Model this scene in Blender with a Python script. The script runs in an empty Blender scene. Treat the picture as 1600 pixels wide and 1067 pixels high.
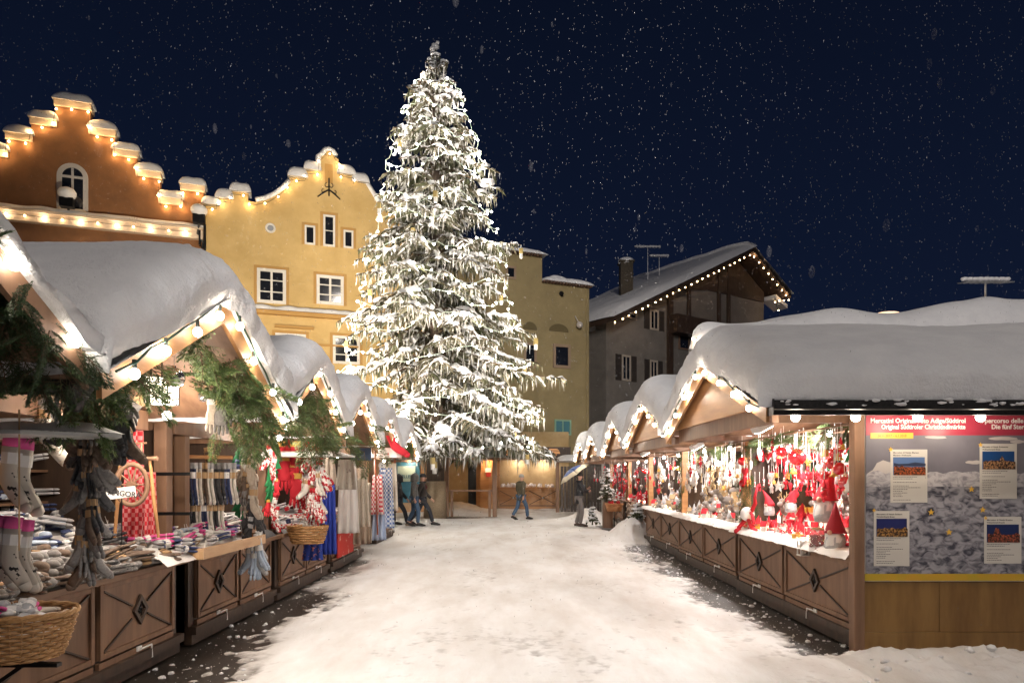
import bpy, bmesh, math, random
from math import sin, cos, pi, radians, sqrt, atan2, exp
from mathutils import Vector, Matrix, Euler, noise
random.seed(7)
R = random.random
def U(a, b): return a + (b - a) * random.random()
sc = bpy.context.scene
COL = sc.collection
# ------------------------------------------------------------------ camera, sky, exposure
cam = bpy.data.objects.new('camera', bpy.data.cameras.new('camera')); COL.objects.link(cam)
cam.location = (0, 0, 1.7); cam.rotation_euler = (radians(90), 0, 0)
cam.data.lens = 24.0; cam.data.sensor_width = 36.0
cam.data.shift_y = 0.1328; cam.data.clip_end = 500; cam.data.clip_start = 0.05
sc.camera = cam
wd = bpy.data.worlds.new('World'); sc.world = wd; wd.use_nodes = True
nt = wd.node_tree; bg = nt.nodes['Background']
tc = nt.nodes.new('ShaderNodeTexCoord'); sx = nt.nodes.new('ShaderNodeSeparateXYZ')
cr = nt.nodes.new('ShaderNodeValToRGB')
cr.color_ramp.elements[0].position = 0.0; cr.color_ramp.elements[0].color = (0.003, 0.0056, 0.0165, 1)
cr.color_ramp.elements[1].position = 0.75; cr.color_ramp.elements[1].color = (0.0011, 0.0020, 0.0056, 1)
nt.links.new(tc.outputs['Generated'], sx.inputs[0]); nt.links.new(sx.outputs['Z'], cr.inputs[0])
nt.links.new(cr.outputs[0], bg.inputs['Color']); bg.inputs['Strength'].default_value = 1.0
sc.view_settings.view_transform = 'Standard'; sc.view_settings.look = 'None'
sc.view_settings.exposure = 0.9; sc.view_settings.gamma = 1.0
sc.render.engine = 'CYCLES'
cy = sc.cycles
cy.max_bounces = 5; cy.diffuse_bounces = 3; cy.glossy_bounces = 2; cy.transmission_bounces = 3; cy.transparent_max_bounces = 12
cy.sample_clamp_indirect = 4.0; cy.sample_clamp_direct = 0.0
cy.use_denoising = True; cy.caustics_reflective = False; cy.caustics_refractive = False
try: cy.use_light_tree = True
except Exception: pass
F = 1066.67; CX = 800.0; HY = 746.0; EYE = 1.7
def P(px, py, Y): return Vector(((px - CX) * Y / F, Y, EYE + (HY - py) * Y / F))
# ------------------------------------------------------------------ materials
MATS = {}
def mat(name, col, rough=0.8, col2=None, scale=6.0, stretch=None, bump=0.0, bscale=None, metal=0.0, emit=None, es=0.0,
        kind='noise', detail=4, ramp=(0.35, 0.65), spec=0.5, trans=0.0, alpha=1.0, coat=0.0):
    if name in MATS: return MATS[name]
    m = bpy.data.materials.new(name); m.use_nodes = True; t = m.node_tree; b = t.nodes['Principled BSDF']
    b.inputs['Base Color'].default_value = (*col, 1); b.inputs['Roughness'].default_value = rough
    b.inputs['Metallic'].default_value = metal; b.inputs['Specular IOR Level'].default_value = spec
    if trans: b.inputs['Transmission Weight'].default_value = trans
    if alpha < 1: b.inputs['Alpha'].default_value = alpha
    if coat: b.inputs['Coat Weight'].default_value = coat
    if emit:
        b.inputs['Emission Color'].default_value = (*emit, 1); b.inputs['Emission Strength'].default_value = es
        m.cycles.emission_sampling = 'NONE'
    if col2 or bump:
        co = t.nodes.new('ShaderNodeTexCoord'); mp = t.nodes.new('ShaderNodeMapping')
        t.links.new(co.outputs['Object'], mp.inputs[0])
        if stretch: mp.inputs['Scale'].default_value = stretch
    if col2:
        if kind == 'voronoi':
            n = t.nodes.new('ShaderNodeTexVoronoi'); n.inputs['Scale'].default_value = scale; out = n.outputs['Distance']
        elif kind == 'wave':
            n = t.nodes.new('ShaderNodeTexWave'); n.inputs['Scale'].default_value = scale; n.inputs['Distortion'].default_value = 2.5
            n.inputs['Detail'].default_value = 3; out = n.outputs['Fac']
        elif kind == 'checker':
            n = t.nodes.new('ShaderNodeTexChecker'); n.inputs['Scale'].default_value = scale; out = n.outputs['Fac']
        else:
            n = t.nodes.new('ShaderNodeTexNoise'); n.inputs['Scale'].default_value = scale; n.inputs['Detail'].default_value = detail
            n.inputs['Roughness'].default_value = 0.65; out = n.outputs['Fac']
        t.links.new(mp.outputs[0], n.inputs['Vector'])
        r = t.nodes.new('ShaderNodeValToRGB')
        r.color_ramp.elements[0].position = ramp[0]; r.color_ramp.elements[0].color = (*col, 1)
        r.color_ramp.elements[1].position = ramp[1]; r.color_ramp.elements[1].color = (*col2, 1)
        t.links.new(out, r.inputs[0]); t.links.new(r.outputs[0], b.inputs['Base Color'])
    if bump:
        n2 = t.nodes.new('ShaderNodeTexNoise'); n2.inputs['Scale'].default_value = bscale or scale * 2; n2.inputs['Detail'].default_value = 5
        n2.inputs['Roughness'].default_value = 0.7
        t.links.new(mp.outputs[0], n2.inputs['Vector'])
        bp = t.nodes.new('ShaderNodeBump'); bp.inputs['Strength'].default_value = min(1.0, bump * 10); bp.inputs['Distance'].default_value = 0.1 * max(bump, .05)
        t.links.new(n2.outputs['Fac'], bp.inputs['Height']); t.links.new(bp.outputs[0], b.inputs['Normal'])
    MATS[name] = m; return m
def glow(name, col, s):
    return mat(name, (0.9, 0.9, 0.85), 0.4, emit=col, es=s)
# ------------------------------------------------------------------ mesh builder (works in world metres; parent offset is removed when built)
class MB:
    def __init__(s): s.v = []; s.f = []; s.mi = []; s.M = None
    def add(s, vs, fs, mi=0):
        o = len(s.v); M = s.M
        s.v.extend([M @ Vector(p) for p in vs] if M else [Vector(p) for p in vs])
        s.f.extend([tuple(i + o for i in q) for q in fs]); s.mi.extend([mi] * len(fs)); return s
    def box(s, x0, x1, y0, y1, z0, z1, mi=0):
        if x0 > x1: x0, x1 = x1, x0
        if y0 > y1: y0, y1 = y1, y0
        return s.add([(x0,y0,z0),(x1,y0,z0),(x1,y1,z0),(x0,y1,z0),(x0,y0,z1),(x1,y0,z1),(x1,y1,z1),(x0,y1,z1)],
            [(0,3,2,1),(4,5,6,7),(0,1,5,4),(1,2,6,5),(2,3,7,6),(3,0,4,7)], mi)
    def beam(s, p0, p1, w, h, up=(0,0,1), mi=0):
        p0 = Vector(p0); p1 = Vector(p1); d = (p1 - p0).normalized(); a = d.cross(Vector(up))
        if a.length < 1e-4: a = d.cross(Vector((1,0,0)))
        a.normalize(); b = a.cross(d).normalized(); a *= w / 2; b *= h / 2
        v = [p0-a-b, p0+a-b, p0+a+b, p0-a+b, p1-a-b, p1+a-b, p1+a+b, p1-a+b]
        return s.add(v, [(0,3,2,1),(4,5,6,7),(0,1,5,4),(1,2,6,5),(2,3,7,6),(3,0,4,7)], mi)
    def tube(s, pts, rad, n=6, mi=0, flat=1.0, cap=True, up=None):
        pts = [Vector(p) for p in pts]; k = len(pts)
        if not isinstance(rad, (list, tuple)): rad = [rad] * k
        vs = []; fs = []; pa = None
        for i, p in enumerate(pts):
            d = (pts[min(i+1, k-1)] - pts[max(i-1, 0)])
            if d.length < 1e-7: d = Vector((0,0,1))
            d.normalize()
            if up is not None: a = d.cross(Vector(up))
            elif pa is not None: a = pa - d * pa.dot(d)
            else: a = d.cross(Vector((0,0,1)) if abs(d.z) < .9 else Vector((1,0,0)))
            if a.length < 1e-5: a = d.cross(Vector((0.3,1,0.1)))
            a.normalize(); pa = a; b = a.cross(d)
            for j in range(n):
                t = 2 * pi * j / n; vs.append(p + a * cos(t) * rad[i] + b * sin(t) * rad[i] * flat)
        for i in range(k-1):
            for j in range(n):
                j2 = (j+1) % n; fs.append((i*n+j, i*n+j2, (i+1)*n+j2, (i+1)*n+j))
        if cap: fs.append(tuple(range(n-1, -1, -1))); fs.append(tuple((k-1)*n+j for j in range(n)))
        return s.add(vs, fs, mi)
    def lathe(s, prof, c=(0,0,0), n=12, mi=0, sx=1.0, sy=1.0):
        vs = []; fs = []
        for r, z in prof:
            for j in range(n):
                t = 2*pi*j/n; vs.append((c[0] + r*cos(t)*sx, c[1] + r*sin(t)*sy, c[2] + z))
        k = len(prof)
        for i in range(k-1):
            for j in range(n): j2 = (j+1) % n; fs.append((i*n+j, i*n+j2, (i+1)*n+j2, (i+1)*n+j))
        fs.append(tuple(range(n-1, -1, -1))); fs.append(tuple((k-1)*n+j for j in range(n)))
        return s.add(vs, fs, mi)
    def ball(s, c, r, n=10, mi=0, sx=1, sy=1, sz=1, jit=0):
        m = max(4, n//2 + 1)
        pr = [(max(1e-4, r*sin(pi*i/m)), -r*sz*cos(pi*i/m)) for i in range(m+1)]
        o = len(s.v); s.lathe(pr, c, n, mi, sx, sy)
        if jit:
            for i in range(o, len(s.v)): s.v[i] += noise.noise_vector(s.v[i]*(2.0/r))*jit*r
        return s
    def prism(s, poly, f0, f1, mi=0):
        """poly: 2D points; f0/f1 map (a,b)->3D for the two faces"""
        n = len(poly); vs = [f0(a, b) for a, b in poly] + [f1(a, b) for a, b in poly]
        fs = [tuple(range(n)), tuple(range(2*n-1, n-1, -1))] + [(i, (i+1) % n, n+(i+1) % n, n+i) for i in range(n)]
        return s.add(vs, fs, mi)
    def grid(s, fn, nu, nv, mi=0, flip=False):
        vs = [fn(i/(nu-1), j/(nv-1)) for i in range(nu) for j in range(nv)]; fs = []
        for i in range(nu-1):
            for j in range(nv-1):
                q = (i*nv+j, (i+1)*nv+j, (i+1)*nv+j+1, i*nv+j+1); fs.append(q[::-1] if flip else q)
        return s.add(vs, fs, mi)
    def build(s, name, mats, parent=None, smooth=False, bevel=0.0, fixn=False):
        o = Vector((0,0,0))
        q = parent
        while q is not None: o = o + Vector(q.location); q = q.parent
        me = bpy.data.meshes.new(name); me.from_pydata([tuple(p - o) for p in s.v], [], s.f)
        if not isinstance(mats, (list, tuple)): mats = [mats]
        for m in mats: me.materials.append(m)
        if len(mats) > 1: me.polygons.foreach_set('material_index', s.mi)
        if fixn:
            bm = bmesh.new(); bm.from_mesh(me); bmesh.ops.recalc_face_normals(bm, faces=bm.faces); bm.to_mesh(me); bm.free()
        if smooth: me.polygons.foreach_set('use_smooth', [True]*len(me.polygons))
        me.update()
        ob = bpy.data.objects.new(name, me); COL.objects.link(ob)
        if parent: ob.parent = parent
        if bevel:
            b = ob.modifiers.new('bevel', 'BEVEL'); b.width = bevel; b.segments = 2; b.limit_method = 'ANGLE'
        return ob
def tag(o, label=None, cat=None, group=None, kind=None):
    if label: o['label'] = label
    if cat: o['category'] = cat
    if group: o['group'] = group
    if kind: o['kind'] = kind
    return o
def thing(name, loc, label, cat, group=None):
    o = bpy.data.objects.new(name, None); COL.objects.link(o); o.location = loc; o.empty_display_size = .1
    return tag(o, label, cat, group)
def dup(o, loc=None, rot=None, scale=None, label=None, group=None, parent=None):
    c = o.copy(); COL.objects.link(c)
    if parent: c.parent = parent
    if loc is not None: c.location = loc
    if rot is not None: c.rotation_euler = rot
    if scale is not None: c.scale = (scale,)*3 if isinstance(scale, (int, float)) else scale
    if label: c['label'] = label
    if group: c['group'] = group
    for ch in list(o.children): dup(ch, parent=c)
    return c
def txt(s, size, loc, m, parent=None, rot=(pi/2, 0, 0), ext=0.0015, name='lettering', bold=0.0, align='LEFT', sx=1.0):
    cu = bpy.data.curves.new('t', 'FONT'); cu.body = s; cu.size = size; cu.extrude = ext; cu.offset = bold; cu.align_x = align; cu.resolution_u = 3
    ob = bpy.data.objects.new('t', cu); COL.objects.link(ob)
    bpy.context.view_layer.update()
    me = bpy.data.meshes.new_from_object(ob.evaluated_get(bpy.context.evaluated_depsgraph_get()))
    COL.objects.unlink(ob); bpy.data.objects.remove(ob)
    me.transform(Matrix.Translation(Vector(loc)) @ Euler(rot).to_matrix().to_4x4() @ Matrix.Diagonal((sx, 1, 1, 1)))
    o = Vector((0,0,0)); q = parent
    while q is not None: o = o + Vector(q.location); q = q.parent
    me.transform(Matrix.Translation(-o)); me.materials.clear(); me.materials.append(m)
    r = bpy.data.objects.new(name, me); COL.objects.link(r)
    if parent: r.parent = parent
    return r
def lamp(loc, e, col=(1, .84, .66), rad=0.06, parent=None, typ='POINT', target=None, angle=60, blend=.4, sx=1.0, name='lamp_light'):
    l = bpy.data.lights.new(name, typ); l.energy = e; l.color = col; l.shadow_soft_size = rad
    o = bpy.data.objects.new(name, l); COL.objects.link(o)
    w = Vector((0,0,0)); q = parent
    while q is not None: w = w + Vector(q.location); q = q.parent
    o.location = Vector(loc) - w
    if parent: o.parent = parent
    if typ == 'SPOT':
        l.spot_size = radians(angle); l.spot_blend = blend
        o.rotation_euler = (Vector(target) - Vector(loc)).to_track_quat('-Z', 'Y').to_euler(); o.scale = (sx, 1, 1)
    return o
def fbm(p, o=3):
    a = 0; k = 1.0; p = Vector(p)
    for _ in range(o): a += noise.noise(p) * k; p = p * 2.1; k *= .5
    return a
# shared materials
M_snow = mat('snow', (.86, .86, .87), .75, (.8, .8, .82), 3, bump=.1, bscale=30, spec=.3)
M_snowroof = mat('roof_snow', (.84, .845, .86), .8, (.76, .765, .79), 2.2, bump=.2, bscale=26, spec=.25)
M_wood = mat('brown_wood', (.165, .088, .05), .62, (.235, .13, .075), 9, (1, 1, .12), bump=.01, bscale=30)
M_woodY = mat('brown_wood_along', (.15, .08, .045), .6, (.23, .13, .075), 9, (1, .1, 1), bump=.01, bscale=30)
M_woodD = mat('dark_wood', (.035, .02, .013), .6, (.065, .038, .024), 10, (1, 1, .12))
M_woodO = mat('orange_wood', (.42, .2, .075), .5, (.55, .29, .12), 7, (.15, .15, 1.6), bump=.006, bscale=20)
M_woodL = mat('light_wood', (.5, .29, .15), .55, (.62, .4, .22), 8, (1, .2, 1), bump=.006, bscale=25)
M_iron = mat('black_iron', (.012, .012, .013), .45, metal=.6)
M_steel = mat('galvanised_steel', (.6, .6, .6), .35, metal=.8)
M_white = mat('white_enamel', (.8, .8, .78), .4)
M_cable = mat('green_cable', (.015, .06, .04), .5)
M_bulb = glow('bulb_glass', (1, .91, .78), 15)
M_socket = mat('bulb_socket', (.02, .03, .025), .5)
# ------------------------------------------------------------------ large lamps: unseen floodlights roofs, facade and tree
def floodlight(loc, target, e, ang, label, col=(1, .86, .68), blend=.5, sx=1.0, rad=.25, mast=True):  # builds an added lamp with housing and mast, none of them in view
    t = thing('floodlight', loc, label, 'floodlight')
    d = (Vector(target) - Vector(loc)).normalized(); q = d.to_track_quat('-Z', 'Y').to_matrix().to_4x4(); b = MB()
    b.M = Matrix.Translation(Vector(loc) - d*.12) @ q
    b.box(-.22, .22, -.16, .16, 0, .2); b.box(-.25, .25, -.19, -.16, -.06, .2); b.box(-.25, .25, .16, .19, -.06, .2)
    b.build('housing', M_iron, t)
    b = MB(); b.M = Matrix.Translation(Vector(loc) - d*.12) @ q; b.box(-.2, .2, -.14, .14, -.012, -.002); b.build('lens', glow('added_flood_lens', (1, .9, .75), 6), t)
    if mast:
        b = MB(); b.tube([(loc[0], loc[1], 0), (loc[0], loc[1], loc[2]-.28)], .06, 8); b.build('mast', M_steel, t)
    lamp(loc, e, col, rad, t, 'SPOT', target, ang, blend, sx)
floodlight((1.5, -22, 15), (-3.4, 28.8, 9.5), 13000, 31, 'unseen floodlight added on an assumed mast behind the photographer to light the tree', col=(1, .93, .85))  # lamp and mast out of view, added for front light on the tree
floodlight((-.3, -7, 9.5), (0, 13.5, 0), 4300, 60, 'unseen floodlight added behind the photographer to light the lane', col=(1, .96, .93), sx=.28, blend=.35, rad=.12)  # unseen spot added for the bright lane, cone squeezed to its width
floodlight((11, -9, 24), (11, 13, 3), 6000, 88, 'unseen fill light added high behind the photographer to brighten the right roofs', col=(1, .9, .82), rad=1.2)  # added soft fill for the dark roof snow, mast included
floodlight((4, -24, 22), (15, 50, 14), 16000, 34, 'unseen light added behind the photographer to brighten the alpine house', col=(1, .92, .86), rad=.6)  # added because the snow slope of the alpine house stayed dark
floodlight((-9.5, 19.5, 3.4), (-11.5, 38, 11), 6500, 78, 'unseen floodlight added behind the left stalls to brighten the yellow facade', col=(1, .84, .62), rad=.3)  # hidden lamp, assumed and added to brighten the facade
floodlight((-6.2, 20.5, 3.0), (-3.4, 28.8, 8), 3000, 75, 'unseen low floodlight added behind the left stalls to brighten the tree', rad=.3)  # hidden uplight, added to brighten the boughs from the left
floodlight((3.9, 29.3, 3.2), (-3.0, 28.8, 9), 2600, 85, 'unseen low floodlight added right of the tree to brighten it', rad=.3)  # added counterpart lighting the boughs from the right, out of sight
# ------------------------------------------------------------------ ground
b = MB(); b.add([(-90,-30,0),(90,-30,0),(90,140,0),(-90,140,0)], [(0,1,2,3)])
tag(b.build('asphalt', mat('wet_asphalt', (.012, .0095, .008), .38, (.045, .036, .028), 28, bump=.05, bscale=60, spec=.6)), 'dark wet asphalt strewn with crushed snow', kind='structure')
def lin(a, b_, n): return [a + (b_-a)*i/n for i in range(n)]
xs = lin(-60, -14, 12) + lin(-14, -4.4, 30) + lin(-4.4, 4.8, 210) + lin(4.8, 14, 30) + lin(14, 60, 12) + [60]
ys = lin(-24, 3.2, 18); y = 3.2
while y < 60: ys.append(y); y += max(.035, .0062*y)
ys += lin(60, 120, 8) + [120]
def smooth(a, b_, x):
    t = max(0, min(1, (x-a)/(b_-a))); return t*t*(3-2*t)
def bare(x, y):
    """0 = snow, 1 = cleared strip beside the counters"""
    n = fbm((x*1.1, y*.6, 0), 4)*.4 + .2*noise.noise((x*7, y*6, 8)) + .12*noise.noise((x*17, y*15, 4))
    fy = smooth(2.0, 3.5, y)*(1 - smooth(13.6, 15.2, y)); eL = -2.42 - .07*max(0, y-5.5)
    l = smooth(eL + .3, eL - .45, x + n) * fy * smooth(-6.4, -5.8, x)
    fr = smooth(6.3, 6.9, y + n*.6)*(1 - smooth(16.5, 18.4, y + n)); eR = 2.8 + .012*(y-8)
    r = smooth(eR - .4, eR + .35, x + n) * fr * smooth(6, 5, x)
    fq = smooth(19.6, 20.6, y)*(1 - smooth(24.5, 26, y)); q = smooth(2.9, 3.3, x + n) * fq * smooth(6, 5, x)
    sp = exp(-(((x+2.6)/2.0)**2 + ((y-28.9)/.9)**2))*.8
    return max(l, r, q, sp + n*.5 if sp > .25 else 0)
def gh(x, y):
    b_ = bare(x, y)
    h = .028 + .012*fbm((x*.9, y*.5, 3), 2) + .006*noise.noise((x*7, y*7, 1)) - .06*b_ + .03*b_*noise.noise((x*9, y*9, 5)) + .02*b_*noise.noise((x*21, y*19, 5))
    if 2.9 < x and y < 6.7:                                              # shovelled bank against the end stall
        k = smooth(2.9, 3.6, x)*smooth(5.1, 5.9, y)*smooth(6.75, 6.45, y)
        h += k*(.05 + .06*abs(fbm((x*2.6, y*2.6, 2), 4)) + .05*noise.noise((x*8, y*8, 0)))
        h += smooth(2.6, 4, x)*smooth(6, 4.5, y)*.035*abs(fbm((x*4, y*4, 1), 3))
    d = ((x-3.35)/.62)**2 + ((y-18.9)/.95)**2                              # heap between the stalls
    if d < 4: h += .62*exp(-d*1.3)*(1 + .3*fbm((x*3, y*3, 0)))
    d = ((x-3.0)/.8)**2 + ((y-26.5)/1.6)**2
    if d < 4: h += .45*exp(-d*1.2)*(1 + .3*fbm((x*3, y*3, 0)))
    if y > 29:
        h += .35*smooth(29.5, 36, y)*smooth(-.6, -3, x)*(1 + .4*fbm((x*1.2, y*.8, 4))) + .04*smooth(29, 33, y)*fbm((x, y, 1))
    if x < -6 or x > 6.5: h += .1*(1+fbm((x*.5, y*.5, 7)))
    return h
random.seed(31); PRT = {}
for i in range(620):                                                       # footprints
    y = 3.3 + 17*R()**1.3; x = U(-2.6, 2.9); an_ = U(-.5, .5) + (pi if R() < .5 else 0)
    for k in range(2 if R() < .6 else 1):
        fx, fy = x + (.18*k)*cos(an_) - .55*k*sin(an_), y + .18*k*sin(an_) + .55*k*cos(an_)
        for cx_ in range(int(fx/.5)-1, int(fx/.5)+2):
            for cy2 in range(int(fy/.5)-1, int(fy/.5)+2): PRT.setdefault((cx_, cy2), []).append((fx, fy, an_, U(.002, .008)))
def foot(x, y):
    d_ = 0
    for (fx, fy, an_, dp) in PRT.get((int(x/.5), int(y/.5)), ()):
        dx, dy = x-fx, y-fy; a_ = dx*cos(an_) + dy*sin(an_); b_ = -dx*sin(an_) + dy*cos(an_); q_ = (a_/.06)**2 + (b_/.15)**2
        if q_ < 1: d_ -= dp*(1-q_*q_)
        elif q_ < 2.2: d_ += dp*.3*(1-(q_-1)/1.2)
    return d_
def fh(x, y):
    h = gh(x, y)
    if abs(x) < 3.4 and 3.2 < y < 22: h += foot(x, y) + .006*noise.noise((x*16, y*14, 2)) + .008*abs(noise.noise((x*3, y*1.1, 6)))
    return h
b = MB(); nx, ny = len(xs), len(ys)
b.v = [Vector((x, y, fh(x, y))) for y in ys for x in xs]
b.f = [(j*nx+i, j*nx+i+1, (j+1)*nx+i+1, (j+1)*nx+i) for j in range(ny-1) for i in range(nx-1)]; b.mi = [0]*len(b.f)
m_tr = mat('trodden_snow', (.66, .63, .6), .62, (.82, .82, .82), .9, (1.5, .5, 1), bump=.16, bscale=13, spec=.35, detail=8, ramp=(.35, .6))
T_ = m_tr.node_tree; B_ = T_.nodes['Principled BSDF']; lk_ = B_.inputs['Base Color'].links[0].from_socket                # thin slush lets the wet ground through
co_ = T_.nodes.new('ShaderNodeTexCoord'); se_ = T_.nodes.new('ShaderNodeSeparateXYZ'); mr_ = T_.nodes.new('ShaderNodeMapRange'); mx_ = T_.nodes.new('ShaderNodeMix'); mx_.data_type = 'RGBA'
nn_ = T_.nodes.new('ShaderNodeTexNoise'); nn_.inputs['Scale'].default_value = 14; nn_.inputs['Detail'].default_value = 6; ad_ = T_.nodes.new('ShaderNodeMath'); ad_.operation = 'MULTIPLY_ADD'; ad_.inputs[1].default_value = .03
T_.links.new(co_.outputs['Object'], se_.inputs[0]); T_.links.new(co_.outputs['Object'], nn_.inputs['Vector']); T_.links.new(nn_.outputs['Fac'], ad_.inputs[0]); T_.links.new(se_.outputs['Z'], ad_.inputs[2])
T_.links.new(ad_.outputs[0], mr_.inputs['Value']); mr_.inputs['From Min'].default_value = .006; mr_.inputs['From Max'].default_value = .038
T_.links.new(mr_.outputs[0], mx_.inputs['Factor']); mx_.inputs['A'].default_value = (.13, .105, .085, 1); T_.links.new(lk_, mx_.inputs['B']); T_.links.new(mx_.outputs['Result'], B_.inputs['Base Color'])
g = b.build('snow_ground', m_tr, smooth=True)
tag(g, 'trampled snow covering the lane and the square', kind='structure')
# crushed snow crumbs left on the bare strips
b = MB(); random.seed(11); n = 0
while n < 1500:
    side = R() < .42
    x, y = (U(-3.2, -2.0), 3.6 + 10.4*R()**1.4) if side else (U(2.35, 3.45), 6.5 + 11*R()**1.3)
    z = gh(x, y)
    if z > .012: continue
    r = .003 + .026*R()**6 * (1.1 if R() < .5 else .6); b.ball((x, y, max(0, z) + r*.3), r, 6, sx=U(.8, 1.6), sy=U(.7, 1.3), sz=U(.5, .9), jit=.35); n += 1
tag(b.build('snow_crumbs', M_snow, smooth=True), 'crushed snow crumbs scattered over the bare asphalt strips', 'snow', kind='stuff')
# snow chunks of the bank by the end stall
b = MB()
for i in range(90):
    x = U(2.9, 7.5); y = U(5.3, 6.3); r = .008 + .035*R()**2; b.ball((x, y, gh(x, y) + r*.3), r, 8, sx=U(.8, 1.4), sy=U(.8, 1.3), sz=U(.6, 1), jit=.4)
tag(b.build('snow_lumps', M_snow, smooth=True), 'loose snow lumps on the bank below the poster wall', 'snow', kind='stuff')
# ------------------------------------------------------------------ market stalls
def snow_cover(parent, sgn, Xg, Xb, Yn, Yp, Yf, ze, zp, T, seed, nu=46, nv=46, near_drop=0.0, ov=.1):
    """thick pillow of snow on a gabled roof: u across (near eave -> far eave), v from the gable into the depth"""
    def roofz(y):
        a = (Yp - Yn) if y < Yp else (Yf - Yp); k = abs(y - Yp)/a; return zp - (zp - ze)*k
    def fn(u, v):
        s = -1 + 2*u; a = (Yp - Yn + ov) if s < 0 else (Yf - Yp + ov*.4)
        y = Yp + s*a
        # distance from the gable edge
        L = Xb - Xg; d = v**1.7*L; r = T*.95
        ev = (1 - max(0, 1 - d/r)**2.6)**(1/2.6) if d < r else 1.0
        es = (1 - min(1, abs(s))**7)**.5
        base = zp - (zp - ze)*sqrt(s*s + .02) + .015
        base = roofz(y) if abs(s) > .985 else base
        n = fbm((y*1.1 + seed, d*.9, seed*3), 3)
        tk = T*(1 + .07*n)*ev*es
        # edges bulge outwards
        bul = .13*(1 - abs(2*min(1, ev*es) - 1))
        ny = s*bul*(1 if abs(s) > .8 else 0)
        x = sgn*(Xg - .07 + d - (.14*ev*(1-ev)*4*.35 if d < r else 0) - .03*n)
        p = Vector((x, y + ny, base + tk))
        q = noise.noise_vector(p*5 + Vector((seed, 0, 0)))*.012 + noise.noise_vector(p*17)*.008
        return p + q*(1.8 if (ev < .97 or es < .9) else .6)
    b = MB(); b.grid(fn, nu, nv, flip=(sgn > 0))
    # underside
    def un(u, v):
        s = -1 + 2*u; a = (Yp - Yn + ov) if s < 0 else (Yf - Yp + ov*.4); y = Yp + s*a
        return Vector((sgn*(Xg - .07 + v*(Xb - Xg)), y, min(roofz(y), zp) + .012))
    b.grid(un, 24, 4, flip=(sgn < 0))
    return b.build('snow_cover', M_snowroof, parent, smooth=True)
def bulbs_along(path, step, label, cat='string lights', r=.04, group=None, drop=.07, cable=.008, light_every=0, e=10, jitter=.02, name='string_lights', mb=None, col=(1, .84, .66), first=.5, lrad=.04, cmat=None):
    pts = [Vector(p) for p in path]; t = thing(name, pts[0], label, cat, group)
    cp = []; bl = []
    d0 = step*first; acc = 0; nxt = d0
    for a, c in zip(pts, pts[1:]):
        L = (c - a).length
        while nxt <= acc + L: bl.append(a + (c - a)*((nxt - acc)/L)); nxt += step
        acc += L
    allp = []
    for a, c in zip(pts, pts[1:]):
        k = max(2, int((c - a).length/(step/2)))
        for i in range(k): allp.append(a + (c - a)*i/k + Vector((0, 0, -.02*abs(sin(i*pi/2)))) + Vector((U(-1,1), U(-1,1), U(-1,1)))*jitter*.5)
    allp.append(pts[-1])
    b = MB(); b.tube(allp, cable, 5); b.build('cable', cmat or M_cable, t)
    proto = None
    for i, p in enumerate(bl):
        q = p + Vector((U(-1,1)*jitter, U(-1,1)*jitter, 0))
        if proto is None:
            m = MB(); o = pts[0]
            m.tube([o, o + Vector((0,0,-drop*.7))], r*.45, 8, 1); m.ball(o + Vector((0,0,-drop - r*.3)), r, 12, 0, sz=1.1)
            proto = m.build('bulb', [mb or M_bulb, M_socket], t, smooth=True); proto.location = q - pts[0]
        else: dup(proto, loc=q - pts[0], parent=t)
        if light_every and i % light_every == light_every//2:
            lamp(q + Vector((0, 0, -drop)), e*U(.85, 1.15), col, lrad, t, name='bulb_light')
    return t
def gable_polygon(Xa, Xb_, Yn, Yp, Yf, ze, zp, w, sgn, mb):
    """the two sloping boards of a gable, w high"""
    for y0, y1, z0, z1 in ((Yn, Yp, ze, zp), (Yf, Yp, ze, zp)):
        mb.prism([(y0, z0), (y1, z1), (y1, z1 - w*1.15), (y0, z0 - w)], lambda a, c: (sgn*Xa, a, c), lambda a, c: (sgn*Xb_, a, c))
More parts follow.
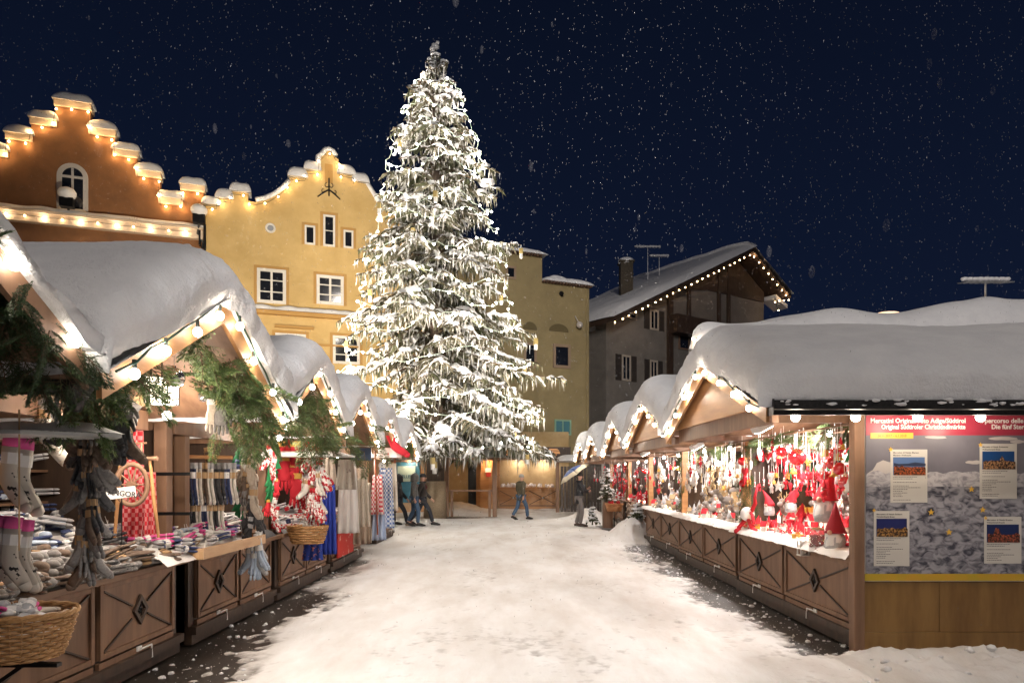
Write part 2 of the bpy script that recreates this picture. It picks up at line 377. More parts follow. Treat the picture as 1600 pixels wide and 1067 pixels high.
def counter(stall, sgn, Xf, Y0, Y1, npan, zt=.93):
    X = lambda d: sgn*(Xf + d)
    c = MB(); c.box(X(.05), X(.85), Y0, Y1, .12, zt - .05); c.box(X(.012), X(.8), Y0, Y1, .02, .13)
    c.box(X(-.03), X(.05), Y0, Y1, .125, .2)
    cn = c.build('counter', M_woodD, stall)
    tp = MB(); tp.box(X(-.08), X(.95), Y0 - .02, Y1 + .02, zt - .05, zt); tp.build('counter_top', M_woodY, stall, bevel=.006)
    W = (Y1 - Y0)/npan; gap = .12
    proto = []
    for k in range(npan):
        a = Y0 + k*W + (gap if k == 0 else .035); e = Y0 + (k+1)*W - (.035 if k < npan-1 else gap)
        z0, z1 = .27, zt - .07; zc = (z0+z1)/2; yc = (a+e)/2
        b = MB()
        b.box(X(.022), X(.048), a, e, z0, z1)                       # board
        for (p, q, r, s_) in ((a, a+.045, z0, z1), (e-.045, e, z0, z1), (a+.047, e-.047, z0, z0+.045), (a+.047, e-.047, z1-.04, z1)):
            b.box(X(.0), X(.0205), p, q, r, s_)
        b.box(X(.012), X(.046), a, e, .13, z0 - .02)                   # lower flap
        pn = b.build('counter_panel', M_wood, cn, bevel=.004)
        b = MB(); hw, hh = (e-a)/2 - .06, (z1-z0)/2 - .055; dd = .1
        for sy in (-1, 1):
            for sz in (-1, 1):
                k0 = dd/sqrt(hw*hw + hh*hh)*1.3
                b.beam((X(.012), yc + sy*hw*k0, zc + sz*hh*k0), (X(.012), yc + sy*hw, zc + sz*hh), .014, .014, (1, 0, 0))
        dw, dh = .1*1.12, .13
        dm = [(yc - dw, zc), (yc, zc - dh), (yc + dw, zc), (yc, zc + dh)]; di = [(yc + (p-yc)*.6, zc + (q-zc)*.6) for p, q in dm]
        for i in range(4):
            j = (i+1) % 4; b.prism([dm[i], dm[j], di[j], di[i]], lambda p, q: (X(-.004), p, q), lambda p, q: (X(.019), p, q))
        b.build('cross_batten', M_woodD, cn)
        b = MB()                                                      # star-shaped vent in the lozenge
        for i in range(6):
            t = i*pi/3; b.tube([(X(.012), yc + .012*cos(t), zc + .012*sin(t)), (X(.012), yc + .045*cos(t), zc + .055*sin(t))], [.012, .004], 5)
        b.build('vent_rosette', M_iron, cn)
        b = MB(); ly = yc + .06                                         # bent white latch
        b.tube([(X(.01), ly - .09, .235), (X(-.02), ly - .09, .235), (X(-.025), ly + .06, .235), (X(-.028), ly + .065, .12)], .008, 6)
        b.box(X(-.001), X(.0125), ly - .12, ly - .05, .215, .255)
        b.build('latch', M_white, cn)
    return cn
def stall(label, sgn, Y0, Y1, Xf, Xg, Yn, Yp, Yf, ze, zp, npan=2, infill=True, T=.44, depth=2.2, seed=1, nu=46, nv=46, near_wall=True, bstep=.42, le=3, le_e=10, blabel='', counter_on=True, Xc=None, wallm=None):
    t = thing('market_stall', (sgn*Xf, (Y0+Y1)/2, 0), label, 'market stall', 'wooden stalls lining the lane')
    Xb = Xf + depth; X = lambda d: sgn*d
    if counter_on: counter(t, sgn, Xc or Xf, Y0, Y1, npan)
    # posts
    for y in (Y0 + .05, Y1 - .05):
        b = MB(); b.box(X(Xf + .08), X(Xf + .2), y - .05, y + .05, 0.02, ze - .02); b.build('post', M_woodO if infill else M_wood, t, bevel=.006)
    Xs = Xf + 1.55
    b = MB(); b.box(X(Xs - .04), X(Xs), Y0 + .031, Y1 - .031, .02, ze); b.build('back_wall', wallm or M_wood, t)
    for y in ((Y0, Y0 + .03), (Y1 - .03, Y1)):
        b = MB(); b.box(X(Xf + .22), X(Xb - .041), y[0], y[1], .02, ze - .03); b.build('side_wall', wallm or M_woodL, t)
    for z in (1.45, 1.75, 2.02):
        b = MB(); b.box(X(Xs - .3), X(Xs - .042), Y0 + .05, Y1 - .05, z, z + .025); b.build('shelf', M_woodY, t)
    # roof
    b = MB()
    for (y0, y1) in ((Yn, Yp), (Yf, Yp)):
        b.prism([(y0, ze), (y1, zp), (y1, zp - .05), (y0, ze - .045)], lambda a, c: (X(Xg + .031), a, c), lambda a, c: (X(Xb + .3), a, c))
    rf = b.build('roof', M_woodY, t)
    b = MB(); gable_polygon(Xg, Xg + .03, Yn, Yp, Yf, ze + .005, zp + .005, .15, sgn, b); b.build('bargeboard', M_woodO, rf, bevel=.004)
    snow_cover(rf, sgn, Xg, Xb + .35, Yn, Yp, Yf, ze + .01, zp + .01, T, seed, nu, nv)
    # tie beam over the counter and purlins
    b = MB(); xb = Xg if infill else Xf - .1
    b.box(X(xb + .14), X(xb + .2), Yn + .22, Yf - .22, ze - .13, ze + .04)
    for yy in (Y0 + .1, Y1 - .16): b.box(X(xb + .201), X(Xb - .05), yy, yy + .06, ze - .1, ze - .02)
    b.build('tie_beam', M_wood, t)
    if infill:
        k = .93; b = MB(); b.prism([(Yp - (Yp-Yn)*k, ze + .0405), (Yp + (Yf-Yp)*k, ze + .0405), (Yp, zp - .07)], lambda a, c: (X(Xg + .1), a, c), lambda a, c: (X(Xg + .125), a, c))
        b.build('gable_panel', M_woodO, t)
    bulbs_along([(X(Xg - .045), Yn + .05, ze + .0), (X(Xg - .045), Yp, zp + .01), (X(Xg - .045), Yf - .05, ze + .0)], bstep, blabel, light_every=2, e=le_e*.8,
                group='bulb strings on the stall gables', r=.029)
    return t
LX = lambda Y: 2.1 + .033*(Y - 5)
orders = ['nearest', 'second', 'third', 'fourth', 'fifth']
LS = []
for i, (Y0, Y1, Yn, Yp, Yf, zp, T) in enumerate([(3.95, 6.6, 3.5, 4.98, 6.3, 3.0, .46), (6.85, 9.2, 6.34, 7.62, 8.98, 2.93, .42), (9.35, 11.9, 9.02, 10.33, 11.6, 2.93, .42), (12.1, 14.6, 11.64, 12.95, 14.3, 2.85, .42)]):
    xg = LX(Yp)
    LS.append(stall('%s snow-roofed stall of the left row, %s' % (orders[i], ['heaped with socks behind the sign reading ANGORA', 'with dark socks and gloves hung in columns', 'with a column of red knitwear at its front', 'with aprons and cloths on a rack beside it'][i]),
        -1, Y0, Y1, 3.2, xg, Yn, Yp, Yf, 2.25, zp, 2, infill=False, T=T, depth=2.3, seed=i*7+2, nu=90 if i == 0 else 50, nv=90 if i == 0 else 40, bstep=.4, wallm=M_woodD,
        le=3, le_e=[15, 12, 10, 10][i], blabel='string of round bulbs on the gable of the %s left stall' % orders[i]))
RS = []
for i, (Y0, Y1, Yn, Yp, Yf, Xc) in enumerate([(6.62, 10.2, 6.12, 8.15, 10.1, 3.34), (10.3, 14.1, 10.14, 12.15, 14.12, 3.41), (14.2, 17.9, 14.16, 16.2, 17.9, 3.49), (19.7, 23.2, 19.2, 21.3, 23.3, 3.85), (23.5, 27.4, 23.35, 25.4, 27.4, 3.85)]):
    RS.append(stall('%s snow-roofed stall of the right row, %s' % (orders[i], ['full of red and white decorations by the poster', 'with pale hanging stars and cuddly animals', 'with wreaths and beige ornaments under its gable', 'with red sweets and a basket of teddy bears', 'half hidden behind the umbrella holder'][i]),
        1, Y0, Y1, Xc, 2.15 + .0155*Yp, Yn, Yp, Yf, 2.34, 3.08, 2, infill=True, T=.5 if i < 3 else .45, depth=2.4 if i else 3.8, seed=i*5+40, nu=100 if i == 0 else 46, nv=110 if i == 0 else 40,
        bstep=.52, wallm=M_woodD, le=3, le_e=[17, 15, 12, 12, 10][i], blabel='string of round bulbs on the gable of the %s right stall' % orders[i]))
# a further left stall roof beyond the row and the edge of the stall beside the photographer
LS.append(stall('small snow-roofed stall at the far end of the left row', -1, 17.2, 19.6, 3.4, 2.75, 16.9, 18.3, 19.7, 2.3, 2.95, 2, infill=False, T=.45, seed=31, nu=36, nv=30, bstep=.4, le=3, le_e=10,
      blabel='string of round bulbs on the gable at the far end of the left row'))
t = thing('market_stall', (-3.2, 2.4, 0), 'stall at the left edge of the photo under a dark fir garland', 'market stall', 'wooden stalls lining the lane')
b = MB(); b.prism([(3.42, 2.3), (2.05, 3.15), (2.05, 3.1), (3.42, 2.25)], lambda a, c: (-2.16, a, c), lambda a, c: (-5.6, a, c)); rf = b.build('roof', M_woodY, t)
b = MB(); b.prism([(3.42, 2.3), (2.05, 3.15), (2.05, 2.98), (3.42, 2.14)], lambda a, c: (-2.12, a, c), lambda a, c: (-2.15, a, c)); b.build('bargeboard', M_wood, rf)
snow_cover(rf, -1, 2.12, 5.6, .8, 2.0, 3.38, 2.31, 3.14, .035, 77, 50, 40, ov=.0)
b = MB(); b.box(-3.05, -2.92, 3.72, 3.84, 0.02, 2.25); b.build('post', M_woodO, t, bevel=.006)
b = MB(); b.box(-5.5, -3.1, 3.7, 3.73, 0.02, 2.25); b.build('side_wall', M_wood, t)
b = MB(); b.box(-5.5, -3.2, 1.2, 3.65, .1, .93); b.build('counter', M_wood, t)
bulbs_along([(-2.1, 2.2, 3.1), (-2.1, 3.38, 2.36), (-2.12, 3.52, 2.25)], .46, 'two big glowing bulbs on the snowy roof edge at the left border', r=.036, light_every=1, e=10, first=.7, group='bulb strings on the stall gables')
# gutter with snow, draining between the first two left roofs
t = thing('roof_gutter', (-2.3, 3.62, 2.2), 'dark round gutter under a strip of snow between the two nearest left stalls', 'gutter')
b = MB(); b.tube([(-4.6, 3.62, 2.24), (-2.38, 3.62, 2.19)], .055, 14); b.lathe([(.03, -.12), (.055, -.06), (.09, .0), (.095, .06), (.08, .07)], (-2.32, 3.62, 2.17), 14); b.build('gutter_pipe', mat('gutter_metal', (.02, .014, .014), .35, metal=.5), t, smooth=True)
b = MB(); b.grid(lambda u, v: Vector((-4.6 + 2.15*u, 3.53 + .18*v, 2.29 - .035*u + .07*sin(pi*v)**.6*(1 + .5*noise.noise((u*9, v, 0)))*min(1, (1-u)*5))), 40, 8); b.build('snow_strip', M_snow, t, smooth=True)
t = thing('hanging_shelf', (-2.6, 3.75, 1.95), 'snow-covered board hung on metal rods in front of the dark sock column', 'shelf')
b = MB(); b.prism([(-3.3, 3.5), (-2.52, 3.5), (-2.2, 3.85), (-2.35, 4.05), (-3.3, 4.05)], lambda a, c: (a, c, 1.925), lambda a, c: (a, c, 1.945)); b.build('board', mat('clear_board', (.5, .5, .48), .3), t)
b = MB()
def fs(u, v):
    x = -3.3 + 1.1*u; w = .27 - .22*max(0, (u-.7)/.3)**1.4; y = 3.77 + (u*.06) + (2*v-1)*w
    return Vector((x, y, 1.947 + .05*(1 - (2*v-1)**4)*min(1, (1-u)*8)*(1 + .35*noise.noise((u*8, v*3, 2)))))
b.grid(fs, 40, 14); b.build('snow_layer', M_snow, t, smooth=True)
b = MB(); b.tube([(-2.44, 3.66, 1.95), (-2.44, 3.66, 2.2)], .009, 8); b.tube([(-2.46, 3.7, 1.95), (-2.46, 3.7, 2.2)], .006, 8); b.build('rod', M_steel, t)
# second snowy board further on
t = thing('hanging_shelf', (-2.7, 9.2, 2.0), 'snow-covered board between the second and third left stalls', 'shelf')
b = MB(); b.box(-3.3, -2.15, 8.95, 9.35, 1.975, 1.992); b.build('board', MATS['clear_board'], t)
b = MB(); b.grid(lambda u, v: Vector((-3.3 + 1.16*u, 8.93 + .44*v, 1.994 + .06*sin(pi*v)**.5*min(1, (1-u)*6))), 24, 10); b.build('snow_layer', M_snow, t, smooth=True)
b = MB(); b.tube([(-2.3, 9.1, 1.99), (-2.3, 9.1, 2.25)], .008, 8); b.build('rod', M_steel, t)
# ---------------- right end wall with the printed poster
t = thing('end_wall', (3.34, 6.6, 0), 'golden brown end wall of the nearest right stall carrying the poster', 'wall')
b = MB(); b.box(3.262, 3.362, 6.5, 6.615, .03, 2.34); b.build('corner_post', M_wood, t, bevel=.008)
mw = mat('varnished_board', (.17, .085, .022), .42, (.27, .15, .045), 5, (1, 1, .18), bump=.008, bscale=18)
for (x0, x1) in ((3.365, 4.1), (4.103, 5.28), (5.283, 7.4)):
    b = MB(); b.box(x0, x1, 6.552, 6.6, .22, 2.36); b.build('board', mw, t, bevel=.003)
b = MB(); b.box(3.365, 7.4, 6.545, 6.6, .03, .218); b.build('skirting', mw, t, bevel=.003)
b = MB(); b.box(2.42, 7.4, 6.42, 6.5, 2.30, 2.375); b.build('eave_beam', M_woodO, t, bevel=.004)
t = thing('roof_gutter', (2.3, 6.07, 2.33), 'long black box gutter under the thick snow of the nearest right stall', 'gutter')
b = MB(); b.box(2.3, 7.6, 5.98, 6.1, 2.3, 2.315); b.box(2.3, 7.6, 5.98, 5.995, 2.316, 2.38); b.box(2.3, 7.6, 6.102, 6.14, 2.26, 2.33); b.box(2.29, 2.299, 5.98, 6.14, 2.25, 2.39); b.build('gutter_trough', mat('black_gutter', (.008, .008, .008), .4, (.03, .028, .026), 30, spec=.6), t)
b = MB(); random.seed(5)
for i in range(80): x = U(2.35, 7.4); b.ball((x, 5.985, U(2.33, 2.385)), U(.008, .03), 6, sx=U(1, 2.4), sz=.5, jit=.4)
b.build('clinging_snow', M_snow, t, smooth=True)
# poster
PT = thing('poster_board', (3.52, 6.54, 1.5), 'large printed poster with red header, snowy mountain map and four info cards', 'poster')
Yp_ = 6.54
def pm(px, py, d=0): return P(px, py, Yp_ - d)
def quad(name, x0, y0, x1, y1, m, d, parent, th=.004):
    a = pm(x0, y1, d); c = pm(x1, y0, d); q = MB(); q.box(a.x, c.x, Yp_ - d, Yp_ - d + th, a.z, c.z); return q.build(name, m, parent)
def ramp_mat(name, stops, scale, dist=0.0, bumpy=True, lo=(.1,.1,.12), hi=(.6,.6,.62), nz=(.35, .6)):
    m = bpy.data.materials.new(name); m.use_nodes = True; T = m.node_tree; B = T.nodes['Principled BSDF']; B.inputs['Roughness'].default_value = .45
    co = T.nodes.new('ShaderNodeTexCoord'); mp = T.nodes.new('ShaderNodeMapping'); T.links.new(co.outputs['Object'], mp.inputs[0]); mp.inputs['Scale'].default_value = (1, 0, 1.6)
    n0 = T.nodes.new('ShaderNodeTexNoise'); n0.inputs['Scale'].default_value = scale*.5; n0.inputs['Detail'].default_value = 3
    n = T.nodes.new('ShaderNodeTexNoise'); n.inputs['Scale'].default_value = scale; n.inputs['Detail'].default_value = 7; n.inputs['Distortion'].default_value = dist
    T.links.new(mp.outputs[0], n.inputs['Vector']); r = T.nodes.new('ShaderNodeValToRGB')
    r.color_ramp.elements[0].position = nz[0]; r.color_ramp.elements[0].color = (*lo, 1); r.color_ramp.elements[1].position = nz[1]; r.color_ramp.elements[1].color = (*hi, 1)
    T.links.new(n.outputs['Fac'], r.inputs[0]); T.links.new(r.outputs[0], B.inputs['Base Color']); return m
quad('sheet', 1350, 648, 1640, 908, mat('poster_white', (.7, .68, .66), .4), 0, PT)
quad('header', 1353, 649, 1640, 680, mat('poster_red', (.36, .035, .065), .4), .006, PT)
quad('sky_area', 1353, 680, 1640, 742, mat('poster_sky', (.13, .125, .15), .45, (.18, .17, .2), 1.3), .006, PT)
quad('mountain_map', 1353, 742, 1640, 896, ramp_mat('poster_map', None, 11, .9, lo=(.045, .045, .065), hi=(.33, .32, .35)), .006, PT)
quad('yellow_strip', 1350, 896, 1640, 907, mat('poster_yellow', (.6, .32, .03), .45, (.45, .36, .02), 2), .006, PT)
for ci, (cx, cy_, w, h, s) in enumerate(((1385, 735, 22, 16, 1), (1372, 740, 16, 8, 2), (1523, 722, 14, 3, 3), (1462, 683, 18, 2.4, 4), (1570, 685, 24, 3, 6), (1590, 690, 12, 3, 5))):
    c = pm(cx, cy_, .0075); b = MB(); b.prism([(c.x + w*.0061*cos(a*.45)*(.8+.3*abs(sin(a*s))), c.z + h*.0061*sin(a*.45)*(.7+.4*abs(cos(a*s*1.7)))) for a in range(14)], lambda p, q: (p, Yp_-.0072-ci*.0002, q), lambda p, q: (p, Yp_-.0062, q)); b.build('printed_cloud', mat('print_cloud', (.5, .46, .44), .5), PT)
b = MB(); pts = [(1353, 741)]; 
for i in range(30): pts.append((1353 + i*10, 741 - 7*abs(noise.noise((i*.7, 3, 0))) - (4 if i % 3 else 0)))
pts += [(1643, 741), (1643, 760), (1353, 760)]
q = [(pm(a, c).x, pm(a, c).z) for a, c in pts]; b.prism(q, lambda p, z: (p, Yp_-.0082, z), lambda p, z: (p, Yp_-.0061, z)); b.build('printed_ridge', ramp_mat('poster_ridge', None, 9, 2, lo=(.22, .21, .24), hi=(.5, .48, .5)), PT)
M_tw = mat('print_white', (.85, .83, .8), .5); M_td = mat('print_dark', (.05, .045, .05), .6); M_ty = mat('print_gold', (.75, .45, .06), .4)
def tl(s, px, py, size, m, d=.0082, bold=.0, wpx=None, parent=None):
    o = txt(s, size, pm(px, py, d), m, parent or PT, ext=.0004, bold=bold)
    if wpx:
        w = max(v.co.x for v in o.data.vertices) - min(v.co.x for v in o.data.vertices); k = wpx*Yp_/F/w; x0 = pm(px, py, d).x - PT.location.x
        for v in o.data.vertices: v.co.x = x0 + (v.co.x - x0)*k
    return o
tl('Mercatini Originali Alto Adige/Südtirol', 1360, 660.5, .062, M_tw, bold=.0016, wpx=148)
tl('Original Südtiroler Christkindlmärkte', 1377, 670, .062, M_tw, bold=.0016, wpx=131)
tl('Il percorso delle stelle', 1531, 660.5, .062, M_tw, bold=.0016, wpx=92)
tl('Die fünf Sterne', 1549, 670, .062, M_tw, bold=.0016, wpx=60)
quad('date_tab', 1360, 676, 1427, 685, M_ty, .009, PT, .003); tl('24.11.2017 – 6.1.2018', 1371, 682.6, .036, mat('print_brown', (.2, .08, .02), .6), d=.0095, wpx=45)
def star5(b, cx, cz, r, y0, y1):
    b.prism([(cx + (r if i % 2 == 0 else r*.42)*sin(i*pi/5), cz + (r if i % 2 == 0 else r*.42)*cos(i*pi/5)) for i in range(10)], lambda p, q: (p, y0, q), lambda p, q: (p, y1, q))
for (x, y, r) in ((1391, 702, .024), (1531, 695, .024), (1365, 797, .02), (1539, 809, .02), (1517, 764, .03), (1454, 800, .032), (1534.5, 796, .03), (1482, 831, .032)):
    c = pm(x, y); b = MB(); star5(b, c.x, c.z, r, Yp_ - .012, Yp_ - .007); b.build('printed_star', M_ty, PT)
def printed_photo(name, hue):
    m = bpy.data.materials.new(name); m.use_nodes = True; T = m.node_tree; B = T.nodes['Principled BSDF']; B.inputs['Roughness'].default_value = .4
    co = T.nodes.new('ShaderNodeTexCoord'); n = T.nodes.new('ShaderNodeTexNoise'); n.inputs['Scale'].default_value = 60; n.inputs['Detail'].default_value = 3
    r = T.nodes.new('ShaderNodeValToRGB'); r.color_ramp.elements[0].position = .42; r.color_ramp.elements[0].color = (.03, .012, .006, 1); r.color_ramp.elements[1].position = .68; r.color_ramp.elements[1].color = (*hue, 1)
    T.links.new(co.outputs['Object'], n.inputs['Vector']); T.links.new(n.outputs['Fac'], r.inputs[0]); T.links.new(r.outputs[0], B.inputs['Base Color']); return m
town = [printed_photo('town_print_%s' % c, h) for c, h in zip(('red', 'amber', 'gold', 'rust'), ((.5, .12, .04), (.5, .28, .14), (.5, .27, .08), (.42, .1, .05)))]
blues = [(.09, .16, .32), (.012, .06, .2), (.015, .02, .11), (.008, .02, .09)]
cards = [(1391.5, 702, 1449, 785, 'Mercatino di Natale Merano', 'Meraner Weihnacht', [0, 1, 3]), (1531, 693, 1589, 779, 'Mercatino di Natale Bressanone', 'Weihnachtsmarkt Brixen', [2, 4]),
         (1365.5, 798, 1421, 884, 'Mercatino di Natale Bolzano', 'Christkindlmarkt Bozen', [1]), (1538, 807, 1596, 880, 'Mercatino di Natale Brunico', 'Weihnachtsmarkt Bruneck', [3])]
for k, (x0, y0, x1, y1, s1, s2, _) in enumerate(cards):
    cd = quad('info_card', x0, y0, x1, y1, mat('card_paper', (.6, .57, .52), .5), .010, PT, .004)
    tl(s1, x0+4, y0+6, .019, M_td, .0108, .0003, 40, cd); tl(s2, x0+4, y0+10, .019, M_td, .0108, .0003, 28, cd)
    a, c_, d_, e_ = x0+4, y0+12, x1-4, y0+40
    quad('photo_sky', a, c_, d_, e_, mat('photo_blue_%s' % ('dusk', 'azure', 'navy', 'night')[k], blues[k], .4), .0115, cd, .0014)
    pts = [(a, e_), (d_, e_)]
    for i in range(13): pts.append((d_ - (d_-a)*i/12, e_ - 12 - (3*abs(noise.noise((i*.6, k*3, 1)))*2) - (9 if (k == 1 and i == 5) or (k == 3 and i in (8, 9)) else 0)))
    b = MB(); b.prism([(pm(p, q).x, pm(p, q).z) for p, q in pts], lambda p, q: (p, Yp_-.0135, q), lambda p, q: (p, Yp_-.0116, q)); b.build('photo_town', town[k], cd)
    if k == 0:
        b = MB(); b.prism([(pm(p, q).x, pm(p, q).z) for p, q in ((a, e_-14), (d_, e_-14), (d_, e_-18), (a+33, e_-20), (a+22, e_-18), (a+8, e_-17.4), (a, e_-19))], lambda p, q: (p, Yp_-.0133, q), lambda p, q: (p, Yp_-.0117, q)); b.build('photo_hills', mat('photo_hill', (.02, .03, .07), .5), cd)
    b = MB(); yy = y0 + 43
    for L in (36, 28, 0, 34, 0, 24, 42, 20, 14, 22, 12, 14, 0, 26, 24):
        if yy > y1 - 3: break
        if L:
            xx = x0 + 4
            while xx < x0 + 4 + L:
                w = U(1.2, 3.6); p = pm(xx, yy, .0106); b.box(p.x, p.x + w*.00613, Yp_-.0108, Yp_-.0101, p.z - .0022, p.z + .0022); xx += w + .7
        yy += 2.75
    b.build('printed_lines', M_td, cd)
# lamps above the poster
for k, px in enumerate((1243, 1337, 1434, 1532)):
    p = P(px, 652, 6.2); t = thing('eave_bulb', p, ['bare bulb above the red decorations, first of the four under the black gutter', 'bare bulb above the corner post of the poster wall', 'bare bulb above the word Alto on the poster', 'bare bulb above the right half of the poster header'][k], 'light bulb', 'bulbs under the right eave')
    b = MB(); b.tube([p + Vector((0, 0, .1)), p + Vector((0, 0, .03))], .021, 10); b.build('socket', M_iron, t)
    b = MB(); b.ball(p, .04, 14); b.build('bulb', M_bulb, t, smooth=True); lamp(p + Vector((0, -.0, -.07)), 4.2, parent=t)
# ------------------------------------------------------------------ the houses round the square
class Fac:
    """a facade plane: s metres along it, z up, k metres in front of it"""
    def __init__(f, A, d): f.A = Vector((A[0], A[1], 0)); f.d = Vector((d[0], d[1], 0)).normalized(); f.n = Vector((f.d.y, -f.d.x, 0))
    def s(f, px):
        r = (px - CX)/F; return (r*f.A.y - f.A.x)/(f.d.x - r*f.d.y)
    def sz(f, px, py):
        s = f.s(px); Y = f.A.y + f.d.y*s; return s, EYE + (HY - py)*Y/F
    def p(f, s, z, k=0): q = f.A + f.d*s + f.n*k; return Vector((q.x, q.y, z))
    def prism(f, b, poly, k0, k1, mi=0): b.prism(poly, lambda a, c: f.p(a, c, k1), lambda a, c: f.p(a, c, k0), mi)
    def box(f, b, s0, s1, z0, z1, k0, k1, mi=0): f.prism(b, [(s0, z0), (s1, z0), (s1, z1), (s0, z1)], k0, k1, mi)
def snowcap(f, b, s0, s1, z, k0, k1, h, seed=0):
    def fn(u, v):
        u = .5-.5*cos(pi*u); v = .5-.5*cos(pi*v); a_ = 1-abs(2*u-1)**3.5; c_ = 1-abs(2*v-1)**3.5; e = max(0, a_)**.45*max(0, c_)**.45; s = s0 + (s1-s0)*u
        q = f.p(s, z + h*e*(1+.25*noise.noise((s*1.5+seed, v, 0))), k0 + (k1-k0)*v); return q
    o = len(b.v); b.grid(fn, 22, 12); f.box(b, s0+.02, s1-.02, z-.01, z+.02, min(k0, k1)+.02, max(k0, k1)-.02)
M_glass = mat('dark_window_glass', (.012, .014, .02), .08, spec=.8)
def window(f, parent, x0, y0, x1, y1, frame, nx=2, ny=3, glass=None, surround=None, fw=.09, shutters=None, px=True):
    (s0, za), (s1, zb) = (f.sz(x0, (y0+0)), f.sz(x1, y1)) if px else ((x0, y0), (x1, y1))
    z1, z0 = max(za, zb), min(za, zb)
    b = MB(); f.box(b, s0, s0+fw, z0, z1, .0, .07); f.box(b, s1-fw, s1, z0, z1, .0, .07); f.box(b, s0+fw, s1-fw, z1-fw, z1, .0, .068); f.box(b, s0+fw, s1-fw, z0, z0+fw, .0, .068)
    for i in range(1, nx): s = s0 + (s1-s0)*i/nx; f.box(b, s-fw*.35, s+fw*.35, z0+fw, z1-fw, .0, .055)
    for i in range(1, ny): z = z0 + (z1-z0)*i/ny; f.box(b, s0+fw, s1-fw, z-fw*.18, z+fw*.18, .0, .045)
    w = b.build('window', frame, parent)
    b = MB(); f.box(b, s0+fw*.5, s1-fw*.5, z0+fw*.5, z1-fw*.5, .002, .022); b.build('pane', glass or M_glass, w)
    if surround:
        b = MB(); e = .16
        f.box(b, s0-e, s0-.002, z0, z1+e, -.01, .025); f.box(b, s1+.002, s1+e, z0, z1+e, -.01, .025); f.box(b, s0-.002, s1+.002, z1+.002, z1+e, -.01, .025); b.build('surround', surround, w)
    if shutters:
        wd_ = (s1-s0)*.62
        for (a, c) in ((s0-wd_-.03, s0-.03), (s1+.03, s1+wd_+.03)):
            b = MB(); f.box(b, a, c, z0, z1, .0, .05)
            for i in range(9): z = z0 + (z1-z0)*(i+.5)/9; f.box(b, a+.05, c-.05, z-.03, z+.03, .05, .065)
            b.build('shutter', shutters, w)
    return w
FA = Fac((-13.4, 37.7), (3, 1))
# --- orange house with the stepped gable
m_or = mat('orange_plaster', (.19, .085, .035), .85, (.26, .115, .045), 1.2, bump=.01, bscale=14, detail=6)
t = thing('orange_house', FA.p(FA.s(120), 0), 'orange plastered house with a stepped gable edged in small lights', 'house')
steps = [(-70, -48, 290), (-48, -25, 262), (-25, 11, 236), (11, 49, 211), (49, 87, 188), (87, 141, 161), (141, 179, 204), (179, 214.5, 237), (214.5, 250, 269), (250, 284, 311.5), (284, 318.5, 291)]
poly = [(FA.s(-70), 0)]; caps = []
for (x0, x1, y) in steps:
    s0, s1 = FA.s(x0), FA.s(x1); z = FA.sz((x0+x1)/2, y)[1]; poly += [(s0, z), (s1, z)]; caps.append((s0, s1, z))
poly.append((FA.s(318.5), 0))
b = MB(); FA.prism(b, poly, -.55, 0); wall = b.build('gable_wall', m_or, t)
b = MB(); FA.box(b, FA.s(-70), FA.s(318), 0, FA.sz(250, 330)[1], -12, -.56); b.build('house_body', m_or, t)
m_trim = mat('cream_trim', (.62, .5, .38), .7)
b = MB(); s_ = MB()
for i, (s0, s1, z) in enumerate(caps):
    FA.box(b, s0-.06, s1+.06, z-.28, z+.04, -.62, .1); snowcap(FA, s_, s0-.14, s1+.14, z+.042, -.72, .2, .5, i)
b.build('step_coping', m_trim, wall); s_.build('snow_cap', M_snow, wall, smooth=True)
# arched window
s0, s1 = FA.s(89), FA.s(138); zt = FA.sz(113, 256)[1]; zb = FA.sz(113, 329)[1]; r = (s1-s0)/2; sc_ = (s0+s1)/2; zc = zt - r
def arch(r_, zb_): return [(sc_-r_, zb_)] + [(sc_ - r_*cos(pi*i/14), zc + r_*sin(pi*i/14)) for i in range(15)] + [(sc_+r_, zb_)]
b = MB(); o, i_ = arch(r, zb), arch(r-.22, zb)
for k in range(len(o)-1): FA.prism(b, [o[k], o[k+1], i_[k+1], i_[k]], .0, .07)
FA.box(b, sc_-r+.22, sc_+r-.22, zc-.06, zc+.06, .0, .06); FA.box(b, sc_-.05, sc_+.05, zb, zc-.06, .0, .05); FA.box(b, sc_-.05, sc_+.05, zc+.06, zt-.24, .0, .05)
w = b.build('window', mat('grey_white_frame', (.55, .52, .5), .6), t); b = MB(); FA.prism(b, arch(r-.2, zb), .002, .02); b.build('pane', M_glass, w)
b = MB(); FA.box(b, sc_-r+.1, sc_+r-.1, zb-.1, zb-.0, .0, .3); b.build('sill', m_trim, w)
# lit cornice with snow at the foot of the gable
sl, sr = FA.s(-70), FA.s(318); zc1 = FA.sz(150, 346)[1]
b = MB(); FA.box(b, sl, sr, zc1-.45, zc1, .0, .32); FA.box(b, sl, sr, zc1+.001, zc1+.12, .0, .45); cn = b.build('cornice', m_trim, t)
b = MB()
def cf(u, v):
    s = sl + (sr-sl)*u; w_ = .5 + .25*noise.noise((s*.8, 0, 0)); return FA.p(s, zc1+.12+.22*sin(pi*min(1, v+.05))**.5*(1+.6*noise.noise((s*.9, 1, 0))), w_*v)
b.grid(cf, 120, 6); b.build('snow_ledge', M_snow, cn, smooth=True)
def small_lights(pts, step, label, name='fairy_lights', e=0, every=4, r=.042, col=(1, .6, .28), gl=None, group=None, cab=.012):
    return bulbs_along(pts, step, label, 'fairy lights', r=r, drop=.03, cable=cab, light_every=every if e else 0, e=e, name=name, mb=gl or M_fairy, col=col, jitter=.04, lrad=.08, group=group, cmat=M_cdark)
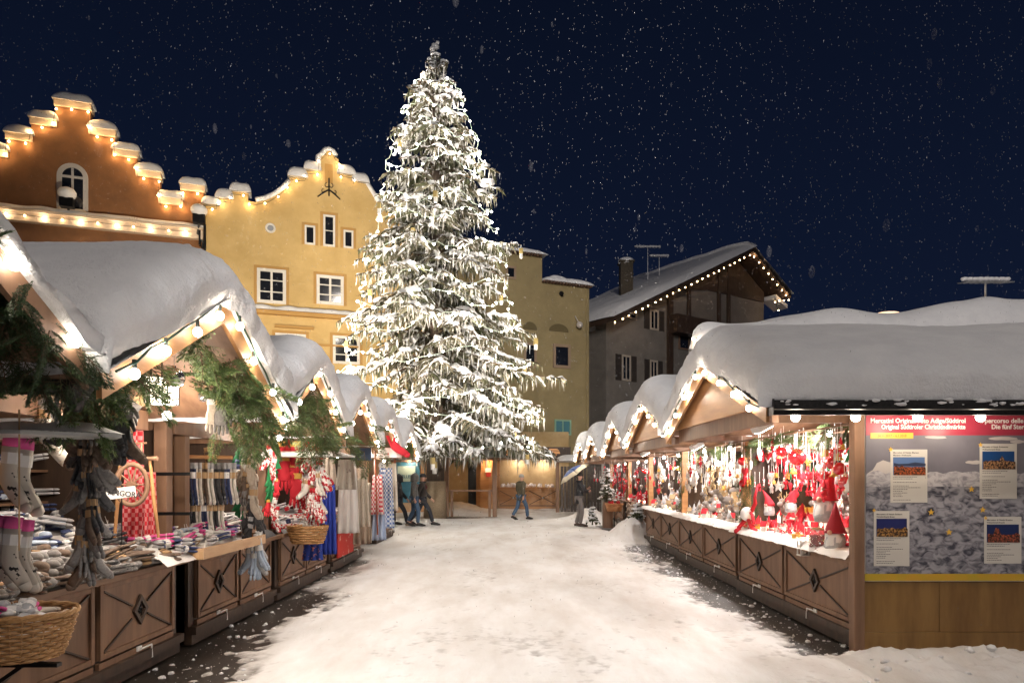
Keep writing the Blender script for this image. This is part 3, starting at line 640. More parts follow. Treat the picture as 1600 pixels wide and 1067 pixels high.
M_fairy = glow('warm_fairy_glass', (1, .66, .34), 22); M_cdark = mat('black_cable', (.02, .018, .016), .6)
path = []
for (s0, s1, z) in caps[2:]: path += [FA.p(s0+.05, z-.42, .2), FA.p(s1-.05, z-.42, .2)]
small_lights(path, .75, 'warm lights following the steps of the orange gable', e=11, every=1, col=(1, .62, .26))
small_lights([FA.p(sl+1, zc1-.2, .45), FA.p(sr-.5, zc1-.2, .45)], .8, 'row of warm lights under the white cornice of the orange house', e=8, every=2, col=(1, .75, .5))
def wall_floodlight(f, px, py, label, bracket):
    s, z = f.sz(px, py); t = thing('wall_lamp', f.p(s, z), label, 'wall lamp')
    b = MB(); f.box(b, s-.3, s+.3, z-.35, z+.1, .35, .75); f.box(b, s-.05, s+.05, z-.5 if not bracket else z-1.4, z-.1, 0, .34); b.build('lamp_housing', M_iron, t)
    b = MB(); b.ball(f.p(s, z+.35, .55), .42, 12, sz=.75, jit=.1); b.build('snow_cap', M_snow, t, smooth=True)
    if bracket:
        b = MB(); b.tube([f.p(s, z-.3, .5), f.p(s-.1, z-.8, .3), f.p(s+.15, z-1.2, .1), f.p(s+.1, z-1.5, .06)], .06, 8); b.build('bracket', M_iron, t)
wall_floodlight(FA, 110, 320, 'snow-capped floodlight before the arched window of the orange house', False)
wall_floodlight(FA, 313, 345, 'snow-capped lantern on a curled iron bracket at the house corner', True)
b = MB(); q_ = FA.s(320.5); b.tube([FA.p(q_, 0, .1), FA.p(q_, FA.sz(320, 352)[1], .1)], .07, 8); b.build('downpipe', M_iron, t)
# --- yellow house with the curved gable
m_ye = mat('yellow_plaster', (.62, .44, .19), .85, (.53, .36, .14), .9, bump=.01, bscale=12, detail=7); m_ye2 = mat('ochre_trim', (.45, .26, .08), .8)
t = thing('yellow_house', FA.p(FA.s(480), 0), 'yellow plastered house with a curved gable behind the tall tree', 'house')
out = [(318.6, 322), (339, 322), (339.1, 311), (361, 312), (361.1, 299), (388, 301), (388.1, 314), (400, 316), (415, 313), (430, 306), (442, 297), (452, 286), (452.1, 277), (477, 279), (477.1, 267), (498, 268), (498.1, 247), (504, 244), (508, 238), (514, 236), (520, 239), (524, 246), (529, 249), (529.1, 272), (552, 275), (552.1, 284), (573, 288), (580, 300), (590, 316), (602, 328), (616, 337), (640, 343), (660, 345)]
pl = [FA.sz(*q) for q in out]; poly = [(pl[0][0], 0)] + pl + [(pl[-1][0], 0)]
b = MB(); FA.prism(b, poly, -.55, 0); wall = b.build('gable_wall', m_ye, t)
b = MB(); FA.box(b, pl[0][0]+.01, pl[-1][0], 0, FA.sz(480, 400)[1], -12, -.56); b.build('house_body', m_ye, t)
b = MB()
for i, (a, c) in enumerate([(318, 340), (339, 362), (361, 389), (452, 478), (477, 499), (529, 553), (552, 574)]):
    q = FA.sz((a+c)/2, 0)[0]; zz = max(z for s, z in pl if FA.s(a)-.01 <= s <= FA.s(c)+.01 and abs(s-q) < (FA.s(c)-FA.s(a))*.52); zz = [z for s, z in pl if FA.s(a)-.02 <= s <= FA.s(c)+.02]; zz = sorted(zz)[len(zz)//2]
    snowcap(FA, b, FA.s(a)-.1, FA.s(c)+.12, zz+.0, -.7, .2, .58, i)
for seq in (out[7:12], out[15:22], out[26:]):
    k = [FA.sz(*q) for q in seq]; pts = [FA.p(s, z+.14, -.22) for s, z in k]; b.tube(pts, [.3]*len(pts), 10, flat=.62, up=(0, 0, 1))
b.build('snow_cap', M_snow, wall, smooth=True)
window(FA, t, 401.5, 418.6, 447, 476, mat('white_frame', (.72, .69, .64), .6), 2, 3, surround=m_ye2, fw=.17)
window(FA, t, 494.5, 429, 537, 478, MATS['white_frame'], 2, 3, surround=m_ye2, fw=.17)
window(FA, t, 476, 352, 492.5, 383.5, MATS['white_frame'], 1, 1, surround=m_ye2, fw=.1)
window(FA, t, 505, 335.5, 523.5, 386.6, MATS['white_frame'], 1, 2, surround=m_ye2, fw=.11)
window(FA, t, 536.6, 359.6, 552, 389, MATS['white_frame'], 1, 1, surround=m_ye2, fw=.1)
for (a, c, d, e) in ((430, 520, 478, 566), (520, 524, 562, 570)): window(FA, t, a, c, d, e, MATS['white_frame'], 2, 3, surround=m_ye2, fw=.15)
s, z = FA.sz(422.5, 357); b = MB()
for i in range(20):
    a0, a1 = 2*pi*i/20, 2*pi*(i+1)/20; FA.prism(b, [(s+.27*cos(a0), z+.27*sin(a0)), (s+.27*cos(a1), z+.27*sin(a1)), (s+.17*cos(a1), z+.17*sin(a1)), (s+.17*cos(a0), z+.17*sin(a0))], 0, .08)
w = b.build('round_window', MATS['white_frame'], t); b = MB(); FA.prism(b, [(s+.18*cos(2*pi*i/16), z+.18*sin(2*pi*i/16)) for i in range(16)], .002, .03); b.build('pane', mat('pale_glass', (.3, .32, .36), .2), w)
b = MB(); a, z1 = FA.sz(507.5, 256); c, z0 = FA.sz(520, 287); FA.box(b, a, c, z0, z1, .0, .02); b.build('niche', m_ye2, t)
s, z = FA.sz(514, 300); b = MB()                                          # wrought iron anchor
b.tube([FA.p(s, z+.75, .06), FA.p(s, z-.25, .06)], .045, 6)
for q in (-1, 1):
    b.tube([FA.p(s, z+.1, .06), FA.p(s+q*.3, z-.1, .06), FA.p(s+q*.62, z-.38, .06)], [.04, .05, .03], 6)
    b.tube([FA.p(s+q*(.12+.1*sin(a*.6)), z+.35+.12*cos(a*.6), .06) for a in range(9)], .022, 5)
    b.tube([FA.p(s+q*(.3+.1*sin(a*.6)), z+.0+.1*cos(a*.6), .06) for a in range(9)], .022, 5)
b.build('iron_anchor', M_iron, t)
sl, zl = FA.sz(398, 484); sr = FA.s(625); b = MB(); FA.box(b, FA.s(330), sr, zl-.22, zl, 0, .3); ld = b.build('ledge', m_ye2, t)
b = MB(); b.grid(lambda u, v: FA.p(FA.s(330)+(sr-FA.s(330))*u, zl + .26*sin(pi*min(1, v+.03))**.5*(1+.5*noise.noise((u*14, 0, 3))), -.0 + .42*v), 70, 6); b.build('snow_ledge', M_snow, ld, smooth=True)
b = MB(); a, z1 = FA.sz(429, 508); FA.box(b, FA.s(429), FA.s(490), z1-.12, z1, 0, .2); FA.box(b, FA.s(429), FA.s(560), z1-1.0, z1-.9, 0, .1); b.build('string_course', m_ye2, t)
path = [FA.p(*FA.sz(*q), .22) - Vector((0, 0, .22)) for q in out[:26]]
small_lights(path, .8, 'warm lights following the curved outline of the yellow gable', e=7, every=3, col=(1, .75, .45))
# --- olive building
FO = Fac((1.8, 40), (2.4, 1)); m_ol = mat('olive_plaster', (.33, .26, .13), .9, (.24, .19, .095), .8, bump=.015, bscale=8, detail=8, ramp=(.3, .7))
t = thing('olive_house', FO.p(0, 0), 'weathered olive plastered house with a stepped flat parapet under snow', 'house')
z1 = FO.sz(847, 400)[1]; z2 = FO.sz(847, 439)[1]; a, c, d = FO.s(700), FO.s(847), FO.s(920.5)
b = MB(); FO.prism(b, [(a, 0), (d, 0), (d, z2), (c, z2), (c, z1), (a, z1)], -9, 0); b.build('wall', m_ol, t)
b = MB(); snowcap(FO, b, a, c+.25, z1, -2.5, .35, .42, 1); snowcap(FO, b, c+.02, d+.2, z2, -2.5, .35, .42, 2); b.build('snow_cap', M_snow, t, smooth=True)
b = MB()
for i in range(44):
    s = a + (d-a)*i/43; z = z1 if s < c else z2; b.tube([FO.p(s, z-.06, .0), FO.p(s, z-.06, .3)], .07, 6)
b.build('tile_edge', mat('old_tile', (.12, .07, .05), .8), t)
m_fr = mat('weathered_frame', (.3, .21, .14), .7)
window(FO, t, 864, 537, 891, 576, m_fr, 1, 1, fw=.16); window(FO, t, 818, 535, 838, 575, m_fr, 1, 1, fw=.14); window(FO, t, 790, 415, 806, 437, m_fr, 1, 1, fw=.12)
m_teal = mat('teal_lit_glass', (.04, .09, .1), .4, emit=(.12, .4, .45), es=.08)
window(FO, t, 866, 655, 892, 680, mat('green_frame', (.25, .4, .28), .6), 2, 1, glass=m_teal, fw=.1)
for (px, py, w, h) in ((873, 508, 34, 10), (828, 505, 24, 9)):
    b = MB(); s, z = FO.sz(px, py+10); b.prism([(s-w*.0187, z), (s+w*.0187, z)] + [(s+w*.0187*cos(pi*i/8), z+.45*sin(pi*i/8)) for i in range(1, 8)], lambda p, q: FO.p(p, q, .04), lambda p, q: FO.p(p, q, -.02)); b.build('arch_relief', mat('olive_relief', (.13, .1, .045), .9), t)
s, z = FO.sz(877, 459); b = MB(); b.tube([FO.p(s, z, .01), FO.p(s, z, .05)], .15, 10); b.ball(FO.p(s, z-.1, .1), .1, 8); b.build('vent_hole', M_iron, t)
s, z = FO.sz(902, 508); b = MB(); b.tube([FO.p(s-.2, z+.5, .1), FO.p(s, z, .3)], .03, 6); b.ball(FO.p(s, z-.05, .3), .2, 10); b.build('spotlight', mat('pale_lamp', (.6, .55, .5), .5), t)
b = MB(); s, z = FO.sz(891, 425); FO.box(b, s-.45, s+.45, z2, z, -2.2, -1.6); snowcap(FO, b, s-.55, s+.55, z, -2.3, -1.5, .25); b.build('chimney', M_snow, t)
b = MB(); s = FO.s(916); b.tube([FO.p(s, 0, .08), FO.p(s, z2-.2, .08)], .06, 6); b.build('downpipe', m_ol, t)
# --- chalet
FC = Fac((6.1, 45), (1.39, 1)); m_ch = mat('chalet_plaster', (.2, .18, .16), .9, (.15, .135, .12), 1, bump=.01, detail=6)
t = thing('alpine_house', FC.p(0, 0), 'alpine house with a wide snowy gable roof outlined in small lights', 'house')
ap = FC.sz(1148, 396); le = FC.sz(930, 502); ri = FC.sz(1207, 466); sw = FC.s(947); sd = FC.s(1043)
slope = (ap[1]-le[1])/(ap[0]-le[0]); sr_ = ri[0]-1.2; zr_ = ap[1]-(sr_-ap[0])*(ap[1]-ri[1])/(ri[0]-ap[0])
b = MB(); FC.prism(b, [(sw, 0), (sr_, 0), (sr_, zr_-.35), (ap[0], ap[1]-.35), (sw, le[1]+slope*(sw-le[0])-.35)], -11, 0); b.build('wall', m_ch, t)
b = MB(); FC.box(b, sd, sr_-.2, ap[1]-7.2, ap[1]-5.9, .0, .9); FC.box(b, sd-.1, sd+.35, 0, le[1]+slope*(sd-le[0])-.5, .0, .25)
for px in (1075, 1122, 1137): s = FC.s(px); FC.box(b, s-.16, s+.16, ap[1]-6, min(le[1]+slope*(s-le[0]), ap[1])-.5, .0, .16)
FC.prism(b, [(FC.s(1050), le[1]+slope*(FC.s(1050)-le[0])-.45), (ap[0], ap[1]-.4), (sr_-.1, zr_-.45), (sr_-.1, zr_-1.2), (FC.s(1105), ap[1]-3.4)], .0, .1); b.build('timber_balcony', M_woodD, t)
for (x, m_) in ((1060, 1), (1098, 1)): window(FC, t, x, 505, x+17, 548, mat('brown_frame', (.2, .12, .08), .6), 1, 1, fw=.12)
b = MB()
for (p, q) in ((le, ap), (ri, ap)): FC.prism(b, [(p[0], p[1]-.3), (q[0], q[1]-.3), (q[0], q[1]), (p[0], p[1])], -12, 1.7)
rf = b.build('roof', M_woodD, t)
def rs(p, q, nm, th=.55):
    b = MB()
    def fn(u, v):
        s = p[0]+(q[0]-p[0])*u; z = p[1]+(q[1]-p[1])*u; e = min(1, (1-abs(2*v-1)**8)**.5)*min(1, (u*14+.02))**.5
        return FC.p(s, z+.02+th*e*(1+.2*noise.noise((s*.6, v*8, 0))), 1.85-14*v)
    b.grid(fn, 60, 30); b.build(nm, M_snow, rf, smooth=True)
rs((le[0]-.1, le[1]-.05), (ap[0]+.25, ap[1]+.12), 'snow_cover'); rs((ri[0]+.1, ri[1]-.05), (ap[0]-.25, ap[1]+.12), 'snow_cover')
b = MB(); p2 = FC.sz(1197, 470); p3 = FC.sz(1214, 485); FC.prism(b, [(p2[0], p2[1]+.02), (p3[0]+.1, p3[1]), (p3[0]+.1, p3[1]+.3), (p2[0], p2[1]+.32)], -.4, .9); b.build('lean_to_roof', M_snow, rf)
window(FC, t, 1015, 483, 1028.5, 517, mat('pale_frame', (.42, .36, .3), .6), 2, 1, shutters=mat('dark_shutter', (.035, .026, .022), .7), fw=.12)
window(FC, t, 975, 486, 994, 500, MATS['pale_frame'], 2, 1, fw=.12)
window(FC, t, 971, 554, 985, 596, MATS['pale_frame'], 2, 1, shutters=MATS['dark_shutter'], fw=.12)
window(FC, t, 1015, 562, 1027, 598, MATS['pale_frame'], 2, 1, shutters=MATS['dark_shutter'], fw=.12)
off = Vector((0, 0, -.42))
def fl(a): return FC.p(a[0], a[1], 1.55) + off
small_lights([fl(le), fl(ap), fl(ri), fl((ri[0]-2, ri[1]-.4)), fl((ri[0]-.8, ri[1]-2.4))], .68, 'small warm lights along the gable of the alpine house', e=6, every=7, r=.04, col=(1, .6, .3))
c0 = FC.p(FC.s(978), 0, -5); k = c0.y/F; b = MB(); cx_ = (978-CX)*k; z0 = EYE+(HY-470)*k; z1 = EYE+(HY-412)*k
b.box(cx_-.45, cx_+.45, c0.y-.45, c0.y+.45, z0-1.5, z1); b.box(cx_-.55, cx_+.55, c0.y-.55, c0.y+.55, z1+.001, z1+.12); ch = b.build('chimney', mat('chimney_brick', (.06, .05, .035), .9, (.09, .07, .05), 8), t)
b = MB(); b.ball((cx_, c0.y, z1+.15), .6, 12, sz=.5); b.build('snow_cap', M_snow, ch, smooth=True)
def antenna(px, py, Y, label, w=1.8, mast=2.5):
    p = P(px, py, Y); t = thing('roof_antenna', p, label, 'antenna'); b = MB(); b.tube([p - Vector((0, 0, mast)), p], .035, 5); b.tube([p - Vector((w/2, 0, -.1)), p + Vector((w/2, 0, .1))], .04, 5)
    for i in range(8): q = p + Vector((-w/2 + w*i/7, 0, .05)); b.tube([q - Vector((0, .4, .12)), q + Vector((0, .4, .05))], .025, 4)
    b.build('mast', M_steel, t); b = MB()
    for i in range(9): b.ball(p + Vector((-w/2+w*i/8, 0, .14)), .12, 6, sx=1.4, sz=.7, jit=.2)
    b.build('snow_cap', M_snow, t, smooth=True)
antenna(1012, 388, 54, 'snow-laden antenna floating beside the ridge of the alpine house'); antenna(1030, 402, 54, 'lower snow-laden antenna over the alpine house roof', 1.3, 4)
# dark house between the olive one and the alpine one
t = thing('dark_house', (6, 47, 0), 'unlit dark house with a snowy eave between olive house and alpine house', 'house')
b = MB(); b.box(4.5, 6.3, 46.5, 52, 0, 11.6); b.build('wall', mat('dark_plaster', (.035, .032, .03), .9), t); b = MB(); b.tube([(4.2, 46.2, 12), (5.9, 46.2, 11.7)], .3, 10, flat=.8); b.build('snow_cap', M_snow, t, smooth=True)
# --- big snow-covered pavilion roof behind the right stalls
t = thing('pavilion', (6.6, 24, 0), 'large pavilion with a bumpy snow roof behind the right row of stalls', 'pavilion')
b = MB(); b.prism([(6.45, 24.2), (24, 24.2), (24, 34), (8.95, 34)], lambda p, q: (p, q, 0), lambda p, q: (p, q, 6.1)); b.build('wall', mat('pavilion_wall', (.5, .42, .34), .8), t)
b = MB(); random.seed(3)
bumps = [(U(7, 23), U(24, 31), U(.6, 1.3), U(.05, .16)) for _ in range(46)]
def pf(u, v):
    y = 23.4 + 11*v; xl_ = 6.05 + (y-23.4)*.262; x = xl_ + (24.5-xl_)*u; top = 6.9 + .075*(x-6) + .05*sin(x*.9); 
    top += .42*exp(-((x-xl_)/1.0)**2)*exp(-((y-24)/3)**2)
    z = top + .62*sin(min(1, v*1.15)*pi*.5) ; e = (1-(1-min(1, v*9))**2.2)**(1/2.2)*(1-(1-min(1, u*16))**2.5)**.4
    for (bx, by, r, h) in bumps:
        d = ((x-bx)**2+(y-by)**2)/(r*r); 
        if d < 4: z += h*exp(-d)
    return Vector((x, y, 6.1 + (z-6.1)*e - .0))
b.grid(pf, 110, 50); b.build('snow_roof', M_snowroof, t, smooth=True)
for k, (px, py, c) in enumerate(((1388, 490, (1, .6, .35)), (1483, 482, (.5, .95, .9)))):
    p = P(px, py, 25.2); b = MB(); b.ball(p, .28, 10, sx=1.5, sz=.22); b.build('skylight', mat('skylight_%s' % ('amber', 'mint')[k], (.7, .6, .5), .5, emit=c, es=.9), t)
small_lights([(6.05, 23.35, 6.55), (6.5, 23.3, 6.35), (8.3, 23.3, 6.1)], .3, 'small white lights on the edge of the pavilion roof', e=22, every=3, r=.05, col=(1, .85, .7))
antenna(1540, 442, 26, 'snow-covered ornament on top of the pavilion roof', 1.6, .7)
# --- low buildings at the end of the lane
t = thing('market_stall', (.85, 36.6, 0), 'brown stall at the end of the lane with white wares under dark signs', 'market stall', 'stalls closing the square')
Y = 36.6; p0, p1 = P(779, 795, Y), P(871, 795, Y)
b = MB(); b.box(p0.x, p1.x, Y, Y+.8, .0, 1.1); b.box(p0.x-.05, p1.x+.05, Y-.1, Y+.8, 1.101, 1.18); cn = b.build('counter', M_woodO, t)
for k in range(2):
    x0 = p0.x + k*(p1.x-p0.x)/2 + .06; x1 = x0 + (p1.x-p0.x)/2 - .12; b = MB(); 
    for (q0, q1) in (((x0, .25), (x1, 1.0)), ((x0, 1.0), (x1, .25))): b.beam((q0[0], Y-.01, q0[1]), (q1[0], Y-.01, q1[1]), .03, .03)
    b.beam((x0, Y-.01, .2), (x1, Y-.01, .2), .04, .04); b.build('cross_batten', M_woodD, cn); b = MB(); b.ball(((x0+x1)/2, Y-.03, .62), .05, 8); b.build('knob', M_white, cn)
for x in (p0.x, p1.x): b = MB(); b.box(x-.07, x+.07, Y+.05, Y+.2, 0.02, 2.65); b.build('post', M_woodL, t)
b = MB(); b.box(p0.x, p1.x, Y+2, Y+2.05, 0, 2.65); b.build('back_wall', mat('dim_back', (.08, .07, .06), .8), t)
b = MB(); b.box(p0.x-.3, p1.x+.6, Y-.35, Y+2.2, 2.66, 2.72); rf = b.build('roof', M_wood, t); b = MB(); b.grid(lambda u, v: Vector((p0.x-.35+(p1.x-p0.x+1)*u, Y-.4+2.7*v, 2.72+.42*((1-(2*u-1)**6)*(1-(2*v-1)**8))**.5)), 24, 16); b.build('snow_cover', M_snow, rf, smooth=True)
for z in (1.5, 1.85, 2.2): b = MB(); b.box(p0.x+.1, p1.x-.1, Y+1.6, Y+1.95, z, z+.03); b.build('shelf', M_woodD, t)
random.seed(12)
b = MB(); 
for i in range(60): b.ball((U(p0.x+.15, p1.x-.15), Y+U(.1, .7), 1.2+U(.0, .12)), U(.04, .1), 6, sx=U(.7, 1.3), sz=U(.7, 1.6), jit=.25)
for z in (1.53, 1.88, 2.23):
    for i in range(22): b.ball((U(p0.x+.2, p1.x-.2), Y+U(1.65, 1.9), z+.07), U(.04, .09), 6, sz=U(.8, 1.7), jit=.25)
b.build('white_wares', mat('white_ceramic', (.7, .68, .68), .5), t)['kind'] = 'stuff'
lamp((p0.x+1, Y+.3, 2.5), 20, (1, .92, .85), .15, t); lamp((p1.x-.7, Y+.3, 2.5), 20, (1, .92, .85), .15, t)
q = P(868, 707, Y-.5); t2 = thing('menu_sign', q, 'dark sign board with amber lines above the far stall counter', 'sign')
b = MB(); b.box(q.x-2.9, q.x+.8, Y-.5, Y-.45, q.z-.28, q.z+.3); b.build('board', M_woodD, t2)
b = MB()
for i in range(6): b.box(q.x-.35, q.x+.0+U(0, .25), Y-.512, Y-.501, q.z-.2+i*.075, q.z-.17+i*.075)
for i in range(5): b.box(q.x-2.6+i*.42, q.x-2.35+i*.42, Y-.512, Y-.501, q.z-.14, q.z+.14)
b.build('amber_line', mat('amber_print', (.7, .3, .1), .5, emit=(1, .45, .15), es=.35), t2)
# wooden booth to its left
t = thing('wooden_booth', (-1.6, 36, 0), 'rounded orange wooden booth lit from above left of the far stall', 'booth')
a, c = P(743, 790, 35.8), P(778, 792, 35.8)
b = MB(); b.prism([(a.x, 36.4), (a.x+.25, 35.9), (a.x+.7, 35.75), (c.x-.06, 35.75), (c.x-.06, 37), (a.x, 37)], lambda p, q: (p, q, 0.02), lambda p, q: (p, q, 2.6)); b.build('wall', M_woodO, t)
b = MB(); b.box(a.x+.55, a.x+.8, 35.72, 35.748, 1.75, 1.95); b.build('notice', mat('red_notice', (.5, .03, .02), .5), t); b = MB(); b.box(a.x+.5, a.x+.82, 35.72, 35.748, 1.98, 2.2); b.build('notice', M_white, t)
b = MB(); b.box(a.x+.88, a.x+1.08, 35.72, 35.748, .8, 2.3); b.build('shutter_strip', M_woodD, t)
b = MB(); b.box(a.x-.9, c.x+.1, 35.3, 37.2, 2.61, 2.7); rf = b.build('roof', M_wood, t); b = MB(); b.grid(lambda u, v: Vector((a.x-1.0+(c.x-a.x+1.2)*u, 35.2+2.1*v, 2.7+.5*((1-(2*u-1)**6)*(1-(2*v-1)**6))**.5)), 20, 16); b.build('snow_cover', M_snow, rf, smooth=True)
lamp((a.x+.6, 35.45, 2.5), 22, (1, .6, .3), .1, t)
t = thing('doorway_wall', (-4.5, 37, 0), 'pale yellow plaster wall with a dark doorway behind the tree trunk', 'wall')
b = MB(); x0, x1 = P(690, 0, 37).x, P(731, 0, 37).x; x2 = P(745, 0, 37).x; b.box(x0-3, x1, 37, 37.6, 0, 4.2); b.box(x2, x2+5, 37.3, 37.6, 0, 4.2); b.box(x1, x2, 37, 37.6, 2.75, 4.2); b.build('plaster', mat('pale_plaster', (.5, .36, .19), .85, (.4, .27, .12), 1.5), t)
b = MB(); b.box(x1, x2, 37.3, 37.35, 0, 2.75); b.build('door', mat('black_door', (.012, .012, .014), .5), t)
# booth with the blue poster behind the walkers
t = thing('market_stall', (-5.6, 31.5, 0), 'stall behind the tree trunk with a blue poster under its snowy roof', 'market stall', 'stalls closing the square')
Y = 31.5; a, c = P(560, 790, Y), P(672, 790, Y)
b = MB(); b.box(a.x, c.x, Y, Y+1.6, 0, 1.0); b.build('counter', M_woodL, t)
for px in (612, 661, 669): x = P(px, 0, Y).x; b = MB(); b.box(x-.09, x+.09, Y-.02, Y+.14, 0.02, 2.42); b.build('post', M_woodO, t)
b = MB(); b.box(a.x, c.x, Y+1.5, Y+1.6, 1.0, 2.4); b.build('back_wall', M_woodL, t)
b = MB(); b.box(a.x, c.x+.2, Y-.4, Y+1.9, 2.42, 2.5); rf = b.build('roof', M_wood, t); b = MB(); b.grid(lambda u, v: Vector((a.x-.1+(c.x-a.x+.4)*u, Y-.5+2.5*v, 2.5+.62*((1-(2*u-1)**10)*min(1, v*1.6))**.8)), 30, 16); b.build('snow_cover', M_snow, rf, smooth=True)
q0, q1 = P(618, 722, Y-.05), P(656, 785, Y-.05); b = MB(); b.box(q0.x, q1.x, Y-.045, Y-.025, q1.z, q0.z); po = b.build('blue_poster', mat('poster_blue', (.03, .14, .2), .5, (.05, .2, .3), 3), t)
q0, q1 = P(621, 728, Y-.07), P(649, 752, Y-.07); b = MB(); b.box(q0.x, q1.x, Y-.06, Y-.046, q1.z, q0.z); b.build('pale_panel', mat('pale_panel', (.45, .55, .45), .5), po)
txt('KELLER', .2, P(623, 746.5, Y-.075), mat('print_blue', (.05, .15, .2), .5), po, ext=.002, bold=.004)
lamp(P(640, 722, Y-.4), 20, (1, .8, .6), .1, t)
# wooden frame with a rail beside the trunk
t = thing('wooden_barrier', (-1.8, 29, 0), 'brown wooden barrier with a top rail standing right of the tree trunk', 'barrier')
Y = 29.3
for (px, top) in ((698, 715), (706, 765), (765, 765), (773, 712)):
    p = P(px, 0, Y); z = P(px, top, Y).z; b = MB(); w = .09 if top < 740 else .055; b.box(p.x-w, p.x+w, Y-w, Y+w, 0.02, z); b.build('post', M_wood, t)
b = MB(); z = P(0, 765, Y).z; b.box(P(700, 0, Y).x, P(772, 0, Y).x, Y-.15, Y+.02, z-.07, z); b.build('rail', M_wood, t)
b = MB(); x0, x1 = P(694, 0, Y).x, P(790, 0, Y).x; z = P(0, 717, Y).z; b.box(x0, x1, Y-.2, Y+1.6, z, z+.06); b.build('canopy_board', M_wood, t)
b = MB(); b.grid(lambda u, v: Vector((x0-.05+(x1-x0+.1)*u, Y-.25+1.9*v, z+.06+.4*((1-(2*u-1)**8)*min(1, v*1.7))**.8)), 20, 12); b.build('snow_cover', M_snow, t, smooth=True)
# dark gate behind the umbrella
t = thing('plank_gate', (3, 33, 0), 'dark plank gate behind the man with the umbrella', 'gate')
Y = 33; 
for i in range(14):
    x = P(876, 0, Y).x + i*.16
    b = MB(); b.box(x, x+.13, Y, Y+.04, .05, 2.25); b.build('plank', mat('old_plank', (.07, .055, .05), .8, (.12, .1, .09), 9), t)
for x in (P(871, 0, Y).x,): b = MB(); b.box(x-.08, x+.08, Y-.1, Y+.1, 0.02, 2.5); b.build('gate_post', M_wood, t)
b = MB(); b.box(P(868, 0, Y).x, P(868, 0, Y).x+3.2, Y-.3, Y+.5, 2.45, 2.52); b.build('canopy_board', mat('grey_board', (.3, .27, .25), .8), t)
b = MB(); b.grid(lambda u, v: Vector((P(868, 0, Y).x+3.2*u, Y-.35+1.0*v, 2.52+.3*((1-(2*u-1)**8)*min(1, v*2))**.8)), 20, 8); b.build('snow_cover', M_snow, t, smooth=True)
# ------------------------------------------------------------------ the big snow-laden spruce
TX, TY = -3.24, 28.8
random.seed(21)
PROF = [(2.7, 4.8), (3.6, 5.3), (4.6, 5.05), (5.6, 4.8), (6.7, 4.5), (8.2, 4.05), (9.7, 3.65), (11.2, 3.45), (12.6, 2.85), (13.8, 2.6), (15.0, 2.35), (15.9, 2.2), (16.8, 1.75), (17.6, 1.45), (18.3, 1.0), (19.0, .6), (19.6, .3)]
def prof(z):
    for (a, r), (b_, s) in zip(PROF, PROF[1:]):
        if z <= b_: return r + (s-r)*max(0, (z-a)/(b_-a))
    return .2
T = thing('christmas_tree', (TX, TY, 0), 'towering snow-laden spruce with light chains in the middle of the square', 'tree')
b = MB(); b.tube([(TX, TY, -.1), (TX, TY, 1.55)], [.5, .43], 18); b.build('trunk_wrap', mat('burlap', (.22, .16, .1), .9, (.3, .23, .15), 12, (1, 1, 4), bump=.02, bscale=60), T, smooth=True)
b = MB(); b.tube([(TX+.02*sin(i), TY, 1.5 + i*1.0) for i in range(19)], [.36*(1-i/20)**.8 + .02 for i in range(19)], 14)
for (a, z) in ((-.9, 2.0), (-1.9, 3.1), (-2.2, 3.45), (-1.2, 2.9)): b.tube([(TX, TY, z), (TX + .5*cos(a), TY + .5*sin(a), z+.02)], .07, 8)
b.build('trunk', mat('spruce_bark', (.06, .042, .032), .95, (.11, .08, .06), 9, (1, 1, .3), bump=.04, bscale=20), T, smooth=True)
fo, sn, li = MB(), MB(), MB()
tips = []
def snowstrip(pts, rad, n=7, flat=.55):
    m = []
    for i, p in enumerate(pts): m.append(p + Vector((0, 0, rad[i]*flat*.45)))
    o = len(sn.v); sn.tube(m, rad, n, flat=flat, up=(0, 0, 1))
    for i in range(o, len(sn.v)):
        p = sn.v[i]; sn.v[i] = p + noise.noise_vector(p*4.5)*.13 + noise.noise_vector(p*11)*.05
def hang(p, L, w):
    """a drooping twig: narrow cross of two needle blades"""
    a = U(0, pi); dx = Vector((cos(a), sin(a), 0))*w; e = p + Vector((U(-.08, .08), U(-.08, .08), -L)); m = p.lerp(e, .45) + dx*.3
    fo.add([p - dx*.4, p + dx*.4, m + dx, e, m - dx], [(0, 1, 2, 3, 4)], 0 if R() < .34 else (1 if R() < .66 else 3))
NB = 400; a = 0
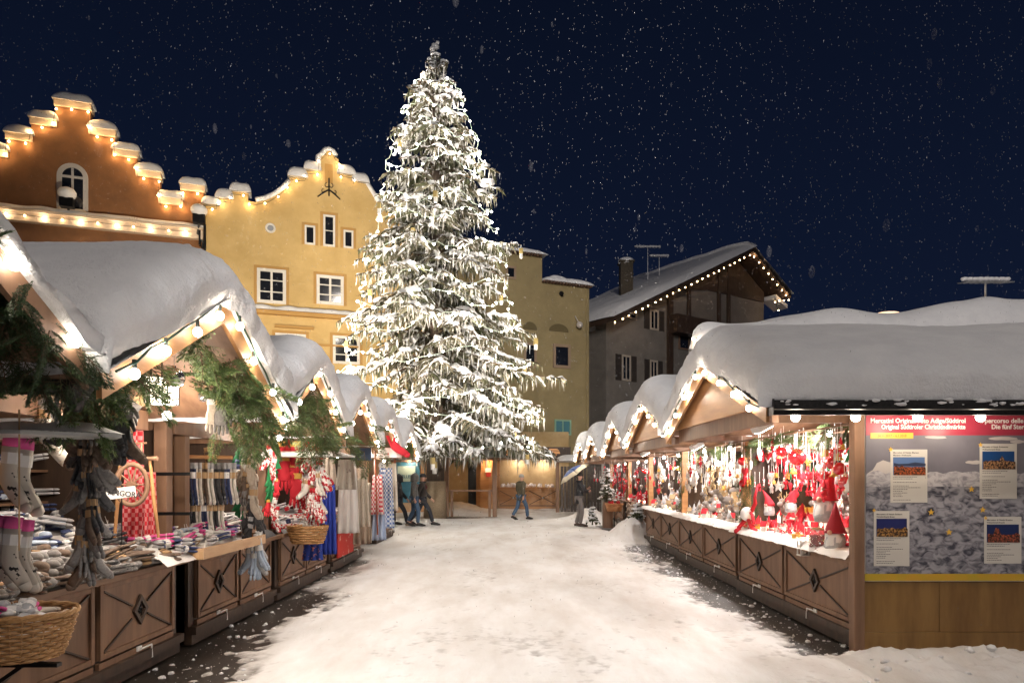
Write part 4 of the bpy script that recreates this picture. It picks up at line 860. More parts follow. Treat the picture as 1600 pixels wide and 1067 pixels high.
for kk in range(NB):
    w = kk/NB; z = 3.3 + 16.0*w**1.12; r0 = prof(z); a += 2.39996 + U(-.3, .3)
    irr = noise.noise((cos(a)*1.5, sin(a)*1.5, z*.62)); irr2 = noise.noise((cos(a)*2.6, sin(a)*2.6, z*1.3 + 9))
    if irr2 < -.14 and R() < .8: continue
    L = r0*U(.66, 1.04)*(1 + .42*irr)*(1.1 if R() < .15 else 1); zz = z + U(-.15, .15)
    if L < .22: L = .22
    d = Vector((cos(a), sin(a), 0)); sd = Vector((-d.y, d.x, 0))
    rise = U(.08, .42)*min(1.4, L)*(1 if z > 8 else .7); dr = U(.2, .55) + (.1 if z < 6 else 0)
    dr = min(dr, (z - 1.9)/L); bend = U(-.22, .22)
    N = max(5, int(L*3.4)); pts = []
    for i in range(N+1):
        t = i/N; pts.append(Vector((TX, TY, zz)) + d*(L*t) + sd*(bend*L*t*t + .05*sin(t*7+kk)*L*.3) + Vector((0, 0, rise*sin(t*2.2) - dr*L*t**1.7 + (.16*L*max(0, t-.7)*2))))
    fo.tube(pts, [.05*(1-t/(N+2)) + .012 for t in range(N+1)], 5, 2)
    S = max(4, int(L*4.4)); hv = U(.45, 1.0)
    for i in range(S):
        t = .14 + .86*(i + U(-.3, .3))/S; t = min(.99, max(.1, t)); f = t*N; i0 = min(N-1, int(f)); p = pts[i0].lerp(pts[i0+1], f-i0)
        wl = (.22 + .6*sin(pi*min(1, t*.95)**.8))*min(1, L*.42)*U(.55, 1.25)
        for sgn in (-1, 1):
            if R() < .12: continue
            q = d*U(.25, .9) + sd*sgn*U(.7, 1.1) + Vector((0, 0, U(-.25, .12))); q.normalize(); dd_ = U(.3, .75); q2 = [p + q*wl*u + Vector((0, 0, -dd_*wl*u*u)) for u in (0, .5, 1)]
            fo.tube(q2, [.018, .012, .006], 4, 2)
            c = q.cross(Vector((0, 0, 1)))*.07; fo.add([q2[0]-c, q2[0]+c, q2[1]+c*1.2, q2[2], q2[1]-c*1.2], [(0, 1, 2, 3, 4)], 0 if R() < .5 else 3)
            nh = max(2, int(wl*6))
            for h in range(nh):
                u = (h+R())/nh; pp = p + q*wl*u + Vector((0, 0, -dd_*wl*u*u)); hang(pp + Vector((0, 0, .02)), U(.12, .62)*(1.1 if z < 7 else .8)*min(1, .45+L*.2), U(.014, .036))
            if R() < .66*hv + .14:
                r_ = U(.02, .085)*min(1, .5+L*.25); u0 = U(0, .4); u1 = U(.6, 1)
                s0_ = p + q*wl*u0 + Vector((0, 0, -dd_*wl*u0*u0)); s1_ = p + q*wl*.5*(u0+u1) + Vector((0, 0, -dd_*wl*(.5*(u0+u1))**2)); s2_ = p + q*wl*u1 + Vector((0, 0, -dd_*wl*u1*u1)); snowstrip([s0_, s1_, s2_], [r_*.5, r_, r_*.3], 5, .6)
        if R() < .5: hang(p, U(.25, .6), .035)
    seg = []; rad = []; base = U(.05, .13)*min(1, .5 + L*.3)*hv*1.15
    for i in range(N*3+1):
        t = i/(N*3)
        f = t*N; i0 = min(N-1, int(f)); p = pts[i0].lerp(pts[i0+1], f-i0); g_ = noise.noise(p*1.9 + Vector((0, 0, 40)))
        if t < .15 or g_ < -.18 or i == N*3:
            if len(seg) > 2: rad[0] *= .4; rad[-1] *= .35; snowstrip(seg, rad, 7, .62)
            seg = []; rad = []; continue
        seg.append(p); rad.append(base*(.55 + .65*sin(pi*min(1, t**1.2)*.93))*(1 + .7*g_) + .01)
    if R() < .28:
        c = pts[int(N*U(.5, .95))]; sn.ball(c + Vector((0, 0, .06)), U(.12, .27)*min(1, .5+L*.2), 8, sx=U(1, 1.6), sz=.6, jit=.35)
    if R() < .45: li.tube([pts[-1], pts[-1] - Vector((0, 0, U(.15, .4)))], [.018, .003], 4)
    tips.append((a, pts[-1], pts[max(0, N-2)], z))
# top leader
for i in range(9):
    p = Vector((TX + U(-.12, .12), TY + U(-.12, .12), 19.2 + i*.1)); sn.ball(p, U(.08, .16), 7, jit=.35)
    for _ in range(5): hang(p, U(.15, .3), .03)
m_need = mat('spruce_needles', (.034, .042, .016), .8, (.075, .078, .036), 5); m_frost = mat('frosted_needles', (.6, .59, .56), .8); m_fr2 = mat('half_frosted_needles', (.17, .16, .11), .8); m_twig = mat('spruce_twig', (.1, .065, .04), .9)
fo.build('crown', [m_need, m_frost, m_twig, m_fr2], T)
sn.build('snow_cover', M_snow, T, smooth=True)
li.build('icicle', mat('icicle_ice', (.75, .8, .85), .15), T)['kind'] = 'stuff'
# light chains
M_tb = glow('tree_bulb_glass', (1, .9, .76), 26); random.seed(9)
for k in range(15):
    z0 = 3.0 + k*1.08; a0 = -pi/2 - 1.7; pts = []; n = 22; dz = U(-.7, .9)
    for i in range(n+1):
        a = a0 + 3.4*i/n; z_ = z0 + dz*i/n + .3*sin(i*.8+k) ; r_ = prof(z_)*(.82+.05*sin(i*2.1+k)) ; pts.append(Vector((TX + r_*cos(a), TY + r_*sin(a), z_)))
    bulbs_along(pts, max(.38, .62 - k*.012), ['light chain round the %s of the tall snowy tree' % s for s in ('lowest hanging boughs', 'drooping skirt just above the lowest boughs', 'broad lower third', 'lower crown beside the stall roofs', 'crown level with the far roof eaves', 'crown level with the olive house window', 'crown just below its middle', 'middle of the crown', 'crown just above its middle', 'crown level with the yellow house windows', 'upper crown by the yellow gable', 'upper third', 'narrow part below the tip', 'slender neck under the tip', 'very tip')][k],
        'light chain', group='light chains on the tree', r=.04 if k % 2 else .034, drop=.02, cable=.012, light_every=3, e=17, col=(1, .9, .78), jitter=.12, lrad=.12, mb=M_tb, first=.3, cmat=mat('white_cable', (.5, .6, .5), .5))
# hanging lantern ornaments
t = thing('lantern_ornament', (0, 0, 0), 'small yellow and white lantern ornament hanging from a bough tip of the tree', 'ornament', 'lantern ornaments on the tree')
b = MB(); b.box(-.07, .07, -.07, .07, -.34, -.1); b.build('yellow_case', mat('ornament_yellow', (.42, .32, .12), .5), t)
b = MB(); b.box(-.055, .055, -.055, .055, -.55, -.342); b.build('white_tail', M_white, t); b = MB(); b.tube([(0, 0, 0), (0, 0, -.1)], .01, 4); b.build('hook', M_iron, t)
cand = [q for q in tips if -pi < ((q[0]+pi) % (2*pi) - pi) < 0.3 and q[3] > 3.2]; random.shuffle(cand)
for i, q in enumerate(cand[:18]):
    p = q[1] - Vector((0, 0, .05))
    if i == 0: t.location = p
    else: dup(t, loc=p, rot=(0, 0, U(0, 3)), scale=U(.75, 1.05))
# ------------------------------------------------------------------ people
def skinmesh(name, bones, rad, mats, parent, lv=2, root=0, matfn=None):
    """bones: dict name->(x,y,z); edges list; rad dict"""
    J, E = bones; names = list(J); idx = {n: i for i, n in enumerate(names)}
    me = bpy.data.meshes.new(name); me.from_pydata([J[n] for n in names], [(idx[a], idx[b]) for a, b in E], [])
    bm = bmesh.new(); bm.from_mesh(me); L = bm.verts.layers.skin.verify(); bm.verts.ensure_lookup_table()
    for i, n in enumerate(names):
        r = rad[n]; r = r if isinstance(r, tuple) else (r, r); bm.verts[i][L].radius = r; bm.verts[i][L].use_root = (i == root)
    bm.to_mesh(me); bm.free()
    ob = bpy.data.objects.new(name, me); COL.objects.link(ob)
    s = ob.modifiers.new('skin', 'SKIN'); s.use_smooth_shade = True; s.branch_smoothing = .3
    u = ob.modifiers.new('sub', 'SUBSURF'); u.levels = lv; u.render_levels = lv
    bpy.context.view_layer.update()
    m2 = bpy.data.meshes.new_from_object(ob.evaluated_get(bpy.context.evaluated_depsgraph_get())); ob.modifiers.clear()
    ob.data = m2; m2.materials.clear()
    for m in mats: m2.materials.append(m)
    for p in m2.polygons: p.use_smooth = True; p.material_index = matfn(p.center) if matfn else 0
    if parent: ob.parent = parent
    return ob
M_skin = mat('skin', (.5, .27, .19), .55)
def rotz(p, a): return (p[0]*cos(a) - p[1]*sin(a), p[0]*sin(a) + p[1]*cos(a), p[2])
def person(loc, face, label, jacket, trousers, shoes, hat=None, hatkind='hood', stride=.3, arms=((-.05, -.02), (.05, .02)), hand_at=None, H=1.9, legspread=.09, hem=.82, beard=None, bag=None):
    """faces +y locally, rotated by `face`; stride>0: right foot forward"""
    t = thing('person', (0, 0, 0), label, 'person', 'people on the snow')
    k = H/1.75; S = stride; hip = .93 - abs(S)*.12
    J = {'pelvis': (0, 0, hip), 'belly': (0, .01, hip+.14), 'chest': (0, .015, hip+.33), 'neckb': (0, .0, hip+.5), 'neck': (0, .015, hip+.56), 'head': (0, .03, hip+.65), 'crown': (0, .02, hip+.72)}
    RD = {'pelvis': (.135, .1), 'belly': (.12, .09), 'chest': (.13, .09), 'neckb': (.07, .055), 'neck': .05, 'head': (.078, .09), 'crown': (.06, .07)}
    E = [('pelvis', 'belly'), ('belly', 'chest'), ('chest', 'neckb'), ('neckb', 'neck'), ('neck', 'head'), ('head', 'crown')]
    for s, sd, f in ((1, 'r', S), (-1, 'l', -S)):
        kx = s*legspread; ky = f*.5 + .06; kz = .49; ax = s*legspread*.9
        foot = f*1.05; az = .1 + (.06 if f < -.1 else 0)
        J['hip'+sd] = (s*.09, 0, hip-.04); J['knee'+sd] = (kx, ky, kz); J['ank'+sd] = (ax, foot-.04, az); J['toe'+sd] = (ax, foot+.16, .045 if f >= -.1 else .03)
        RD['hip'+sd] = .088; RD['knee'+sd] = .058; RD['ank'+sd] = .042; RD['toe'+sd] = (.04, .032)
        E += [('pelvis', 'hip'+sd), ('hip'+sd, 'knee'+sd), ('knee'+sd, 'ank'+sd), ('ank'+sd, 'toe'+sd)]
        sw = -f*.55; sh = (s*.19, .0, hip+.46)
        el = (s*.24, sw*.4 - .03, hip+.19); ha = (s*.23, sw + .07, hip-.03)
        if hand_at and hand_at.get(sd): el, ha = hand_at[sd]
        J['sh'+sd], J['el'+sd], J['wr'+sd] = sh, el, ha; RD['sh'+sd] = .062; RD['el'+sd] = .042; RD['wr'+sd] = .027
        E += [('chest', 'sh'+sd), ('sh'+sd, 'el'+sd), ('el'+sd, 'wr'+sd)]
        dv = (Vector(ha) - Vector(el)).normalized(); side = dv.cross(Vector((1, 0, 0))); side = side.normalized() if side.length > .2 else Vector((0, 1, 0)); cu = side.cross(dv)*(-s)
        palm = Vector(ha) + dv*.06; J['palm'+sd] = tuple(palm); RD['palm'+sd] = (.036, .018); E.append(('wr'+sd, 'palm'+sd))
        for q in range(4):
            o = side*(.026 - .0175*q); L = (.036, .04, .037, .029)[q]; a = palm + dv*.02 + o; c = a + dv*L + cu*.01; e = c + dv*L*.6 + cu*.025
            for nm, pp in (('a', a), ('b', c), ('c', e)): J['f%d%s%s' % (q, nm, sd)] = tuple(pp); RD['f%d%s%s' % (q, nm, sd)] = .0088
            E += [('palm'+sd, 'f%da%s' % (q, sd)), ('f%da%s' % (q, sd), 'f%db%s' % (q, sd)), ('f%db%s' % (q, sd), 'f%dc%s' % (q, sd))]
        a = Vector(ha) + dv*.03 + side*.03; c = a + side*.025 + dv*.03
        J['ta'+sd], J['tb'+sd] = tuple(a), tuple(c); RD['ta'+sd] = .011; RD['tb'+sd] = .009; E += [('wr'+sd, 'ta'+sd), ('ta'+sd, 'tb'+sd)]
    J = {n: (x*k, y*k, z*k) for n, (x, y, z) in J.items()}; z0 = min(J['toer'][2], J['toel'][2])
    skinmesh('body', (J, E), RD, [M_skin, shoes], t, 2, 0, lambda c: 1 if c.z < .13 else 0)
    # face details
    hp = Vector(J['head']); b = MB(); b.tube([hp + Vector((0, .088, .02)), hp + Vector((0, .112, -.018)), hp + Vector((0, .09, -.03))], [.008, .017, .012], 6); b.build('nose', M_skin, t)
    for sx_ in (-1, 1):
        b = MB(); b.ball(hp + Vector((sx_*.032, .088, .02)), .012, 8); b.build('eye', mat('eye_dark', (.03, .02, .015), .2), t)
        b = MB(); b.ball(hp + Vector((sx_*.083, .0, .0)), .028, 8, sx=.4, sz=1.2); b.build('ear', M_skin, t)
    b = MB(); b.tube([hp + Vector((-.026, .088, -.052)), hp + Vector((0, .097, -.054)), hp + Vector((.026, .088, -.052))], .007, 6); b.build('mouth', mat('lip_red', (.35, .1, .08), .5), t)
    # jacket
    up = ['pelvis', 'belly', 'chest', 'neckb', 'shr', 'elr', 'wrr', 'shl', 'ell', 'wrl']; JJ = {n: J[n] for n in up}; JJ['hem'] = (0, .0, hem*k*.9)
    JR = {'pelvis': (.19, .155), 'belly': (.185, .15), 'chest': (.185, .15), 'neckb': (.105, .09), 'shr': .095, 'elr': .072, 'wrr': .052, 'shl': .095, 'ell': .072, 'wrl': .052, 'hem': (.18, .15)}
    skinmesh('jacket', (JJ, [('hem', 'pelvis'), ('pelvis', 'belly'), ('belly', 'chest'), ('chest', 'neckb'), ('chest', 'shr'), ('shr', 'elr'), ('elr', 'wrr'), ('chest', 'shl'), ('shl', 'ell'), ('ell', 'wrl')]), JR, [jacket], t, 2, 0)
    b = MB(); b.tube([Vector(J['neckb']) + Vector((.1*cos(i*.7), .01 + .09*sin(i*.7), .015)) for i in range(10)], .032, 6); b.build('collar', jacket, t, smooth=True)
    tr = ['pelvis', 'hipr', 'kneer', 'ankr', 'hipl', 'kneel', 'ankl']; TR = {'pelvis': (.15, .12), 'hipr': .105, 'kneer': .08, 'ankr': .07, 'hipl': .105, 'kneel': .08, 'ankl': .07}
    skinmesh('trousers', ({n: J[n] for n in tr}, [('pelvis', 'hipr'), ('hipr', 'kneer'), ('kneer', 'ankr'), ('pelvis', 'hipl'), ('hipl', 'kneel'), ('kneel', 'ankl')]), TR, [trousers], t, 2, 0)
    for sd in 'rl':
        a = Vector(J['ank'+sd]); e = Vector(J['toe'+sd]); b = MB(); b.tube([a + Vector((0, -.06, -.055)), a + Vector((0, -.01, -.03)), e + Vector((0, -.05, .0)), e + Vector((0, .05, -.01))], [.045, .06, .055, .035], 8, flat=.8); b.build('shoe', shoes, t, smooth=True)
    # headgear: opens to the face
    if hatkind == 'hood':
        def hf(u, v):
            th = pi*.16 + (2*pi - pi*.32)*u + pi/2; z = -.15 + .3*v; r = .135*(1 - max(0, (v-.45)/.55)**2.4*.93)*(1 + .1*(v < .1))
            return hp + Vector((r*cos(th), -.005 + r*1.12*sin(th), z))
        b = MB(); b.grid(hf, 20, 10); o = b.build('hood', hat, t, smooth=True); sm = o.modifiers.new('s', 'SOLIDIFY'); sm.thickness = .015
    else:
        b = MB(); b.lathe([(.098, .02), (.104, .045), (.102, .08), (.088, .12), (.05, .15), (.005, .158)], hp + Vector((0, -.01, 0)), 16, sy=1.1); b.build('hat', hat, t, smooth=True)
        if hatkind == 'hair':
            pass
    if bag:
        b = MB(); b.box(-.15, .15, -.3, -.14, (hip+.02)*k, (hip+.45)*k); b.build('backpack', bag, t, bevel=.05)
        for s in (-1, 1): b = MB(); b.tube([(s*.1, -.14, (hip+.42)*k), (s*.12, .03, (hip+.53)*k), (s*.12, .15, (hip+.35)*k), (s*.13, .0, (hip+.1)*k), (s*.13, -.14, (hip+.06)*k)], .02, 5, flat=.6); b.build('strap', bag, t)
    t.location = loc; t.rotation_euler = (0, 0, face); return t, J
def gz(x, y): return gh(x, y) - .005
m_black = mat('black_jacket', (.012, .012, .014), .7, (.022, .022, .025), 20); m_olj = mat('olive_jacket', (.06, .05, .028), .8, (.085, .07, .04), 14); m_grj = mat('grey_jacket', (.1, .1, .095), .8, (.15, .145, .14), 25)
m_jean = mat('blue_jeans', (.03, .06, .11), .85, (.05, .09, .15), 18); m_dkj = mat('dark_jeans', (.02, .022, .03), .85); m_gtr = mat('grey_trousers', (.16, .14, .13), .85); m_bl = mat('black_boot', (.012, .01, .01), .5); m_tan = mat('tan_boot', (.28, .2, .14), .7)
x, y = (814-CX)*27.3/F, 27.3
person((x, y, gz(x, y)), radians(-50), 'person in an olive jacket, grey knit cap and jeans walking before the far stall', m_olj, m_jean, m_bl, mat('grey_knit', (.25, .24, .22), .9), 'hat', stride=.28, hem=.8)
x, y = (905-CX)*23.3/F, 23.3; ux = .2
tp, J = person((x, y, gz(x, y)), radians(-88), 'person in a black jacket and grey trousers holding a blue and cream umbrella', m_black, m_gtr, mat('brown_boot', (.06, .035, .025), .6), mat('dark_hair', (.02, .014, .01), .7), 'hat', stride=.05,
    hand_at={'l': ((-.2, .14, 1.12), (-.1, .27, 1.2)), 'r': ((.22, .13, 1.1), (.1, .28, 1.12))}, hem=.78)
# umbrella: shaft leans back over the shoulder
um = thing('umbrella', (x + .3, y + .12, gz(x, y) + 1.2), 'open umbrella with blue and cream panels leaning back over a shoulder', 'umbrella')
top = Vector((x - .28, y + .1, gz(x, y) + 1.98)); hd = Vector((x + .3, y + .12, gz(x, y) + 1.17)); ax = (top - hd).normalized(); q = ax.to_track_quat('Z', 'Y').to_matrix().to_4x4()
b = MB(); b.tube([hd - ax*.12, top + ax*.06], .009, 6); b.build('shaft', M_iron, um); b = MB(); b.tube([hd - ax*.12, hd + ax*.02], .017, 8); b.build('handle', M_woodD, um)
for i in range(8):
    b = MB(); b.M = Matrix.Translation(top) @ q
    def cf_(u, v, i=i):
        t_ = 2*pi*(i+u)/8; r = .6*v; sag = .05*sin(pi*u)*v*v; rr = r*(1 - .06*sin(pi*u)*v); return (rr*cos(t_), rr*sin(t_), -.24*v*v - (0 if v else 0) + sag*.4)
    b.grid(cf_, 5, 7); b.mi = [1 if (k_ % 6) > 3 else 0 for k_ in range(len(b.f))]; o = b.build('canopy_panel', [mat('umbrella_blue', (.025, .07, .26), .6), mat('umbrella_cream', (.62, .54, .4), .6)], um, smooth=True); s_ = o.modifiers.new('s', 'SOLIDIFY'); s_.thickness = .004
    b = MB(); b.M = Matrix.Translation(top) @ q; t_ = 2*pi*i/8; b.tube([(.6*v*cos(t_), .6*v*sin(t_), -.24*v*v - .012) for v in (0, .25, .5, .75, 1)], .005, 4); b.build('rib', M_iron, um)
for (px, Y, fc, lab, jk, tr, sh, hk, hm, st, kw) in (
    (606, 24.2, 80, 'person all in black half hidden behind the hanging white discs', m_black, m_dkj, m_bl, 'hood', m_black, .24, {}),
    (622, 23.6, -90, 'person in a black hooded coat and pale boots striding right beside the stall', m_black, m_dkj, m_tan, 'hood', m_black, .33, {}),
    (647, 23.4, -75, 'person in a grey hooded jacket and blue jeans next to the trunk', m_grj, m_jean, m_bl, 'hood', m_grj, .14, {}),
    (660, 24.0, -88, 'person in dark clothes with a dark red backpack behind the grey hooded walker', mat('dark_coat', (.03, .025, .022), .8), m_dkj, m_bl, 'hat', mat('dark_cap', (.02, .018, .02), .9), .36, {'bag': mat('red_backpack', (.14, .02, .025), .7)})):
    x = (px-CX)*Y/F; person((x, Y, gz(x, Y)), radians(fc if px != 606 else -80), lab, jk, tr, sh, hm, hk, stride=st, **kw)
# ------------------------------------------------------------------ goods: builders
class Proto:
    """first use moves the built thing itself, later uses copy it with its parts"""
    def __init__(s, fn, label, cat, group): s.fn, s.label, s.cat, s.group, s.o = fn, label, cat, group, None
    def put(s, loc, rot=(0, 0, 0), sc_=1.0, label=None, group=None):
        if s.o is None:
            s.o = s.fn(); tag(s.o, s.label, s.cat, s.group); s.base = s.o; o = s.o
        else: o = dup(s.base)
        o.location = loc; o.rotation_euler = rot; o.scale = (sc_,)*3 if isinstance(sc_, (int, float)) else sc_
        o['label'] = label or s.label; o['group'] = group or s.group
        return o
def c(n, r, g, b_, **k): return mat(n, (r, g, b_), k.pop('rough', .85), **k)
W_grey = c('grey_wool', .16, .15, .15, col2=(.25, .24, .23), scale=60); W_brown = c('brown_wool', .11, .075, .055, col2=(.17, .12, .09), scale=60); W_beige = c('beige_wool', .5, .42, .34, col2=(.6, .53, .45), scale=60)
W_cream = c('cream_wool', .68, .64, .58, col2=(.75, .71, .66), scale=50); W_ltgrey = c('light_grey_wool', .42, .42, .43, col2=(.52, .52, .54), scale=60); W_blue = c('pale_blue_wool', .42, .5, .62); W_navy = c('navy_wool', .03, .045, .12, col2=(.06, .08, .18), scale=50)
W_pink = c('pink_wool', .7, .1, .32); W_teal = c('turquoise_wool', .03, .3, .45); W_lilac = c('lilac_wool', .4, .28, .6); W_white = c('white_wool', .78, .76, .74); W_red = c('red_felt', .55, .02, .035); W_dark = c('charcoal_wool', .035, .035, .04, col2=(.07, .07, .075), scale=60)
W_kraft = c('kraft_label', .45, .29, .15); W_stripe = c('striped_wool', .5, .5, .52, col2=(.06, .07, .11), scale=22, kind='wave', stretch=(0, 0, 1), ramp=(.45, .55)); W_rein = c('reindeer_knit', .6, .55, .48, col2=(.02, .018, .018), scale=26, ramp=(.62, .65), detail=2)
W_knit = c('red_white_knit', .45, .02, .03, col2=(.8, .78, .75), scale=30, kind='noise', ramp=(.48, .52), detail=2); W_plaid = c('red_plaid', .5, .015, .025, col2=(.68, .25, .25), scale=26, kind='checker'); W_green = c('green_felt', .01, .16, .05); W_bluecl = c('royal_blue_cloth', .02, .05, .35)
W_check = c('blue_check', .12, .2, .42, col2=(.7, .72, .75), scale=22, kind='checker'); W_rcheck = c('red_check', .5, .05, .08, col2=(.7, .66, .62), scale=22, kind='checker'); W_linen = c('linen', .5, .44, .36, col2=(.58, .52, .44), scale=30)
G_red = mat('red_glass', (.55, .008, .012), .06, spec=.9, coat=.6); G_silver = mat('silver_glass', (.75, .72, .7), .08, metal=.9); W_straw = c('straw', .42, .3, .16); W_fur = c('white_fur', .82, .8, .77, bump=.03, scale=30, bscale=80); W_plush = c('beige_plush', .4, .31, .24, bump=.02, scale=30, bscale=90); W_wht = c('white_painted_wood', .75, .72, .68)
W_gold = mat('amber_card', (.6, .33, .05), .5); W_skinf = c('doll_skin', .6, .35, .25); W_orange = c('orange_slice', .6, .22, .05); W_greyplush = c('grey_plush', .25, .22, .2, bump=.02, scale=30, bscale=90)
def sockgeo(b, k=1.0, yo=0, mi=0, mc=1, foot=1.0, toe=None):
    toe = mi if toe is None else toe
    pts = [(0, yo, 0), (0, yo, -.05)]; b.tube(pts, [.036*k, .037*k], 8, mc, flat=.42, up=(0, 1, 0))
    pts = [(0, yo, -.048), (0, yo, -.11), (.0, yo, -.155), (.003, yo, -.195), (.024, yo, -.235), (.05, yo, -.27), (.07, yo, -.3)]
    b.tube(pts, [.036*k, .034*k, .033*k, .037*k, .035*k, .032*k, .028*k], 8, mi, flat=.38, up=(0, 1, 0))
    b.tube([(.069, yo, -.298), (.083, yo, -.32), (.09, yo, -.331)], [.028*k, .023*k, .008], 8, toe, flat=.45, up=(0, 1, 0))
def sock_pair(m, mc, band=W_kraft, lay=False, toe=0):
    def f():
        t = thing('sock_pair' if lay else 'hanging_socks', (0, 0, 0), 'x', 'socks'); b = MB()
        if lay: b.M = Matrix.Translation((.0, 0, .015)) @ Matrix.Rotation(pi/2, 4, 'X') @ Matrix.Translation((0, 0, .12))
        sockgeo(b, 1, -.015, toe=toe); sockgeo(b, 1.02, .018, toe=toe); b.build('sock', [m, mc], t, smooth=True)
        if band:
            b = MB()
            if lay: b.M = Matrix.Translation((.0, 0, .015)) @ Matrix.Rotation(pi/2, 4, 'X') @ Matrix.Translation((0, 0, .12))
            b.tube([(0, .0015, -.075), (0, .0015, -.125)], [.041, .04], 8, 0, flat=.95, up=(0, 1, 0)); b.build('paper_band', band, t)
        return t
    return f
def rolled(m, mc):
    def f():
        t = thing('rolled_socks', (0, 0, 0), 'x', 'socks'); b = MB(); b.tube([(-.075, 0, .03), (-.06, 0, .03), (0, 0, .032), (.06, 0, .03), (.078, 0, .03)], [.014, .03, .034, .031, .012], 10, flat=.8, up=(0, 0, 1)); b.build('roll', m, t, smooth=True)
        b = MB(); b.tube([(-.02, 0, .032), (.02, 0, .032)], [.0355, .0355], 10, flat=.82, up=(0, 0, 1)); b.build('paper_band', mc, t); return t
    return f
def glove(m, mc):
    def f():
        t = thing('knitted_gloves', (0, 0, 0), 'x', 'gloves'); b = MB(); b.tube([(0, 0, 0), (0, 0, -.07), (0, 0, -.1), (0, 0, -.16), (0, 0, -.175)], [.034, .033, .042, .045, .03], 8, 0, flat=.4, up=(0, 1, 0))
        for i in range(4): x = -.032 + .021*i; L = (.055, .07, .075, .062)[i]; b.tube([(x, 0, -.165), (x*1.25, .004, -.165-L*.6), (x*1.3, .012, -.165-L)], [.0105, .0105, .007], 6)
        b.tube([(.038, 0, -.11), (.06, .0, -.14), (.066, .005, -.17)], [.013, .012, .007], 6); b.build('glove', m, t, smooth=True)
        b = MB(); b.tube([(0, 0, .004), (0, 0, -.035)], [.037, .037], 8, 0, flat=.5, up=(0, 1, 0)); b.build('paper_band', mc, t); return t
    return f
def heart2(s, n=16): return [(s*.0625*16*sin(2*pi*i/n)**3, s*.0625*(13*cos(2*pi*i/n) - 5*cos(4*pi*i/n) - 2*cos(6*pi*i/n) - cos(8*pi*i/n))) for i in range(n)]
def pad(b, poly, th, mi=0, cz=0):
    """cushion-like solid from a 2D outline in xz"""
    n = len(poly)
    for sg in (-1, 1):
        vs = [(x, 0, z+cz) for x, z in poly] + [(x*.72, sg*th*.75, z*.72+cz) for x, z in poly] + [(0, sg*th, cz)]
        fs = [(i, (i+1) % n, n+(i+1) % n, n+i) for i in range(n)] + [(n+i, n+(i+1) % n, 2*n) for i in range(n)]
        b.add(vs, fs if sg < 0 else [q[::-1] for q in fs], mi)
def star2(r): return [((r if i % 2 == 0 else r*.45)*sin(i*pi/5), (r if i % 2 == 0 else r*.45)*cos(i*pi/5)) for i in range(10)]
def hanger(kind, m, size=.05, L=.12, m2=None):
    def f():
        t = thing({'heart': 'heart_ornament', 'star': 'star_ornament', 'ball': 'glass_bauble', 'bell': 'bell_ornament', 'tree': 'tree_ornament', 'stick': 'twig_star', 'elf': 'elf_ornament', 'cane': 'candy_cane'}[kind], (0, 0, 0), 'x', 'ornament')
        b = MB(); b.tube([(0, 0, L), (0, 0, 0)], .0022, 4); b.build('string', W_wht, t); b = MB()
        if kind == 'heart': pad(b, heart2(size), size*.3, cz=-size*.8)
        elif kind == 'star': pad(b, star2(size), size*.22, cz=-size)
        elif kind == 'ball': b.ball((0, 0, -size), size, 16); b.build('glass', m, t, smooth=True); b = MB(); b.tube([(0, 0, -.004), (0, 0, .01)], size*.2, 8); b.build('cap', G_silver, t); return t
        elif kind == 'bell': b.lathe([(.002, 0), (size*.5, -size*.2), (size*.6, -size), (size, -size*1.5), (size*.9, -size*1.5), (.002, -size*1.2)], n=12); b.ball((0, 0, -size*1.5), size*.25, 6)
        elif kind == 'tree':
            pad(b, [(0, size), (-size*.5, size*.1), (-size*.25, size*.15), (-size*.75, -size), (size*.75, -size), (size*.25, size*.15), (size*.5, size*.1)], size*.15, cz=-size)
        elif kind == 'stick':
            q = star2(size); 
            for i in range(5): a = q[(i*2) % 10]; e = q[(i*2+4) % 10]; b.tube([(a[0], .004*(i % 2), a[1]-size), (e[0], .004*((i+1) % 2), e[1]-size)], size*.06, 5)
        elif kind == 'cane': b.tube([(size*.6*(1-cos(a*.4))-size*.6, 0, size*.55*sin(a*.4)-size*.5) for a in range(8)] + [], size*.14, 6); b.tube([(-.0, 0, -size*.5), (0, 0, -size*2)], size*.14, 6)
        elif kind == 'elf':
            b.lathe([(size*.5, -size*1.0), (size*.42, -size*.5), (size*.1, size*.6), (.001, size*.8)], n=10); b.ball((0, -size*.25, -size*1.05), size*.4, 8, 1); b.ball((0, 0, -size*1.9), size*.62, 8, 0, sz=1.2); b.ball((0, -size*.35, -size*1.5), size*.3, 8, 2)
            for s in (-1, 1): b.tube([(s*size*.2, 0, -size*2.4), (s*size*.25, 0, -size*3.4)], size*.14, 5); b.ball((s*size*.25, -size*.1, -size*3.45), size*.22, 6)
        b.build({'heart': 'felt_heart', 'star': 'felt_star', 'elf': 'doll'}.get(kind, 'body'), [m, m2 or W_skinf, W_fur], t, smooth=kind in ('elf', 'bell', 'cane', 'heart')); return t
    return f
